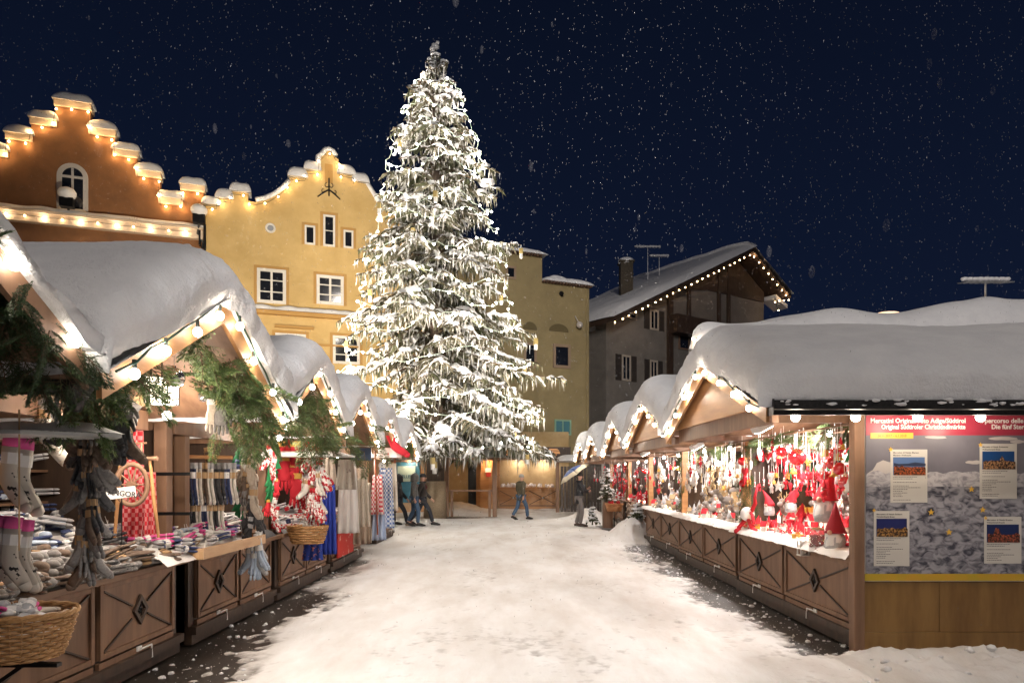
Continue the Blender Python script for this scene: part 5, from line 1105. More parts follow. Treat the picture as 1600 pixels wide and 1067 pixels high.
def gnome(h=.22, hat=W_red, body=W_ltgrey, tilt=.0):
    def f():
        t = thing('gnome', (0, 0, 0), 'x', 'gnome'); r = h*.2
        b = MB(); b.lathe([(r*.9, 0), (r*1.05, h*.12), (r*.95, h*.3), (r*.6, h*.42)], n=12); b.build('body', body, t, smooth=True)
        b = MB(); b.lathe([(r*.5, h*.08), (r*.75, h*.12), (r*.8, h*.3), (r*.62, h*.44), (.01, h*.46)], (0, -r*.42, 0), 14, sy=.75)
        for i in range(len(b.v)): b.v[i] = b.v[i] + noise.noise_vector(b.v[i]*40/h*.2)*r*.22
        b.build('beard', W_fur, t, smooth=True)
        b = MB(); b.tube([(0, 0, h*.38), (0, 0, h*.44), (tilt*h*.15, 0, h*.7), (tilt*h*.5, 0, h)], [r*1.12, r*.98, r*.5, r*.06], 14); b.build('pointed_hat', hat, t, smooth=True)
        b = MB(); b.ball((0, -r*1.05, h*.4), r*.26, 8); b.build('nose', W_skinf, t, smooth=True); return t
    return f
def bear(m=W_plush, h=.16):
    def f():
        t = thing('plush_bear', (0, 0, 0), 'x', 'plush toy'); b = MB(); b.ball((0, 0, h*.28), h*.26, 12, sz=1.1); b.ball((0, -.02*h, h*.7), h*.21, 12)
        for s in (-1, 1):
            b.ball((s*h*.17, 0, h*.88), h*.075, 8); b.tube([(s*h*.2, -h*.05, h*.45), (s*h*.33, -h*.14, h*.25)], [h*.09, h*.07], 8); b.tube([(s*h*.12, -h*.1, h*.1), (s*h*.22, -h*.4, h*.08)], [h*.1, h*.09], 8)
        b.build('plush_body', m, t, smooth=True); b = MB(); b.ball((0, -h*.2, h*.65), h*.09, 8); b.build('muzzle', W_cream, t, smooth=True)
        b = MB(); b.ball((0, -h*.29, h*.67), h*.03, 6); b.ball((-h*.08, -h*.19, h*.76), h*.022, 6); b.ball((h*.08, -h*.19, h*.76), h*.022, 6); b.build('nose', M_iron, t); return t
    return f
def house_(m=W_wht, m2=W_red):
    def f():
        t = thing('candle_house', (0, 0, 0), 'x', 'ornament'); b = MB(); b.prism([(-.04, 0), (.04, 0), (.04, .07), (0, .12), (-.04, .07)], lambda p, q: (p, -.03, q), lambda p, q: (p, .03, q)); b.build('wall', m, t)
        b = MB(); b.beam((-.048, 0, .066), (.0, 0, .126), .07, .008); b.beam((.048, 0, .066), (0, 0, .126), .07, .008); b.build('roof', m2, t)
        b = MB(); b.box(-.012, .012, -.034, -.0305, .01, .045); b.box(-.03, -.018, -.034, -.0305, .03, .05); b.box(.018, .03, -.034, -.0305, .03, .05); b.build('window', MATS['warm_fairy_glass'], t); return t
    return f
def parcel(m, m2):
    def f():
        t = thing('gift_box', (0, 0, 0), 'x', 'box'); b = MB(); b.box(-.05, .05, -.035, .035, 0, .05); b.build('carton', m, t, bevel=.004); b = MB(); b.box(-.01, .01, -.0365, .0365, 0.001, .0515); b.ball((.014, 0, .06), .014, 6); b.ball((-.014, 0, .06), .014, 6); b.build('ribbon', m2, t); return t
    return f
def angel():
    t = thing('angel_figure', (0, 0, 0), 'x', 'figure'); b = MB(); b.lathe([(.045, 0), (.03, .07), (.014, .12)], n=10); b.build('robe', W_white, t, smooth=True); b = MB(); b.ball((0, 0, .14), .022, 8); b.build('head', W_skinf, t, smooth=True)
    for s in (-1, 1): b = MB(); pad(b, [(0, 0), (s*.05, .045), (s*.07, .0), (s*.03, -.03)], .006); b.M = None; o = b.build('wing', W_wht, t); o.location = (0, .02, .09)
    return t
def reindeer():
    t = thing('plush_reindeer', (0, 0, 0), 'x', 'plush toy'); b = MB(); b.ball((0, .03, .13), .05, 10, sy=1.5, sz=.9); b.tube([(0, -.03, .14), (0, -.07, .2)], [.03, .024], 8); b.ball((0, -.09, .22), .03, 8, sy=1.4)
    for x in (-.028, .028):
        for y in (-.02, .08): b.tube([(x, y, .1), (x, y, 0)], [.014, .01], 6)
    b.build('plush_body', W_greyplush, t, smooth=True); b = MB()
    for s in (-1, 1): b.tube([(s*.012, -.07, .245), (s*.035, -.06, .28), (s*.03, -.06, .32)], .005, 5); b.tube([(s*.03, -.06, .28), (s*.055, -.06, .3)], .004, 5)
    b.build('antler', W_straw, t); return t
PR = {}
def pr(key, fn, label, cat, group):
    if key not in PR: PR[key] = Proto(fn, label, cat, group)
    return PR[key]
RX, RZ = (lambda: (U(-.15, .15), U(-.15, .15), U(0, 6.28))), (lambda: (0, 0, U(0, 6.28)))
# ------------------------------------------------------------------ goods of the right row (the display opens towards -x; items face -x)
random.seed(101)
FACE = -pi/2                                                             # turns a builder's -y front towards the lane
def tiers(Xc, Y0, Y1, label, cols=3, zt=.93):
    t = thing('display_steps', (Xc + .4, (Y0+Y1)/2, zt), label, 'display stand', 'stepped displays on the right counters')
    for i, (x0, x1, z) in enumerate(((.42, .78, .13), (.78, 1.1, .27), (1.1, 1.45, .42))[:cols]):
        b = MB(); b.box(Xc + x0, Xc + x1, Y0, Y1, zt + .001, zt + z); b.build('step', W_wht if i < 1 else M_woodL, t)
def fleece(Xc, Y0, Y1, seed, label, m=None):
    b = MB()
    def f(u, v):
        y = Y0 + (Y1-Y0)*u; n = noise.noise((y*5, v*3, seed)); x = Xc - .11 - .02*n + .42*v; z = .932 + (.045 + .03*n + .012*noise.noise((y*22, v*20, seed)))*sin(pi*min(1, v*.9+.08))**.6 - (.05 + .02*n)*max(0, 1-v*9)
        return Vector((x, y, z))
    b.grid(f, int((Y1-Y0)*26), 14, flip=True); tag(b.build('fleece_cover', m or W_fur, smooth=True), label, 'fleece')
RAILS = []
def rail(Xr, Y0, Y1, z, label):
    t = thing('hanging_rail', (Xr, Y0, z), label, 'rail', 'rails under the stall roofs'); b = MB(); b.tube([(Xr, Y0, z), (Xr, Y1, z)], .012, 6); b.build('bar', M_woodY, t); RAILS.append((t, Xr, Y0, Y1))
def hangers(kinds, Xs, Y0, Y1, zt, n, zr=(1.45, 2.2)):
    for i in range(n):
        y = U(Y0, Y1); x = random.choice(Xs) + U(-.04, .04); p = random.choice(kinds); z = U(*zr)
        PR[p].put((x, y, z), (0, 0, FACE + U(-.6, .6)), U(1.15, 1.8))
def string_line(x, y, z0, z1, label, g):
    t = min((q for q in RAILS if q[2]-.1 <= y <= q[3]+.1), key=lambda q: abs(q[1]-x)); b = MB(); x = t[1]; b.tube([(x, y, z0), (x, y, z1)], .004, 4); b.build('cord', W_wht, t[0])
def on(keys, Xc, Y0, Y1, n, zt=.96, xr=(-.02, .42), lying=False, sc_=(.8, 1.25)):
    for i in range(n):
        p = random.choice(keys); x = Xc + U(*xr); y = U(Y0, Y1); z = zt + (0 if xr[1] < .5 else 0)
        PR[p].put((x, y, z + (.012 if lying else 0)), (pi/2 if lying and p.startswith('h') else 0, 0, FACE + U(-.7, .7)), U(*sc_)*(1.25 if xr[1] < .45 else 1.35))
spec = {'hr': (hanger('heart', W_red, .05), 'red felt heart hanging in the nearest right stall', 'ornament'), 'hw': (hanger('heart', W_wht, .05), 'white wooden heart on a string over the right counters', 'ornament'),
 'sr': (hanger('star', W_red, .055), 'red felt star hanging in the nearest right stall', 'ornament'), 'sw': (hanger('star', W_wht, .06), 'white star hanging over the right counters', 'ornament'),
 'br': (hanger('ball', G_red, .04), 'small shiny red bauble in the nearest right stall', 'bauble'), 'bs': (hanger('ball', G_silver, .035), 'small silver bauble over the right counters', 'bauble'),
 'el': (hanger('elf', W_red, .032), 'little red doll on a string in the right row', 'doll'), 'ew': (hanger('elf', W_cream, .03), 'little cream doll on a string in the right row', 'doll'),
 'be': (hanger('bell', W_gold, .03), 'golden bell on a string in the right row', 'bell'), 'tr': (hanger('tree', W_white, .06), 'white tree-shaped ornament on a string', 'ornament'), 'tg': (hanger('tree', W_green, .05), 'green tree-shaped ornament on a string', 'ornament'),
 'st': (hanger('stick', W_straw, .085), 'star made of twigs hanging over the pale wares', 'star'), 'cn': (hanger('cane', W_knit, .04), 'red and white candy cane ornament', 'ornament'), 'or': (hanger('star', W_orange, .035), 'small orange star on a string', 'ornament'),
 'gn': (gnome(.2, W_red, W_ltgrey, .3), 'small gnome with red pointed hat and white beard', 'gnome'), 'gw': (gnome(.2, W_ltgrey, W_cream, -.3), 'small gnome with grey pointed hat among the pale wares', 'gnome'), 'gr': (gnome(.15, W_red, W_red, .6), 'tiny all-red gnome with white beard', 'gnome'),
 'pb': (bear(), 'beige plush bear sitting on a right counter', 'plush toy'), 'pg': (bear(W_greyplush, .15), 'grey-brown plush bear sitting on a right counter', 'plush toy'), 'pw': (bear(W_white, .14), 'white plush bear sitting on a right counter', 'plush toy'), 'rd': (reindeer, 'grey plush reindeer standing among the right wares', 'plush toy'),
 'ho': (house_(), 'little white candle house with red roof', 'ornament'), 'hn': (house_(W_linen, W_straw), 'little linen-coloured candle house', 'ornament'), 'px': (parcel(W_red, W_white), 'red gift box with white ribbon', 'box'), 'py': (parcel(W_white, W_red), 'white gift box with red ribbon', 'box'), 'po': (parcel(W_gold, W_orange), 'amber gift box in the nearest right stall', 'box'), 'an': (angel, 'white angel figure on a right shelf', 'figure')}
for k, (f, l, g) in spec.items(): pr(k, f, l, g, l.split(' in the')[0].split(' over the')[0] + 's')
XC = [3.34, 3.41, 3.49, 3.85, 3.85]; YR = [(6.72, 10.1), (10.4, 14.0), (14.3, 17.8), (19.85, 23.1), (23.6, 27.3)]
for i, (x, (a, e)) in enumerate(zip(XC, YR)):
    tiers(x, a + .1, e - .1, 'stepped display on the %s right counter' % orders[i])
    for k, dx in enumerate((.02, .5)): rail(x + dx, a, e, 2.23, '%s hanging rail under the roof of the %s right stall' % (('front', 'rear')[k], orders[i]))
for i in range(3): fleece(XC[i], YR[i][0] - (.1 if i == 0 else .12), YR[i][1] + .1, i*9, 'white fleece over the front edge of the %s right counter' % orders[i])
# R1 red and white
x = XC[0]; a, e = YR[0]
hangers(['hr', 'hr', 'sr', 'br', 'br', 'el', 'cn', 'be', 'tg', 'or', 'hw', 'el', 'sw'], [x+.05, x+.35, x+.6], a, e, 0, 135, (1.62, 2.18)); hangers(['hr', 'sr', 'el', 'tr'], [x+.55, x+.9], a, e, 0, 60, (1.5, 2.1))
for i in range(24): string_line(x + random.choice((.05, .35, .6)), U(a, e), U(1.6, 2.0), 2.23, 'thin white cord with ornaments in the nearest right stall', 'cords in the nearest right stall')
on(['gr', 'ho', 'px', 'py', 'el', 'gn', 'po'], x, a+.4, e-.1, 84, .965, (.06, .4), sc_=(.5, .95)); on(['hr', 'sr', 'or'], x, a+.3, e-.1, 90, .99, (0, .42), True, (.5, .9))
on(['gn', 'gn', 'pw', 'gr', 'ho', 'px', 'rd'], x, a+.1, e-.1, 52, 1.06, (.44, .76), sc_=(.7, 1.15)); on(['gn', 'rd', 'pw', 'po', 'an', 'px'], x, a+.1, e-.1, 40, 1.2, (.8, 1.08), sc_=(.8, 1.3)); on(['gn', 'pw', 'ho', 'an', 'gn'], x, a+.1, e-.1, 34, 1.35, (1.12, 1.4), sc_=(.8, 1.3))
for z in (1.475, 1.775): on(['ho', 'px', 'gn', 'an', 'pw'], x, a+.1, e-.1, 30, z, (1.27, 1.44), sc_=(1.1, 1.7))
for k, (px, py, Y, r, l) in enumerate(((1221, 706, 8.3, .062, 'medium shiny red glass ball left of the biggest one'), (1246, 714, 8.0, .1, 'biggest shiny red glass ball in the nearest right stall'), (1257, 690, 8.4, .055, 'shiny red glass ball above the biggest one'))):
    p = P(px, py, Y); tag(hanger('ball', G_red, r, 2.23 - p.z - r)(), l, 'bauble').location = p + Vector((0, 0, r))
for (px, py, Y, h, l, hat, tl_) in ((1305, 862, 7.15, .52, 'tall gnome with dark red pointed hat and shaggy white beard at the counter corner', c('dark_red_felt', .3, .01, .02), .0), (1290, 815, 7.55, .62, 'big leaning gnome with light red hat behind the corner gnome', W_red, .35), (1236, 800, 8.7, .34, 'gnome with drooping red hat in the middle of the red wares', W_red, .7), (1202, 805, 9.2, .34, 'white-bearded gnome with dark red hat at the left of the red wares', W_red, -.6)):
    p = P(px, py, Y); tag(gnome(h, hat, W_ltgrey, tl_)(), l, 'gnome'); o = bpy.context.scene.objects; g_ = [q for q in COL.objects if q.get('label') == l][0]; g_.location = p; g_.rotation_euler = (0, 0, FACE*.6)
def jar(loc, r, h, label, m):
    t = thing('glass_jar', loc, label, 'jar'); b = MB(); b.lathe([(r, 0), (r*1.02, h*.2), (r*1.02, h*.75), (r*.75, h*.88), (r*.75, h*.95)], loc, 18); b.build('glass', mat('jar_glass', (.6, .55, .52), .05, alpha=.28), t, smooth=True)
    b = MB()
    for i in range(90): an_ = U(0, 6.28); q = sqrt(R())*r*.82; b.ball((loc[0]+q*cos(an_), loc[1]+q*sin(an_), loc[2]+.02+U(0, h*.62)), r*.17, 6)
    o = b.build('filling', m, t, smooth=True); o['kind'] = 'stuff'; b = MB(); b.lathe([(r*.8, h*.93), (r*.8, h*1.0), (r*.3, h*1.02), (.01, h*1.02)], loc, 16); b.build('lid', W_straw, t)
p = P(1277, 862, 7.4); jar(p + Vector((0, 0, .0)), .085, .26, 'glass jar filled with dark red berries beside the tall gnome', c('berries', .3, .02, .03))
def lantern(loc, w, h, label, lit=False):
    t = thing('lantern', loc, label, 'lantern'); X, Y_, Z = loc; b = MB()
    for sx_ in (-1, 1):
        for sy in (-1, 1): b.box(X+sx_*w-.006, X+sx_*w+.006, Y_+sy*w-.006, Y_+sy*w+.006, Z, Z+h*.75)
    b.box(X-w-.01, X+w+.01, Y_-w-.01, Y_+w+.01, Z-.012, Z); b.box(X-w-.012, X+w+.012, Y_-w-.012, Y_+w+.012, Z+h*.751, Z+h*.79); b.lathe([(w*1.3, h*.79), (w*.3, h*.95), (.004, h)], loc, 4); b.build('frame', W_wht if not lit else M_iron, t)
    b = MB(); b.tube([(X, Y_, Z), (X, Y_, Z+h*.4)], w*.35, 8); b.build('candle', W_cream, t)
lantern(P(1255, 866, 7.7), .045, .2, 'small white metal lantern at the edge of the nearest right counter')
# red long-limbed elf at the joint of the two nearest right stalls
t = thing('elf_doll', (3.4, 9.9, .95), 'long-limbed red elf doll with a white fur ball body on the counter', 'doll'); q = Vector((3.36, 9.75, .98)); b = MB(); b.ball(q + Vector((0, 0, .2)), .1, 14, jit=.12); b.build('fur_body', W_fur, t, smooth=True)
b = MB(); b.tube([q + Vector((.04, -.06, .24)), q + Vector((.08, -.1, .36)), q + Vector((.02, -.24, .44)), q + Vector((.05, -.28, .62))], [.03, .028, .02, .012], 8); b.tube([q + Vector((0, -.05, .12)), q + Vector((-.02, -.2, .05)), q + Vector((0, -.3, -.03))], .03, 8); b.tube([q + Vector((0, .06, .12)), q + Vector((-.08, .12, .0)), q + Vector((-.1, .1, -.06))], .03, 8); b.tube([q + Vector((.02, -.08, .22)), q + Vector((.0, -.2, .2)), q + Vector((0, -.27, .08))], .022, 8)
b.ball(q + Vector((0, -.31, -.02)), .045, 8, sy=1.4); b.ball(q + Vector((-.1, .1, -.05)), .045, 8, sx=1.4); b.build('felt_limb', W_red, t, smooth=True)
# R2 pale wares
x = XC[1]; a, e = YR[1]
hangers(['hw', 'sw', 'sw', 'st', 'st', 'bs', 'tr', 'ew', 'ew', 'hw', 'el', 'be'], [x+.05, x+.3, x+.6], a, e, 0, 96, (1.5, 2.15)); hangers(['sw', 'hw', 'st'], [x+.6, x+.9], a, e, 0, 44, (1.5, 2.1))
on(['pb', 'pg', 'hn', 'ho', 'gw', 'pw', 'rd', 'px'], x, a+.1, e-.1, 52, .965, (.04, .4), sc_=(.7, 1.2)); on(['gw', 'pw', 'hn', 'an', 'rd', 'pb', 'ho'], x, a+.1, e-.1, 40, 1.06, (.44, .76), sc_=(.8, 1.3)); on(['gw', 'pw', 'an', 'hn', 'rd'], x, a+.1, e-.1, 32, 1.2, (.8, 1.08), sc_=(1, 1.5)); on(['an', 'gw', 'pw'], x, a+.1, e-.1, 22, 1.35, (1.12, 1.4), sc_=(1, 1.5))
for z in (1.475, 1.775): on(['hn', 'an', 'pw', 'gw'], x, a+.1, e-.1, 26, z, (1.27, 1.44), sc_=(1.1, 1.7))
for i in range(16): string_line(x + random.choice((.05, .35)), U(a, e), U(1.6, 1.95), 2.23, 'thin white cord over the second right counter', 'cords in the second right stall')
# R3 beige
x = XC[2]; a, e = YR[2]
hangers(['hw', 'st', 'sw', 'bs', 'ew', 'el', 'be', 'sr', 'hr'], [x+.02, x+.3, x+.6], a, e, 0, 60, (1.45, 2.15)); on(['pb', 'pg', 'pg', 'hn', 'gw', 'ho'], x, a+.1, e-.1, 44, .965, (.04, .4), sc_=(.8, 1.3)); on(['pb', 'gw', 'hn', 'an', 'pw'], x, a+.1, e-.1, 30, 1.06, (.44, .76), sc_=(.9, 1.4)); on(['an', 'gw', 'pw'], x, a+.1, e-.1, 24, 1.2, (.8, 1.4), sc_=(1, 1.5))
def wreath(loc, r, label, m=None, rot=(0, 0, FACE)):
    t = thing('wreath', loc, label, 'wreath'); b = MB()
    for i in range(60): an_ = 2*pi*i/60; p_ = Vector(((r+U(-.2, .2)*r)*cos(an_), U(-.03, .03), (r+U(-.2, .2)*r)*sin(an_))); b.ball(p_, r*U(.12, .24), 6, jit=.4)
    b.v = [v_ + Vector(loc) for v_ in b.v]; b.build('ring', m or W_cream, t, smooth=True); t.rotation_euler = rot
wreath((3.5, 13.2, 1.75), .16, 'cream wreath hanging at the far end of the second right stall'); wreath((3.55, 16.2, 1.8), .15, 'cream wreath hanging in the third right stall')
# R4 sweets
x = XC[3]; a, e = YR[3]; x2 = x
hangers(['hr', 'el', 'sr', 'cn', 'br', 'hw', 'el'], [x-.5, x-.1, x+.3], a, e, 0, 60, (1.35, 2.15)); on(['px', 'py', 'gr', 'cn', 'ho', 'gn'], x, a+.1, e-.1, 60, .95, (-.02, .4), sc_=(.8, 1.3)); on(['px', 'gn', 'py', 'gr'], x, a+.1, e-.1, 34, 1.08, (.44, 1.0), sc_=(1, 1.5))
x = XC[4]; a, e = YR[4]
hangers(['hr', 'el', 'sw', 'cn', 'hw'], [x-.6, x-.2, x+.2], a, e, 0, 36, (1.6, 2.2)); on(['px', 'py', 'gr', 'pw'], x, a, e, 26, .95, (0, .4), sc_=(1, 1.5))
# wicker baskets, bears
def basket(loc, r, h, label, name='wicker_basket', rx=1.25, ry=1.0, n=26, rows=9, m=None):
    t = thing(name, loc, label, 'basket'); m = m or mat('wicker', (.3, .15, .05), .6, (.45, .25, .1), 12, bump=.01, bscale=60); L = Vector(loc); b = MB()
    for j in range(rows):
        z = h*(j+.5)/rows; rr = r*(.72 + .28*(z/h)**.7); k = n*4
        pts = [L + Vector(((rr + .006*cos(n/2*2*pi*i/k + j*pi))*rx*cos(2*pi*i/k), (rr + .006*cos(n/2*2*pi*i/k + j*pi))*ry*sin(2*pi*i/k), z)) for i in range(k+1)]
        b.tube(pts, h/rows*.46, 5, cap=False)
    for i in range(n): an_ = 2*pi*i/n; b.tube([L + Vector((r*(.72+.28*(q)**.7)*rx*cos(an_), r*(.72+.28*(q)**.7)*ry*sin(an_), h*q)) for q in (0, .3, .6, 1)], .005, 4)
    b.build('weave', m, t); b = MB()
    for w_ in (0, 1): b.tube([L + Vector(((r + .007*cos(20*pi*i/80 + w_*pi))*rx*cos(2*pi*i/80), (r + .007*cos(20*pi*i/80 + w_*pi))*ry*sin(2*pi*i/80), h + .008*sin(20*pi*i/80 + w_*pi))) for i in range(81)], .012, 6, cap=False)
    b.build('rim', m, t); b = MB(); b.lathe([(r*.7, .0), (r*.72, .02), (.01, .02)], L, 20, sx=rx, sy=ry); b.build('bottom', m, t); return t
M_wk2 = mat('orange_wicker', (.45, .2, .08), .6, (.55, .28, .12), 12)
p = Vector((3.28, 21.9, .62)); basket(p, .22, .24, 'orange wicker basket hung at the front of the sweets stall', m=M_wk2, rows=6, n=18)
t = thing('basket_stand', (3.28, 21.9, 0), 'thin iron stand carrying the orange wicker basket', 'stand'); b = MB(); b.tube([(3.28, 21.9, 0), (3.28, 21.9, .62)], .018, 6); b.box(3.1, 3.46, 21.75, 22.05, .0, .02); b.build('pole', M_iron, t)
for i in range(7): PR['el' if i % 2 else 'hr'].put((3.28+U(-.15, .15), 21.9+U(-.12, .12), .95), (0, 0, U(0, 6)), 1.3)
for i in range(9): PR['pb'].put((3.62+U(-.1, .08), 20.35+U(-.35, .4), .32+.11*(i % 4)), (U(-.3, .3), 0, FACE+U(-.6, .6)), 1.9, label='big beige plush bear in the cluster hanging below the sweets counter', group='cluster of big plush bears')
t = thing('bear_sling', (3.7, 20.35, .2), 'rope sling holding the plush bears at the counter front', 'sling'); b = MB(); b.box(3.5, 3.82, 19.95, 20.85, .27, .3); b.tube([(3.52, 19.97, .3), (3.8, 19.97, .95)], .01, 5); b.tube([(3.52, 20.83, .3), (3.8, 20.83, .95)], .01, 5); b.build('sling_board', W_straw, t)
# little snowy trees and bush
def mini_tree(loc, h, label, snowy=True, r=.35):
    t = thing('small_fir', loc, label, 'small tree'); b = MB(); s2 = MB(); L = Vector(loc)
    b.tube([L, L + Vector((0, 0, h))], [.03, .008], 6)
    for i in range(int(h*60)):
        q = R(); z = .15 + (h-.15)*q; rr = r*(1-q)*h*U(.5, 1.05) + .04; an_ = U(0, 6.28); e_ = L + Vector((rr*cos(an_), rr*sin(an_), z - rr*.35)); o_ = L + Vector((0, 0, z)); b.tube([o_, e_], [.02, .008], 4)
        for j in range(3): f_ = o_.lerp(e_, U(.4, 1)); b.add([f_ + Vector((U(-.05, .05), U(-.05, .05), 0)), f_ + Vector((U(-.05, .05), U(-.05, .05), .0)), f_ + Vector((U(-.03, .03), U(-.03, .03), -.1))], [(0, 1, 2)])
        if snowy: s2.ball(o_.lerp(e_, .75) + Vector((0, 0, .02)), U(.03, .06), 6, sx=1.5, sy=1.2, sz=.6, jit=.3)
    b.build('foliage', m_need, t); s2.build('snow_cover', M_snow, t, smooth=True)
mini_tree((3.12, 22.5, .9), 1.1, 'small snowy fir standing above the basket of the sweets stall')
t = thing('plant_box', (3.05, 22.5, 0), 'snowy wooden box under the small snowy fir', 'planter'); b = MB(); b.box(3.0, 3.3, 22.35, 22.65, .05, .9); b.build('box', M_wood, t)
mini_tree((2.72, 23.1, .1), .6, 'low snow-covered bush beside the man with the umbrella', r=.5)
mini_tree((3.45, 18.8, .45), .55, 'snow-covered fir top poking out of the snow heap', r=.6)
# halogen box lamps on arms
for (px, py, Y, l) in ((1191, 668, 7.7, 'white box lamp shining at the red decorations'), (1089, 697, 10.9, 'white box lamp between the two nearest right stalls'), (1008, 708, 15.1, 'white box lamp before the third right stall')):
    p = P(px, py, Y); t = thing('box_lamp', p, l, 'lamp', 'box lamps of the right row'); b = MB(); b.M = Matrix.Translation(p) @ Matrix.Rotation(-.5, 4, 'Y'); b.box(-.09, .09, -.12, .12, -.03, .05); b.build('lamp_housing', M_white, t, bevel=.008)
    b = MB(); b.M = Matrix.Translation(p) @ Matrix.Rotation(-.5, 4, 'Y'); b.box(-.075, .075, -.1, .1, -.036, -.0305); b.build('lens', M_bulb, t); b = MB(); b.tube([p + Vector((.02, 0, .05)), p + Vector((.06, 0, .3))], .01, 6); b.build('arm', M_steel, t)
    lamp(p + Vector((.12, 0, -.14)), 26, (1, .9, .82), .08, t, 'SPOT', p + Vector((1.2, .4, -.9)), 150, .6)
for i, (x, (a, e)) in enumerate(zip(XC, YR)):
    for k in range(2):
        y = a + (e-a)*(.3 + .42*k); p = Vector((x + .25, y, 2.2)); t = thing('ceiling_bulb', p, '%s bulb under the roof of the %s right stall' % (('nearer', 'farther')[k], orders[i]), 'light bulb', 'bulbs inside the right stalls')
        b = MB(); b.tube([p + Vector((0, 0, .1)), p + Vector((0, 0, .03))], .018, 8); b.build('socket', M_socket, t); b = MB(); b.ball(p, .035, 10); b.build('bulb', M_bulb, t, smooth=True); lamp(p + Vector((0, 0, -.06)), [52, 46, 36, 30, 20][i], (1, .92, .88), .05, t)
# fir garlands
def fir_proto(m1, m2, L=.5, n=13, dens=30, nl=.03):
    b = MB(); random.seed(n*7)
    def ax(t_): return Vector((L*t_, .02*sin(t_*5), -.16*L*t_*t_))
    def needles(p0, p1, cnt, ln):
        d = (p1-p0).normalized(); sd = d.cross(Vector((0, 0, 1))).normalized(); up = sd.cross(d)
        for k in range(cnt):
            q = p0.lerp(p1, k/cnt); th = U(0, 2*pi); v_ = (sd*cos(th) + up*sin(th)*.7)*ln + d*ln*.75; w_ = d.cross(v_).normalized()*ln*.11; b.add([q - w_, q + w_, q + v_], [(0, 1, 2)], 0 if R() < .6 else 1)
    b.tube([ax(0), ax(.5), ax(1)], [.005, .004, .002], 5, 2); needles(ax(.1), ax(1.02), dens*2, nl)
    for i in range(n):
        t_ = .1 + .85*i/n; s_ = 1 if i % 2 else -1; l_ = (.42*(1-t_)+.12)*L; p0 = ax(t_); p1 = p0 + Vector((l_*.8, s_*l_*.72, -.12*l_)); b.tube([p0, p1], [.003, .001], 4, 2); needles(p0, p1, int(dens*1.7), nl)
        for s2 in (-1, 1):
            q0 = p0.lerp(p1, .45); q1 = q0 + (p1-p0)*.4 + Vector((0, s2*l_*.28, -.03*l_)); needles(q0, q1, int(dens*.8), nl)
    return b
m_f1 = mat('fir_green', (.05, .1, .025), .55); m_f2 = mat('fir_light', (.12, .17, .05), .55); m_f3 = mat('fir_dark', (.018, .045, .014), .55); m_fs = mat('fir_stem', (.12, .07, .04), .8)
FIRM = {}
def garland(label, spots, m1, m2, key, **kw):
    """spots: list of (loc, direction, scale, roll)"""
    t = thing('fir_garland', spots[0][0], label, 'garland')
    if key not in FIRM: o = fir_proto(m1, m2, **kw).build('fir_branch', [m1, m2, m_fs], None); FIRM[key] = o.data; bpy.data.objects.remove(o)
    for (p_, d_, s_, r_) in spots:
        o = bpy.data.objects.new('fir_branch', FIRM[key]); COL.objects.link(o); o.parent = t; o.location = Vector(p_) - Vector(spots[0][0]); q_ = Vector(d_).to_track_quat('X', 'Z') @ Euler((r_, 0, 0)).to_quaternion(); o.rotation_euler = q_.to_euler(); o.scale = (s_,)*3
    return t
random.seed(55)
sp = [((3.5+U(-.05, .05), U(6.8, 10.0), U(2.17, 2.26)), (U(-.6, .1), U(-.9, .9), U(-.5, .1)), U(.4, .6), U(-1, 1)) for i in range(44)] + [((3.47+U(-.06, .06), 10.05+U(-.08, .1), U(1.05, 2.25)), (U(-.7, .1), U(-.6, .4), U(-1, -.3)), U(.35, .55), U(-1, 1)) for i in range(40)]
garland('dense fir garland framing the nearest right stall along its top and left post', sp, m_f1, m_f2, 'green', L=.5, n=12, dens=22)
sp = [((3.55+U(-.05, .05), U(10.4, 14.0), U(2.15, 2.25)), (U(-.6, .1), U(-.9, .9), U(-.5, .1)), U(.4, .55), U(-1, 1)) for i in range(26)] + [((3.5, 14.1+U(-.08, .1), U(1.2, 2.2)), (U(-.7, .1), U(-.6, .4), U(-1, -.3)), U(.35, .5), U(-1, 1)) for i in range(14)]
sp = [((4.75 + U(-.05, .03), U(6.8, 10.0), U(1.5, 2.2)), (U(-.5, .1), U(-.8, .8), U(-.8, .2)), U(.4, .6), U(-1, 1)) for i in range(34)]
garland('fir branches covering the back of the nearest right stall', sp, m_f1, m_f2, 'green')
sp = [((3.55+U(-.05, .05), U(10.4, 14.0), U(2.15, 2.25)), (U(-.6, .1), U(-.9, .9), U(-.5, .1)), U(.4, .55), U(-1, 1)) for i in range(26)] + [((3.5, 14.1+U(-.08, .1), U(1.2, 2.2)), (U(-.7, .1), U(-.6, .4), U(-1, -.3)), U(.35, .5), U(-1, 1)) for i in range(14)]
garland('fir garland under the eave of the second right stall', sp, m_f1, m_f2, 'green')
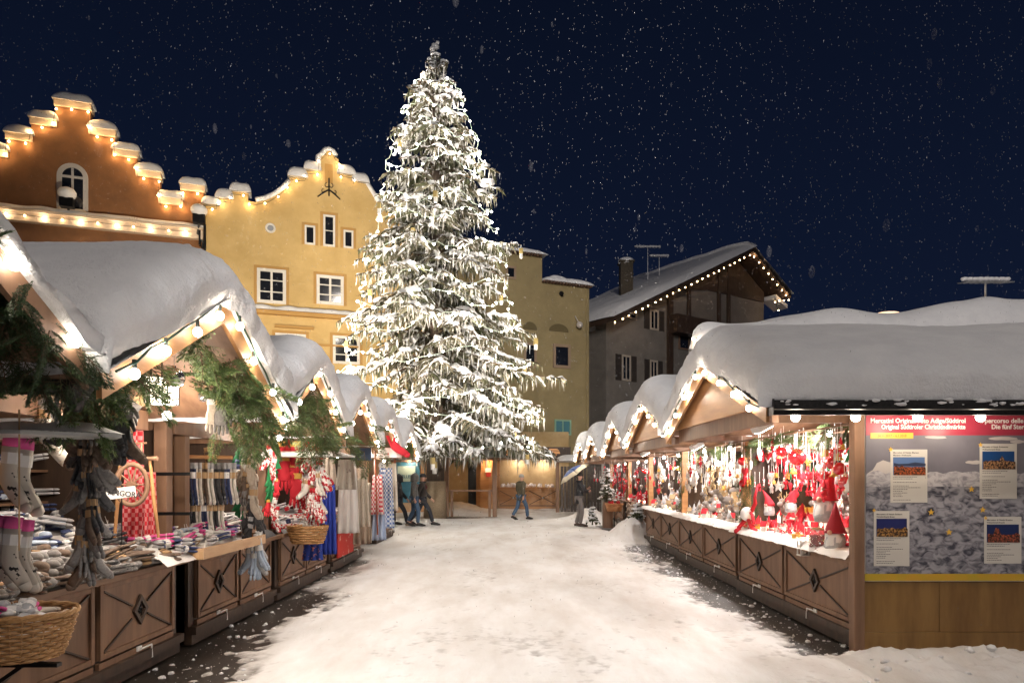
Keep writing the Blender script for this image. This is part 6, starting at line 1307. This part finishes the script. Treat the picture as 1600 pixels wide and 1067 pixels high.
# ------------------------------------------------------------------ goods of the left row (display opens towards +x)
random.seed(202)
FL = pi/2
def lk(key, fn, label, cat='socks'): return pr(key, fn, label, cat, label + ' group')
def heap(keys, x0, x1, Y0, Y1, n, zf, label, group, lay=True, sc_=(.85, 1.2), yaw=None, tilt=.25):
    for i in range(n):
        u = R(); x = x0 + (x1-x0)*u; y = U(Y0, Y1); z = zf(x, y) + .012 + .07*R()
        PR[random.choice(keys)].put((x, y, z), (U(-tilt, tilt), U(-tilt, tilt) + (-.12), (yaw if yaw is not None else 0) + U(-.9, .9)), U(*sc_), label=label, group=group)
for k, (m, mc) in {'g': (W_grey, W_dark), 'b': (W_brown, W_kraft), 'e': (W_beige, W_brown), 'w': (W_cream, W_ltgrey), 'l': (W_ltgrey, W_white), 'u': (W_blue, W_white), 'n': (W_navy, W_ltgrey), 'p': (W_pink, W_white), 't': (W_teal, W_white), 'v': (W_lilac, W_white), 'h': (W_white, W_pink), 's': (W_stripe, W_navy), 'd': (W_dark, W_grey), 'k': (W_knit, W_red), 'x': (W_stripe, W_dark)}.items():
    lk('s' + k, sock_pair(m, mc, (W_kraft if k == 'b' else W_ltgrey) if k in 'gbed' else W_white, True, 1 if k in 'tvh' else 0), 'x'); lk('H' + k, sock_pair(m, mc, W_kraft if k in 'gbedw' else W_white), 'x')
for k, (m, mc) in {'g': (W_grey, W_kraft), 'e': (W_beige, W_white), 'd': (W_dark, W_ltgrey), 'r': (W_red, W_gold), 'b': (W_brown, W_kraft), 'k': (W_knit, W_white)}.items(): lk('G' + k, glove(m, mc), 'x', 'gloves')
for k, (m, mc) in {'g': (W_grey, W_ltgrey), 'b': (W_brown, W_grey), 'u': (W_blue, W_white), 'l': (W_ltgrey, W_white), 'x': (W_stripe, W_white)}.items(): lk('R' + k, rolled(m, mc), 'x')
# sloping heap under the socks
def base_heap(x0, x1, Y0, Y1, z0, z1, label, m, seed):
    def zf(x, y): t_ = max(0, (x - x0)/(x1 - x0)); return z0 + (z1-z0)*t_**.8 + .02*noise.noise((x*4, y*4, seed))
    b = MB(); b.grid(lambda u, v: Vector((x0 + (x1-x0)*u, Y0 + (Y1-Y0)*v, zf(x0+(x1-x0)*u, y := Y0+(Y1-Y0)*v) - (.03 if u < .02 else 0))), 16, 24); b.grid(lambda u, v: Vector((x1, Y0 + (Y1-Y0)*v, .935 + (zf(x1, Y0+(Y1-Y0)*v)-.935)*u)), 3, 24)
    tag(b.build('display_cloth', m, smooth=True), label, 'cloth'); return zf
z1 = base_heap(-3.13, -4.55, 2.9, 6.55, .95, 1.32, 'grey cloth under the big heap of socks on the nearest left counter', W_grey, 1)
heap(['sg', 'sb', 'Rg', 'Rb', 'sd', 'Rg'], -3.12, -3.55, 3.3, 6.1, 90, z1, 'grey or brown knitted socks in the front heap of the nearest left stall', 'grey and brown socks of the front heap', sc_=(.9, 1.3), yaw=.2)
heap(['sg', 'Rg', 'Rb', 'sb'], -3.08, -3.2, 3.1, 6.3, 40, lambda x, y: .94, 'grey or brown knitted socks in the front heap of the nearest left stall', 'grey and brown socks of the front heap', sc_=(.9, 1.2), yaw=0, tilt=.1)
heap(['sw', 'sl', 'su', 'su', 'Ru', 'Rl', 'ss', 'sn'], -3.5, -4.3, 3.3, 6.1, 58, z1, 'pale blue, grey or cream socks in the back heap of the nearest left stall', 'pale socks of the back heap', sc_=(.9, 1.3))
heap(['su', 'ss', 'sx', 'sn', 'Rx', 'Ru'], -4.1, -4.6, 3.6, 6.3, 34, lambda x, y: z1(x, y) + .04, 'striped blue socks stacked at the back of the nearest left stall', 'striped socks at the back of the nearest left stall', sc_=(1, 1.3))
for z in (1.475, 1.775): heap(['Rx', 'Ru', 'Rl', 'sn', 'ss'], -4.5, -4.68, 4.05, 6.45, 18, lambda x, y: z, 'striped socks lying on the shelves of the nearest left stall', 'socks on the shelves of the nearest left stall', tilt=.1)
# wooden tray of coloured socks jutting out
t = thing('wooden_tray', (-3.1, 6.9, .96), 'light wooden tray of bright socks jutting out over the counter edge', 'tray'); b = MB(); b.box(-3.55, -2.86, 6.3, 7.85, .955, .97); b.build('tray_floor', M_woodL, t)
for (q, nm) in (((-2.86, -2.84, 6.28, 7.87, .945, 1.05), 'edge'), ((-3.55, -2.861, 6.28, 6.3, .945, 1.05), 'edge'), ((-3.55, -2.861, 7.85, 7.87, .945, 1.07), 'edge')): b = MB(); b.box(*q); b.build(nm, M_woodL, t, bevel=.003)
z2 = base_heap(-2.9, -3.95, 5.75, 7.8, .985, 1.2, 'white cloth under the bright pink and turquoise socks', W_white, 2)
heap(['sp', 'st', 'sh', 'sv', 'sw', 'st', 'st', 'sn', 'su'], -2.93, -3.8, 6.05, 7.75, 84, z2, 'pink, turquoise, lilac or white socks heaped in the wooden tray', 'bright socks of the wooden tray', sc_=(.85, 1.15))
for (x, y) in ((-3.02, 5.82), (-3.15, 6.1)): t = thing('price_card', (x, y, 1.0), 'blank white card standing between the grey and the bright socks', 'card', 'white cards among the socks'); b = MB(); b.box(x-.13, x+.0, y, y+.005, 1.0, 1.1); b.build('card', M_white, t)
# L2-L4 heaps
for k in range(4):
    for i in range(27 - k*3):
        y = 3.45 + .1*i + .05*(k % 2) + U(-.015, .015); PR[random.choice(['Rg', 'Rb', 'Rg'])].put((-3.16 - .06*k + U(-.02, .02), y, .95 + .052*k), (0, U(-.1, .1), U(-.2, .2)), U(1.2, 1.45), label='rolled grey or brown socks stacked along the front edge of the nearest left counter', group='rolled socks along the counter edge')
z3 = base_heap(-3.12, -4.4, 7.95, 9.1, .95, 1.3, 'dark cloth under the socks of the second left stall', W_dark, 3)
t = thing('wooden_tray', (-3.3, 8.2, 1.0), 'empty dark wooden tray behind the bright socks', 'tray'); b = MB(); b.box(-3.75, -3.15, 7.9, 8.55, 1.0, 1.015); b.box(-3.15, -3.13, 7.9, 8.55, 1.0, 1.12); b.box(-3.75, -3.151, 7.88, 7.9, 1.0, 1.14); b.build('box', M_wood, t)
heap(['ss', 'sl', 'su', 'sg', 'se', 'sw', 'sx'], -3.3, -4.4, 7.95, 9.1, 36, z3, 'striped and pale socks heaped in the second left stall', 'socks heaped in the second left stall')
z4 = base_heap(-3.12, -4.4, 9.4, 11.8, .95, 1.3, 'pale cloth under the knitwear of the third left stall', W_ltgrey, 4)
heap(['sk', 'sw', 'sl', 'sg', 'sk', 'ss', 'sr' if 'sr' in PR else 'sh'], -3.12, -4.2, 9.4, 11.8, 34, z4, 'red, white or grey knitted socks in the third left stall', 'socks heaped in the third left stall')
heap(['sw', 'sk', 'su', 'sl'], -3.3, -4.2, 12.2, 14.5, 16, lambda x, y: .95, 'pale or red knitted goods on the fourth left counter', 'knitted goods of the fourth left stall', sc_=(1.1, 1.5))
# hanging columns
def column(keys, x, y, zt, zb, n, rad, label, group, sc_=(.9, 1.25), spread=6.28, a0=0, cord=True):
    for i in range(n):
        a_ = a0 + U(-.5, .5)*spread; z = zt - (zt-zb)*(i+.5)/n; PR[random.choice(keys)].put((x + rad*cos(a_), y + rad*sin(a_), z + .1), (U(-.15, .15), U(-.25, .25), a_), U(*sc_), label=label, group=group)
    if cord: b = MB(); b.tube([(x, y, zt+.25), (x, y, zb)], .006, 4); tag(b.build('hanging_rope', W_kraft), 'rope carrying ' + label.split(' in ')[0].split(' of ')[0], 'rope')
column(['Hg', 'Hb', 'Hg', 'Hd', 'Gb'], -2.56, 4.12, 2.15, 1.18, 60, .03, 'grey and brown socks tied in the tall dark column before the nearest left stall', 'tall dark column of socks', sc_=(.72, .95))
column(['Gd', 'Gg', 'Hd', 'Hb'], -2.62, 4.35, 2.2, 2.0, 16, .13, 'dark gloves bunched under the fir branches of the nearest left stall', 'bunched dark gloves', sc_=(1, 1.3), cord=False)
lk('rein', sock_pair(W_rein, W_pink, W_white), 'x')
for i, (px, py, Y, s_) in enumerate(((22, 680, 3.9, 1.3), (38, 684, 3.95, 1.35), (6, 806, 3.75, 1.2), (22, 808, 3.75, 1.2), (38, 812, 3.8, 1.2))):
    PR['rein'].put(P(px, py, Y), (0, .1, .5 if i % 2 else .25), s_, label='cream sock with dark reindeer pattern and pink cuff at the left border', group='reindeer socks at the left border')
b = MB(); b.tube([P(30, 640, 3.55), P(30, 860, 3.5)], .005, 4); tag(b.build('hanging_rope', W_kraft), 'rope carrying the cream reindeer socks', 'rope')
for (px, py, Y) in ((66, 620, 4.7), (80, 640, 4.8)): PR['Hw'].put(P(px, py, Y), (0, 0, .2), 1.2, label='white ribbed socks hung behind the snowy board', group='white ribbed socks')
# gloves under the branches by the paper lamp
PR['Gg'].put(P(222, 622, 5.1), (.5, .7, .5), 1.3, label='grey striped glove pair hanging between bulb and lantern', group='single grey gloves'); PR['Ge'].put(P(332, 625, 5.6), (0, 0, .4), 1.15, label='beige and grey long gloves hanging from the fir branches', group='long gloves under the branches'); PR['Gg'].put(P(345, 625, 5.6), (0, 0, .2), 1.2, label='beige and grey long gloves hanging from the fir branches', group='long gloves under the branches')
# rack with socks on hangers
t = thing('sock_rack', (-3.5, 6.9, 1.3), 'iron rack with wooden bars holding rows of socks behind the wooden post', 'rack'); b = MB(); b.box(-3.62, -3.42, 7.0, 7.05, 1.0, 2.2); b.build('upright', M_woodO, t)
for z in (1.92, 1.55): b = MB(); b.tube([(-3.55, 7.1, z), (-3.05, 7.45, z)], .02, 8); b.build('bar', M_woodO, t)
for i in range(11): u = i/10; PR[('Hw', 'Hd', 'Hd', 'Hn', 'Hw', 'Hb')[i % 6]].put((-3.52+.46*u, 7.12+.33*u, 1.86), (0, 0, -.9+U(-.1, .1)), 1.35, label='dark and cream socks clipped along the bars of the iron rack', group='socks on the iron rack')
for i in range(9): u = i/8; PR[('Hw', 'Hn', 'Hw', 'Hd')[i % 4]].put((-3.52+.36*u, 7.12+.26*u, 1.5), (0, 0, -.9), 1.25, label='dark and cream socks clipped along the bars of the iron rack', group='socks on the iron rack')
column(['Hb', 'Hg', 'Hb'], -3.3, 7.5, 1.95, 1.35, 16, .05, 'long brown stockings hanging right of the iron rack', 'brown stockings')
# wooden post
t = thing('wooden_post', (-3.3, 6.4, .95), 'thick reddish wooden post with iron bands in the middle of the nearest left stall', 'post'); b = MB(); b.box(-3.34, -3.22, 6.36, 6.48, .95, 2.3); b.build('beam', M_wood, t, bevel=.006)
for z in (1.35, 1.72): b = MB(); b.box(-3.345, -3.0, 6.355, 6.37, z, z+.03); b.build('iron_band', M_iron, t)
# spinning wheel with sign
w0 = P(206, 757, 5.75); t = thing('spinning_wheel', w0 - Vector((0, 0, .45)), 'old wooden spinning wheel with an iron axle behind the ANGORA sign', 'spinning wheel'); R0 = .17
def wp(a_, r_, dy=0): q_ = Vector((cos(a_)*.62*r_, cos(a_)*.3*r_ + dy, sin(a_)*r_)); return w0 + q_
b = MB(); b.tube([wp(2*pi*i/36, R0) for i in range(37)], .018, 8, flat=1.2, cap=False); b.build('wheel_rim', M_wood, t, smooth=True)
for i in range(10): b = MB(); b.tube([wp(2*pi*i/10, .03), wp(2*pi*i/10, R0*.5), wp(2*pi*i/10, R0*.97)], [.006, .009, .005], 6); b.build('spoke', M_wood, t)
b = MB(); b.tube([w0 - Vector((0, .04, 0)), w0 + Vector((0, .04, 0))], .03, 12); b.build('hub', M_wood, t)
b = MB(); b.tube([w0 + Vector((-.13, 0, R0+.05)), w0 + Vector((-.02, 0, R0+.06)), w0 + Vector((.1, .02, R0+.05)), w0 + Vector((.2, .03, R0+.05))], [.012, .02, .013, .02], 8)
for x in (-.1, -.02, .08): b.tube([w0 + Vector((x, 0, R0+.06)), w0 + Vector((x, 0, R0+.1)), w0 + Vector((x, 0, R0+.18))], [.008, .014, .007], 6)
b.tube([w0 + Vector((-.14, 0, R0+.18)), w0 + Vector((.12, .01, R0+.18))], .009, 6); b.build('spindle_frame', M_wood, t)
for x in (-.12, .13): b = MB(); b.tube([w0 + Vector((x, .04, R0+.05)), w0 + Vector((x*1.2, .05, -.1)), w0 + Vector((x*1.5, .06, -.45))], [.012, .017, .012], 7); b.build('leg', M_woodO, t)
p = P(199, 769, 5.5); t = thing('shop_sign', p, 'white card reading ANGORA half covered by the dark sock column', 'sign'); b = MB(); b.M = Matrix.Translation(p) @ Matrix.Rotation(-.12, 4, 'Y'); b.box(-.17, .065, 0, .006, -.04, .045); b.build('card', M_white, t)
txt('ANGORA', .062, p + Vector((-.155, -.003, -.018)), M_td, t, rot=(pi/2, .1, 0), ext=.001, bold=.001)
b = MB(); b.tube([p + Vector((-.05, .01, 0)), p + Vector((-.05, .01, -.5))], .005, 5); b.build('stick', M_iron, t)
# plaid scarf
def cloth(label, name, cat, x, y, z0, z1, w, m, ang, folds=5, amp=.03, seed=0, taper=.3, group=None, dz=0, depth=.02):
    ca, sa = cos(ang), sin(ang); b = MB()
    def f(u, v):
        ww = w*(1 - taper*(1-v)); o_ = (u-.5)*ww; d_ = amp*sin(folds*2*pi*u + seed + v*1.5)*(.4+v*.8); zz = z0 + (z1-z0)*v + dz*noise.noise((u*4, seed, 0))*v
        return Vector((x + o_*ca - d_*sa, y + o_*sa + d_*ca, zz))
    b.grid(f, 28, 14); o = b.build(name, m, smooth=True); s_ = o.modifiers.new('s', 'SOLIDIFY'); s_.thickness = .006; return tag(o, label, cat, group)
cloth('red plaid scarf hanging behind the spinning wheel', 'plaid_scarf', 'scarf', -3.4, 6.15, 2.2, 1.1, .2, W_plaid, .9, 3, .03); cloth('second fold of red plaid cloth beside the wooden post', 'plaid_scarf', 'scarf', -3.28, 6.2, 1.75, 1.12, .13, W_plaid, .8, 2, .02, 2)
# lantern and bulb
p = P(253, 611, 4.75); t = thing('paper_lantern', p, 'square white lantern with black bars hanging in the fir branches', 'lantern'); b = MB(); b.box(p.x-.075, p.x+.075, p.y-.075, p.y+.075, p.z-.09, p.z+.09); b.build('shade', glow('lantern_shade', (1, .86, .66), 7), t)
b = MB()
for s_ in (-1, 1):
    for k in (-.08, -.045, .045, .08): b.box(p.x+k-.003, p.x+k+.003, p.y+s_*.078-.003, p.y+s_*.078+.003, p.z-.095, p.z+.095); b.box(p.x+s_*.078-.003, p.x+s_*.078+.003, p.y+k-.003, p.y+k+.003, p.z-.095, p.z+.095)
    for k in (-.09, -.05, .05, .09): b.box(p.x-.083, p.x+.083, p.y+s_*.0795-.002, p.y+s_*.0795+.002, p.z+k-.003, p.z+k+.003); b.box(p.x+s_*.0795-.002, p.x+s_*.0795+.002, p.y-.083, p.y+.083, p.z+k-.003, p.z+k+.003)
b.tube([p + Vector((0, 0, .09)), p + Vector((0, 0, .3))], .005, 5); b.build('lantern_frame', M_iron, t); lamp(p + Vector((.0, -.0, -.16)), 14, (1, .85, .68), .06, t); lamp(p + Vector((.17, -.1, 0)), 5, (1, .85, .68), .06, t)
for (px, py, Y, e_, l) in ((261, 649, 5.6, 20, 'bare bulb glowing below the square lantern'), (120, 655, 5.0, 22, 'bare bulb behind the tall dark sock column'), (437, 684, 8.3, 22, 'bare bulb at the joint of the first two left gables'), (340, 668, 8.2, 22, 'bare bulb inside the second left stall'), (452, 700, 10, 18, 'bare bulb above the red mittens'), (528, 712, 12.2, 16, 'bare bulb in the third left stall'), (563, 716, 13.4, 14, 'bare bulb in the fourth left stall'), (600, 720, 17.5, 14, 'bare bulb in the last left stall')):
    p = P(px, py, Y); t = thing('hanging_bulb', p, l, 'light bulb', 'bulbs inside the left stalls'); b = MB(); b.tube([p + Vector((0, 0, .28)), p + Vector((0, 0, .03))], .008, 6); b.build('socket', M_socket, t); b = MB(); b.ball(p, .038, 12); b.build('bulb', M_bulb, t, smooth=True); lamp(p + Vector((0, 0, -.07)), e_, (1, .87, .74), .06, t)
p = P(790/2, 684, 8.4); t = thing('box_lamp', P(436, 667, 8.2), 'white halogen box lamp under the first left gable joint', 'lamp'); q = P(436, 667, 8.2); b = MB(); b.box(q.x-.08, q.x+.08, q.y-.06, q.y+.06, q.z-.05, q.z+.06); b.build('lamp_housing', M_bulb, t)
# glass balls
for (px, py, Y, r_, l) in ((272, 590, 4.6, .07, 'clear glass ball under the lit bargeboard'), (374, 636, 6.0, .05, 'silver glass ball left under the fir branches'), (375+63, 640, 7.4, .05, 'silver glass ball at the right end of the fir branches'), (318, 620, 5.9, .045, 'small silver glass ball near the lantern'), (482, 668, 9.0, .05, 'silver glass ball under the second gable')):
    p = P(px, py, Y); tag(hanger('ball', G_silver, r_, .12)(), l, 'bauble').location = p + Vector((0, 0, r_))
# further columns
lk('elfh', hanger('tree', W_green, .09, .02), 'x', 'felt hat')
column(['elfh', 'Hs', 'elfh'], -3.2, 8.1, 2.05, 1.25, 15, .05, 'green felt hats and striped socks in the column left of the beige gloves', 'green felt column')
column(['Ge', 'Gg', 'He', 'Ge', 'Gb'], -2.98, 7.75, 2.1, 1.42, 22, .05, 'beige and grey gloves in the column over the counter end', 'column of beige gloves', sc_=(1, 1.35)); column(['Gd', 'Hd', 'Gd'], -2.93, 7.75, 1.42, 1.05, 9, .05, 'black mittens at the foot of the beige glove column', 'black mittens', cord=False); column(['Hu', 'Hl'], -2.92, 7.75, 1.0, .78, 9, .045, 'pale blue socks dangling before the counter panel', 'dangling pale blue socks', cord=False)
column(['elfh', 'Gr', 'Hk', 'elfh'], -3.15, 9.0, 2.05, 1.15, 20, .05, 'green and red elf stockings in the column beside the red mittens', 'green and red column')
for i, (px, py, Y) in enumerate(((437, 690, 9.4), (450, 678, 9.6), (462, 690, 9.5), (444, 712, 9.4), (458, 722, 9.5), (463, 740, 9.5))): PR['Gr'].put(P(px, py, Y), (0, 0, .4+U(-.3, .3)), 2.0, label='bright red mitten pair with yellow tag on the back wall', group='bright red mittens')
column(['Hk', 'Gk', 'Hk', 'Hw'], -2.78, 9.55, 2.15, 1.15, 44, .075, 'red and white patterned knitwear in the thick column', 'thick red and white knit column', sc_=(1, 1.4))
basket((-2.86, 9.55, .78), .22, .24, 'round wicker basket hanging under the red and white knit column', rows=7, n=20); t = thing('basket_hook', (-2.86, 9.55, .8), 'cords holding the round wicker basket', 'cord'); b = MB()
for a_ in (0, 2.1, 4.2): b.tube([(-2.86+.2*cos(a_), 9.55+.2*sin(a_), 1.0), (-2.86, 9.55, 1.3)], .005, 4)
b.build('cord', W_kraft, t)
for i in range(6): PR['sw'].put((-2.86+U(-.1, .1), 9.55+U(-.1, .1), 1.0+.02*i), (0, 0, U(0, 6)), 1, label='white socks filling the hanging wicker basket', group='socks in the hanging basket')
cloth('blue tea towel with pattern under the wicker basket', 'tea_towel', 'towel', -2.85, 9.75, .78, .52, .3, c('blue_print', .02, .05, .3, col2=(.6, .25, .2), scale=16, ramp=(.55, .6)), .2, 3, .015)
cloth('long royal blue cloth hanging at the corner of the third left stall', 'blue_cloth', 'cloth', -2.88, 10.7, 1.6, .5, .28, W_bluecl, .4, 4, .03, 1); cloth('cream sacks over the royal blue cloth', 'cloth_bag', 'bag', -2.9, 10.75, 2.0, 1.55, .3, W_linen, .4, 3, .03, 2); cloth('linen heart-print bag beside the cream sacks', 'cloth_bag', 'bag', -2.75, 11.3, 2.0, 1.5, .34, c('heart_linen', .5, .45, .38, col2=(.25, .2, .18), scale=9, ramp=(.6, .64)), .35, 3, .03, 4)
cloth('white apron hanging in the light of the fourth left stall', 'apron', 'apron', -2.95, 12.3, 2.0, .7, .4, W_white, .4, 3, .03, 2); cloth('brown striped apron hanging near the wooden rack', 'apron', 'apron', -2.85, 12.9, 1.9, .45, .32, c('brown_stripe', .3, .2, .13, col2=(.55, .48, .4), scale=20, kind='wave', stretch=(1, 1, 0)), .35, 3, .03, 3)
cloth('round grey shawl with dark edge on the wooden rack', 'shawl', 'shawl', -2.8, 12.5, 1.7, .8, .4, W_linen, .3, 4, .04, 5)
t = thing('clothes_rack', (-2.9, 13.8, 0), 'tall wooden rack with red-brown poles before the fourth left stall', 'rack')
for (px, Y, pb) in ((549, 13.0, 790), (583, 13.6, 835), (559, 13.3, 835)): a_ = P(px+3, 705 if px > 550 else 700, Y); e_ = P(px+7, pb, Y); b = MB(); b.tube([a_, e_], .016, 7); b.build('pole', c('red_brown_pole', .25, .07, .035), t)
for (px, Y, z0_, z1_, w_, m_, l, sd_) in ((590, 13.9, 1.75, .95, .28, W_rcheck, 'red checked cloth on the wooden rack', 1), (603, 14.2, 1.9, .65, .36, W_check, 'blue checked tea towel on the wooden rack', 2), (592, 14.0, 1.3, .42, .3, c('pale_blue_linen', .35, .42, .55), 'pale blue linen cloth on the wooden rack', 3), (574, 13.4, 1.6, .42, .16, W_linen, 'narrow linen towel on the wooden rack', 4), (611, 14.3, 2.0, 1.0, .3, W_linen, 'linen apron right of the checked cloths', 6)):
    cloth(l, 'tea_towel', 'towel', P(px, 0, Y).x, Y, z0_, z1_, w_, m_, .3, 3, .03, sd_, group='cloths on the wooden rack')
cloth('small blue bag with white letters JU under the third left gable', 'cloth_bag', 'bag', P(564, 0, 12).x, 12, 2.25, 2.0, .36, c('dusty_blue', .08, .12, .2), .1, 1, .005, 0, 0)
q = P(553, 697, 11.97); o = txt('JU', .2, q + Vector((0, 0, .02)), W_wht, None, ext=.002); tag(o, 'white letters JU on the small blue bag', 'lettering')
cloth('grey embroidered heart cushion above the blue bag', 'cushion', 'cushion', P(562, 0, 12).x, 12, 2.5, 2.28, .4, c('embroidered_linen', .4, .38, .34, col2=(.15, .13, .12), scale=12, ramp=(.55, .6)), .1, 1, .02, 0, 0)
lk('Hr', sock_pair(W_red, W_white, None), 'x'); PR['Hr'].put(P(603, 666, 13.6), (0, -.4, .2), 2.2, label='large red stocking under the fourth left gable', group='large red stocking')
cloth('white and red bunting cloth along the eave of the fourth left stall', 'bunting', 'bunting', P(598, 0, 13.7).x, 13.7, 2.3, 2.1, .75, c('white_red_print', .8, .75, .72, col2=(.6, .03, .04), scale=7, ramp=(.6, .63)), .1, 3, .02, 0, 0)
t = thing('ornament_rack', P(632, 730, 14.6), 'reddish wooden frame holding strings of white round ornaments', 'frame'); 
for (p0, p1) in (((617, 692), (617, 770)), ((600, 708), (622, 708)), ((597, 771), (619, 773))): b = MB(); b.tube([P(p0[0], p0[1], 14.6), P(p1[0], p1[1], 14.6)], .018, 7); b.build('bar', MATS['red_brown_pole'], t)
for (px, py, r_) in ((597, 727, .075), (608, 725, .05), (597, 742, .08), (608, 737, .045), (608, 751, .045), (598, 760, .07)):
    p = P(px, py, 14.55); t = thing('disc_ornament', p, 'white pierced disc ornament on a string in the wooden frame', 'ornament', 'white disc ornaments'); b = MB(); b.tube([p, p + Vector((0, .01, 0))], r_, 18); b.build('disc', M_white, t); b = MB(); b.tube([p + Vector((r_*.68*cos(i*pi/8), -.004, r_*.68*sin(i*pi/8))) for i in range(17)], .006, 4); pad(b, [(x_*.5, z_*.5) for x_, z_ in star2(r_)], .004); b.v = [v_ if i_ < 17*4 else v_ + p + Vector((0, -.006, 0)) for i_, v_ in enumerate(b.v)]; b.build('pierced_pattern', W_ltgrey, t)
    b = MB(); b.tube([p + Vector((0, 0, r_)), p + Vector((0, 0, r_+.12))], .003, 4); b.build('string', W_wht, t)
t = thing('counter_poster', (-3.15, 13, .5), 'red printed panel on the front of the fourth left counter', 'poster'); b = MB(); b.box(-3.16, -3.135, 12.3, 13.5, .25, .85); b.build('panel', c('poster_scarlet', .55, .03, .02, col2=(.7, .5, .4), scale=6, ramp=(.62, .66)), t)
# big wicker basket bottom left
basket((-2.64, 3.62, .75), .24, .24, 'large wicker basket of cream socks in the lower left corner', rows=12, n=34)
t = thing('basket_bracket', (-2.9, 3.62, .6), 'iron bracket carrying the large wicker basket', 'bracket'); b = MB(); b.box(-3.2, -2.4, 3.6, 3.64, .7, .72); b.beam((-3.18, 3.62, .3), (-2.6, 3.62, .7), .02, .02); b.build('bar', M_iron, t)
for i in range(34): a_ = U(0, 6.28); q_ = sqrt(R())*.07; PR[random.choice(['sw', 'sw', 'sl', 'sh', 'se', 'Rl', 'sw'])].put((-2.64+1.2*q_*cos(a_), 3.62+q_*sin(a_), .9+.1*R()), (U(-.4, .4), U(-.4, .4), U(0, 6)), .85, label='cream, white or grey socks inside the large wicker basket', group='socks in the large wicker basket')
b = MB(); b.lathe([(.15, .02), (.19, .15), (.01, .18)], (-2.64, 3.62, .73), 18, sx=1.15); tag(b.build('basket_lining', W_cream), 'cream lining under the socks of the large wicker basket', 'cloth')
# hanging gondola lamp rows done; fir branches
random.seed(77)
def gz_(y, Yn, Yp, Yf, ze, zp): return zp - (zp-ze)*(abs(y-Yp)/((Yp-Yn) if y < Yp else (Yf-Yp)))
def gablefir(label, Yn, Yp, Yf, ze, zp, xg, n, key, y0=None, y1=None, s=(.75, 1.25), m=(None, None), depth=.55):
    sp = []
    for i in range(n):
        y = U(y0 or Yn+.25, y1 or Yf-.2); x = -(xg + U(.06, depth)); z = gz_(y, Yn, Yp, Yf, ze, zp) - .14 - U(0, .1)
        if abs(CX + x*F/y - 250) < 40 and y < 5.5: continue
        sp.append(((x, y, z), (U(-.1, .7), U(-.7, .7), U(-.9, .05)), U(*s)*.85, U(-.8, .8)))
    garland(label, sp, *m, key)
gablefir('lush fir branches hanging under the gable of the nearest left stall', 3.5, 4.98, 6.3, 2.25, 3.0, LX(4.98), 98, 'green', m=(m_f1, m_f2)); gablefir('fir branches hanging under the second left gable', 6.34, 7.62, 8.98, 2.25, 2.93, LX(7.62), 66, 'green', m=(m_f1, m_f2)); gablefir('few fir branches under the third left gable', 9.02, 10.33, 11.6, 2.25, 2.93, LX(10.33), 12, 'green', m=(m_f1, m_f2))
sp = [((-2.1 - U(-.02, .3), 2.5 + .95*q, 2.9 - .62*q - U(0, .24)), (U(-.5, .7), U(-.6, .6), U(-.8, .1)), U(.35, .6), U(-1, 1)) for q in (R() for _ in range(85))]
garland('dark bushy garland hanging under the snowy roof edge at the left border', sp, m_f3, m_f1, 'dark', L=.42, n=14, dens=34, nl=.022)
sp = [(P(641, 700, 14.4) + Vector((U(-.05, .05), 0, U(0, .2))), (U(-.2, .2), U(-.2, .2), -1), U(.5, .8), U(-1, 1)) for _ in range(10)]
garland('small fir bunch hanging at the far end of the left row', sp, m_f1, m_f2, 'green')
# ------------------------------------------------------------------ falling snow
random.seed(404); b = MB()
def flake(p_, r_, st):
    a_ = Vector((U(-.25, .25), 0, 1)).normalized()*r_*st; q_ = Vector((1, 0, 0))*r_; w_ = Vector((0, 1, 0))*r_; b.add([p_+a_, p_-a_, p_+q_, p_-q_, p_+w_, p_-w_], [(0, 2, 4), (0, 4, 3), (0, 3, 5), (0, 5, 2), (1, 4, 2), (1, 3, 4), (1, 5, 3), (1, 2, 5)])
for i in range(15000):
    Y = 2.5 + 36*R()**.8; p_ = Vector((U(-.78, .78)*Y, Y, EYE + U(-.25, .72)*Y)); 
    if p_.z < .1: continue
    if abs(p_.x) > 2.0 and p_.z < 3.3 and Y < 16: continue
    flake(p_, .0008 + Y*.00055*U(.4, 1.15), U(1.2, 2.6))
for i in range(60):
    Y = U(3, 8); p_ = Vector((U(-.75, .75)*Y, Y, EYE + U(.25, .7)*Y)); b.ball(p_, U(.008, .032)*(.6+.4*R()), 12, sx=.7, sz=U(1.2, 1.9), mi=1)
tag(b.build('falling_snow', [mat('snowflake', (.8, .8, .85), .9, alpha=.17), mat('near_snowflake', (.8, .8, .85), .9, alpha=.025)]), 'snowflakes drifting down in the night air', 'snow', kind='stuff')
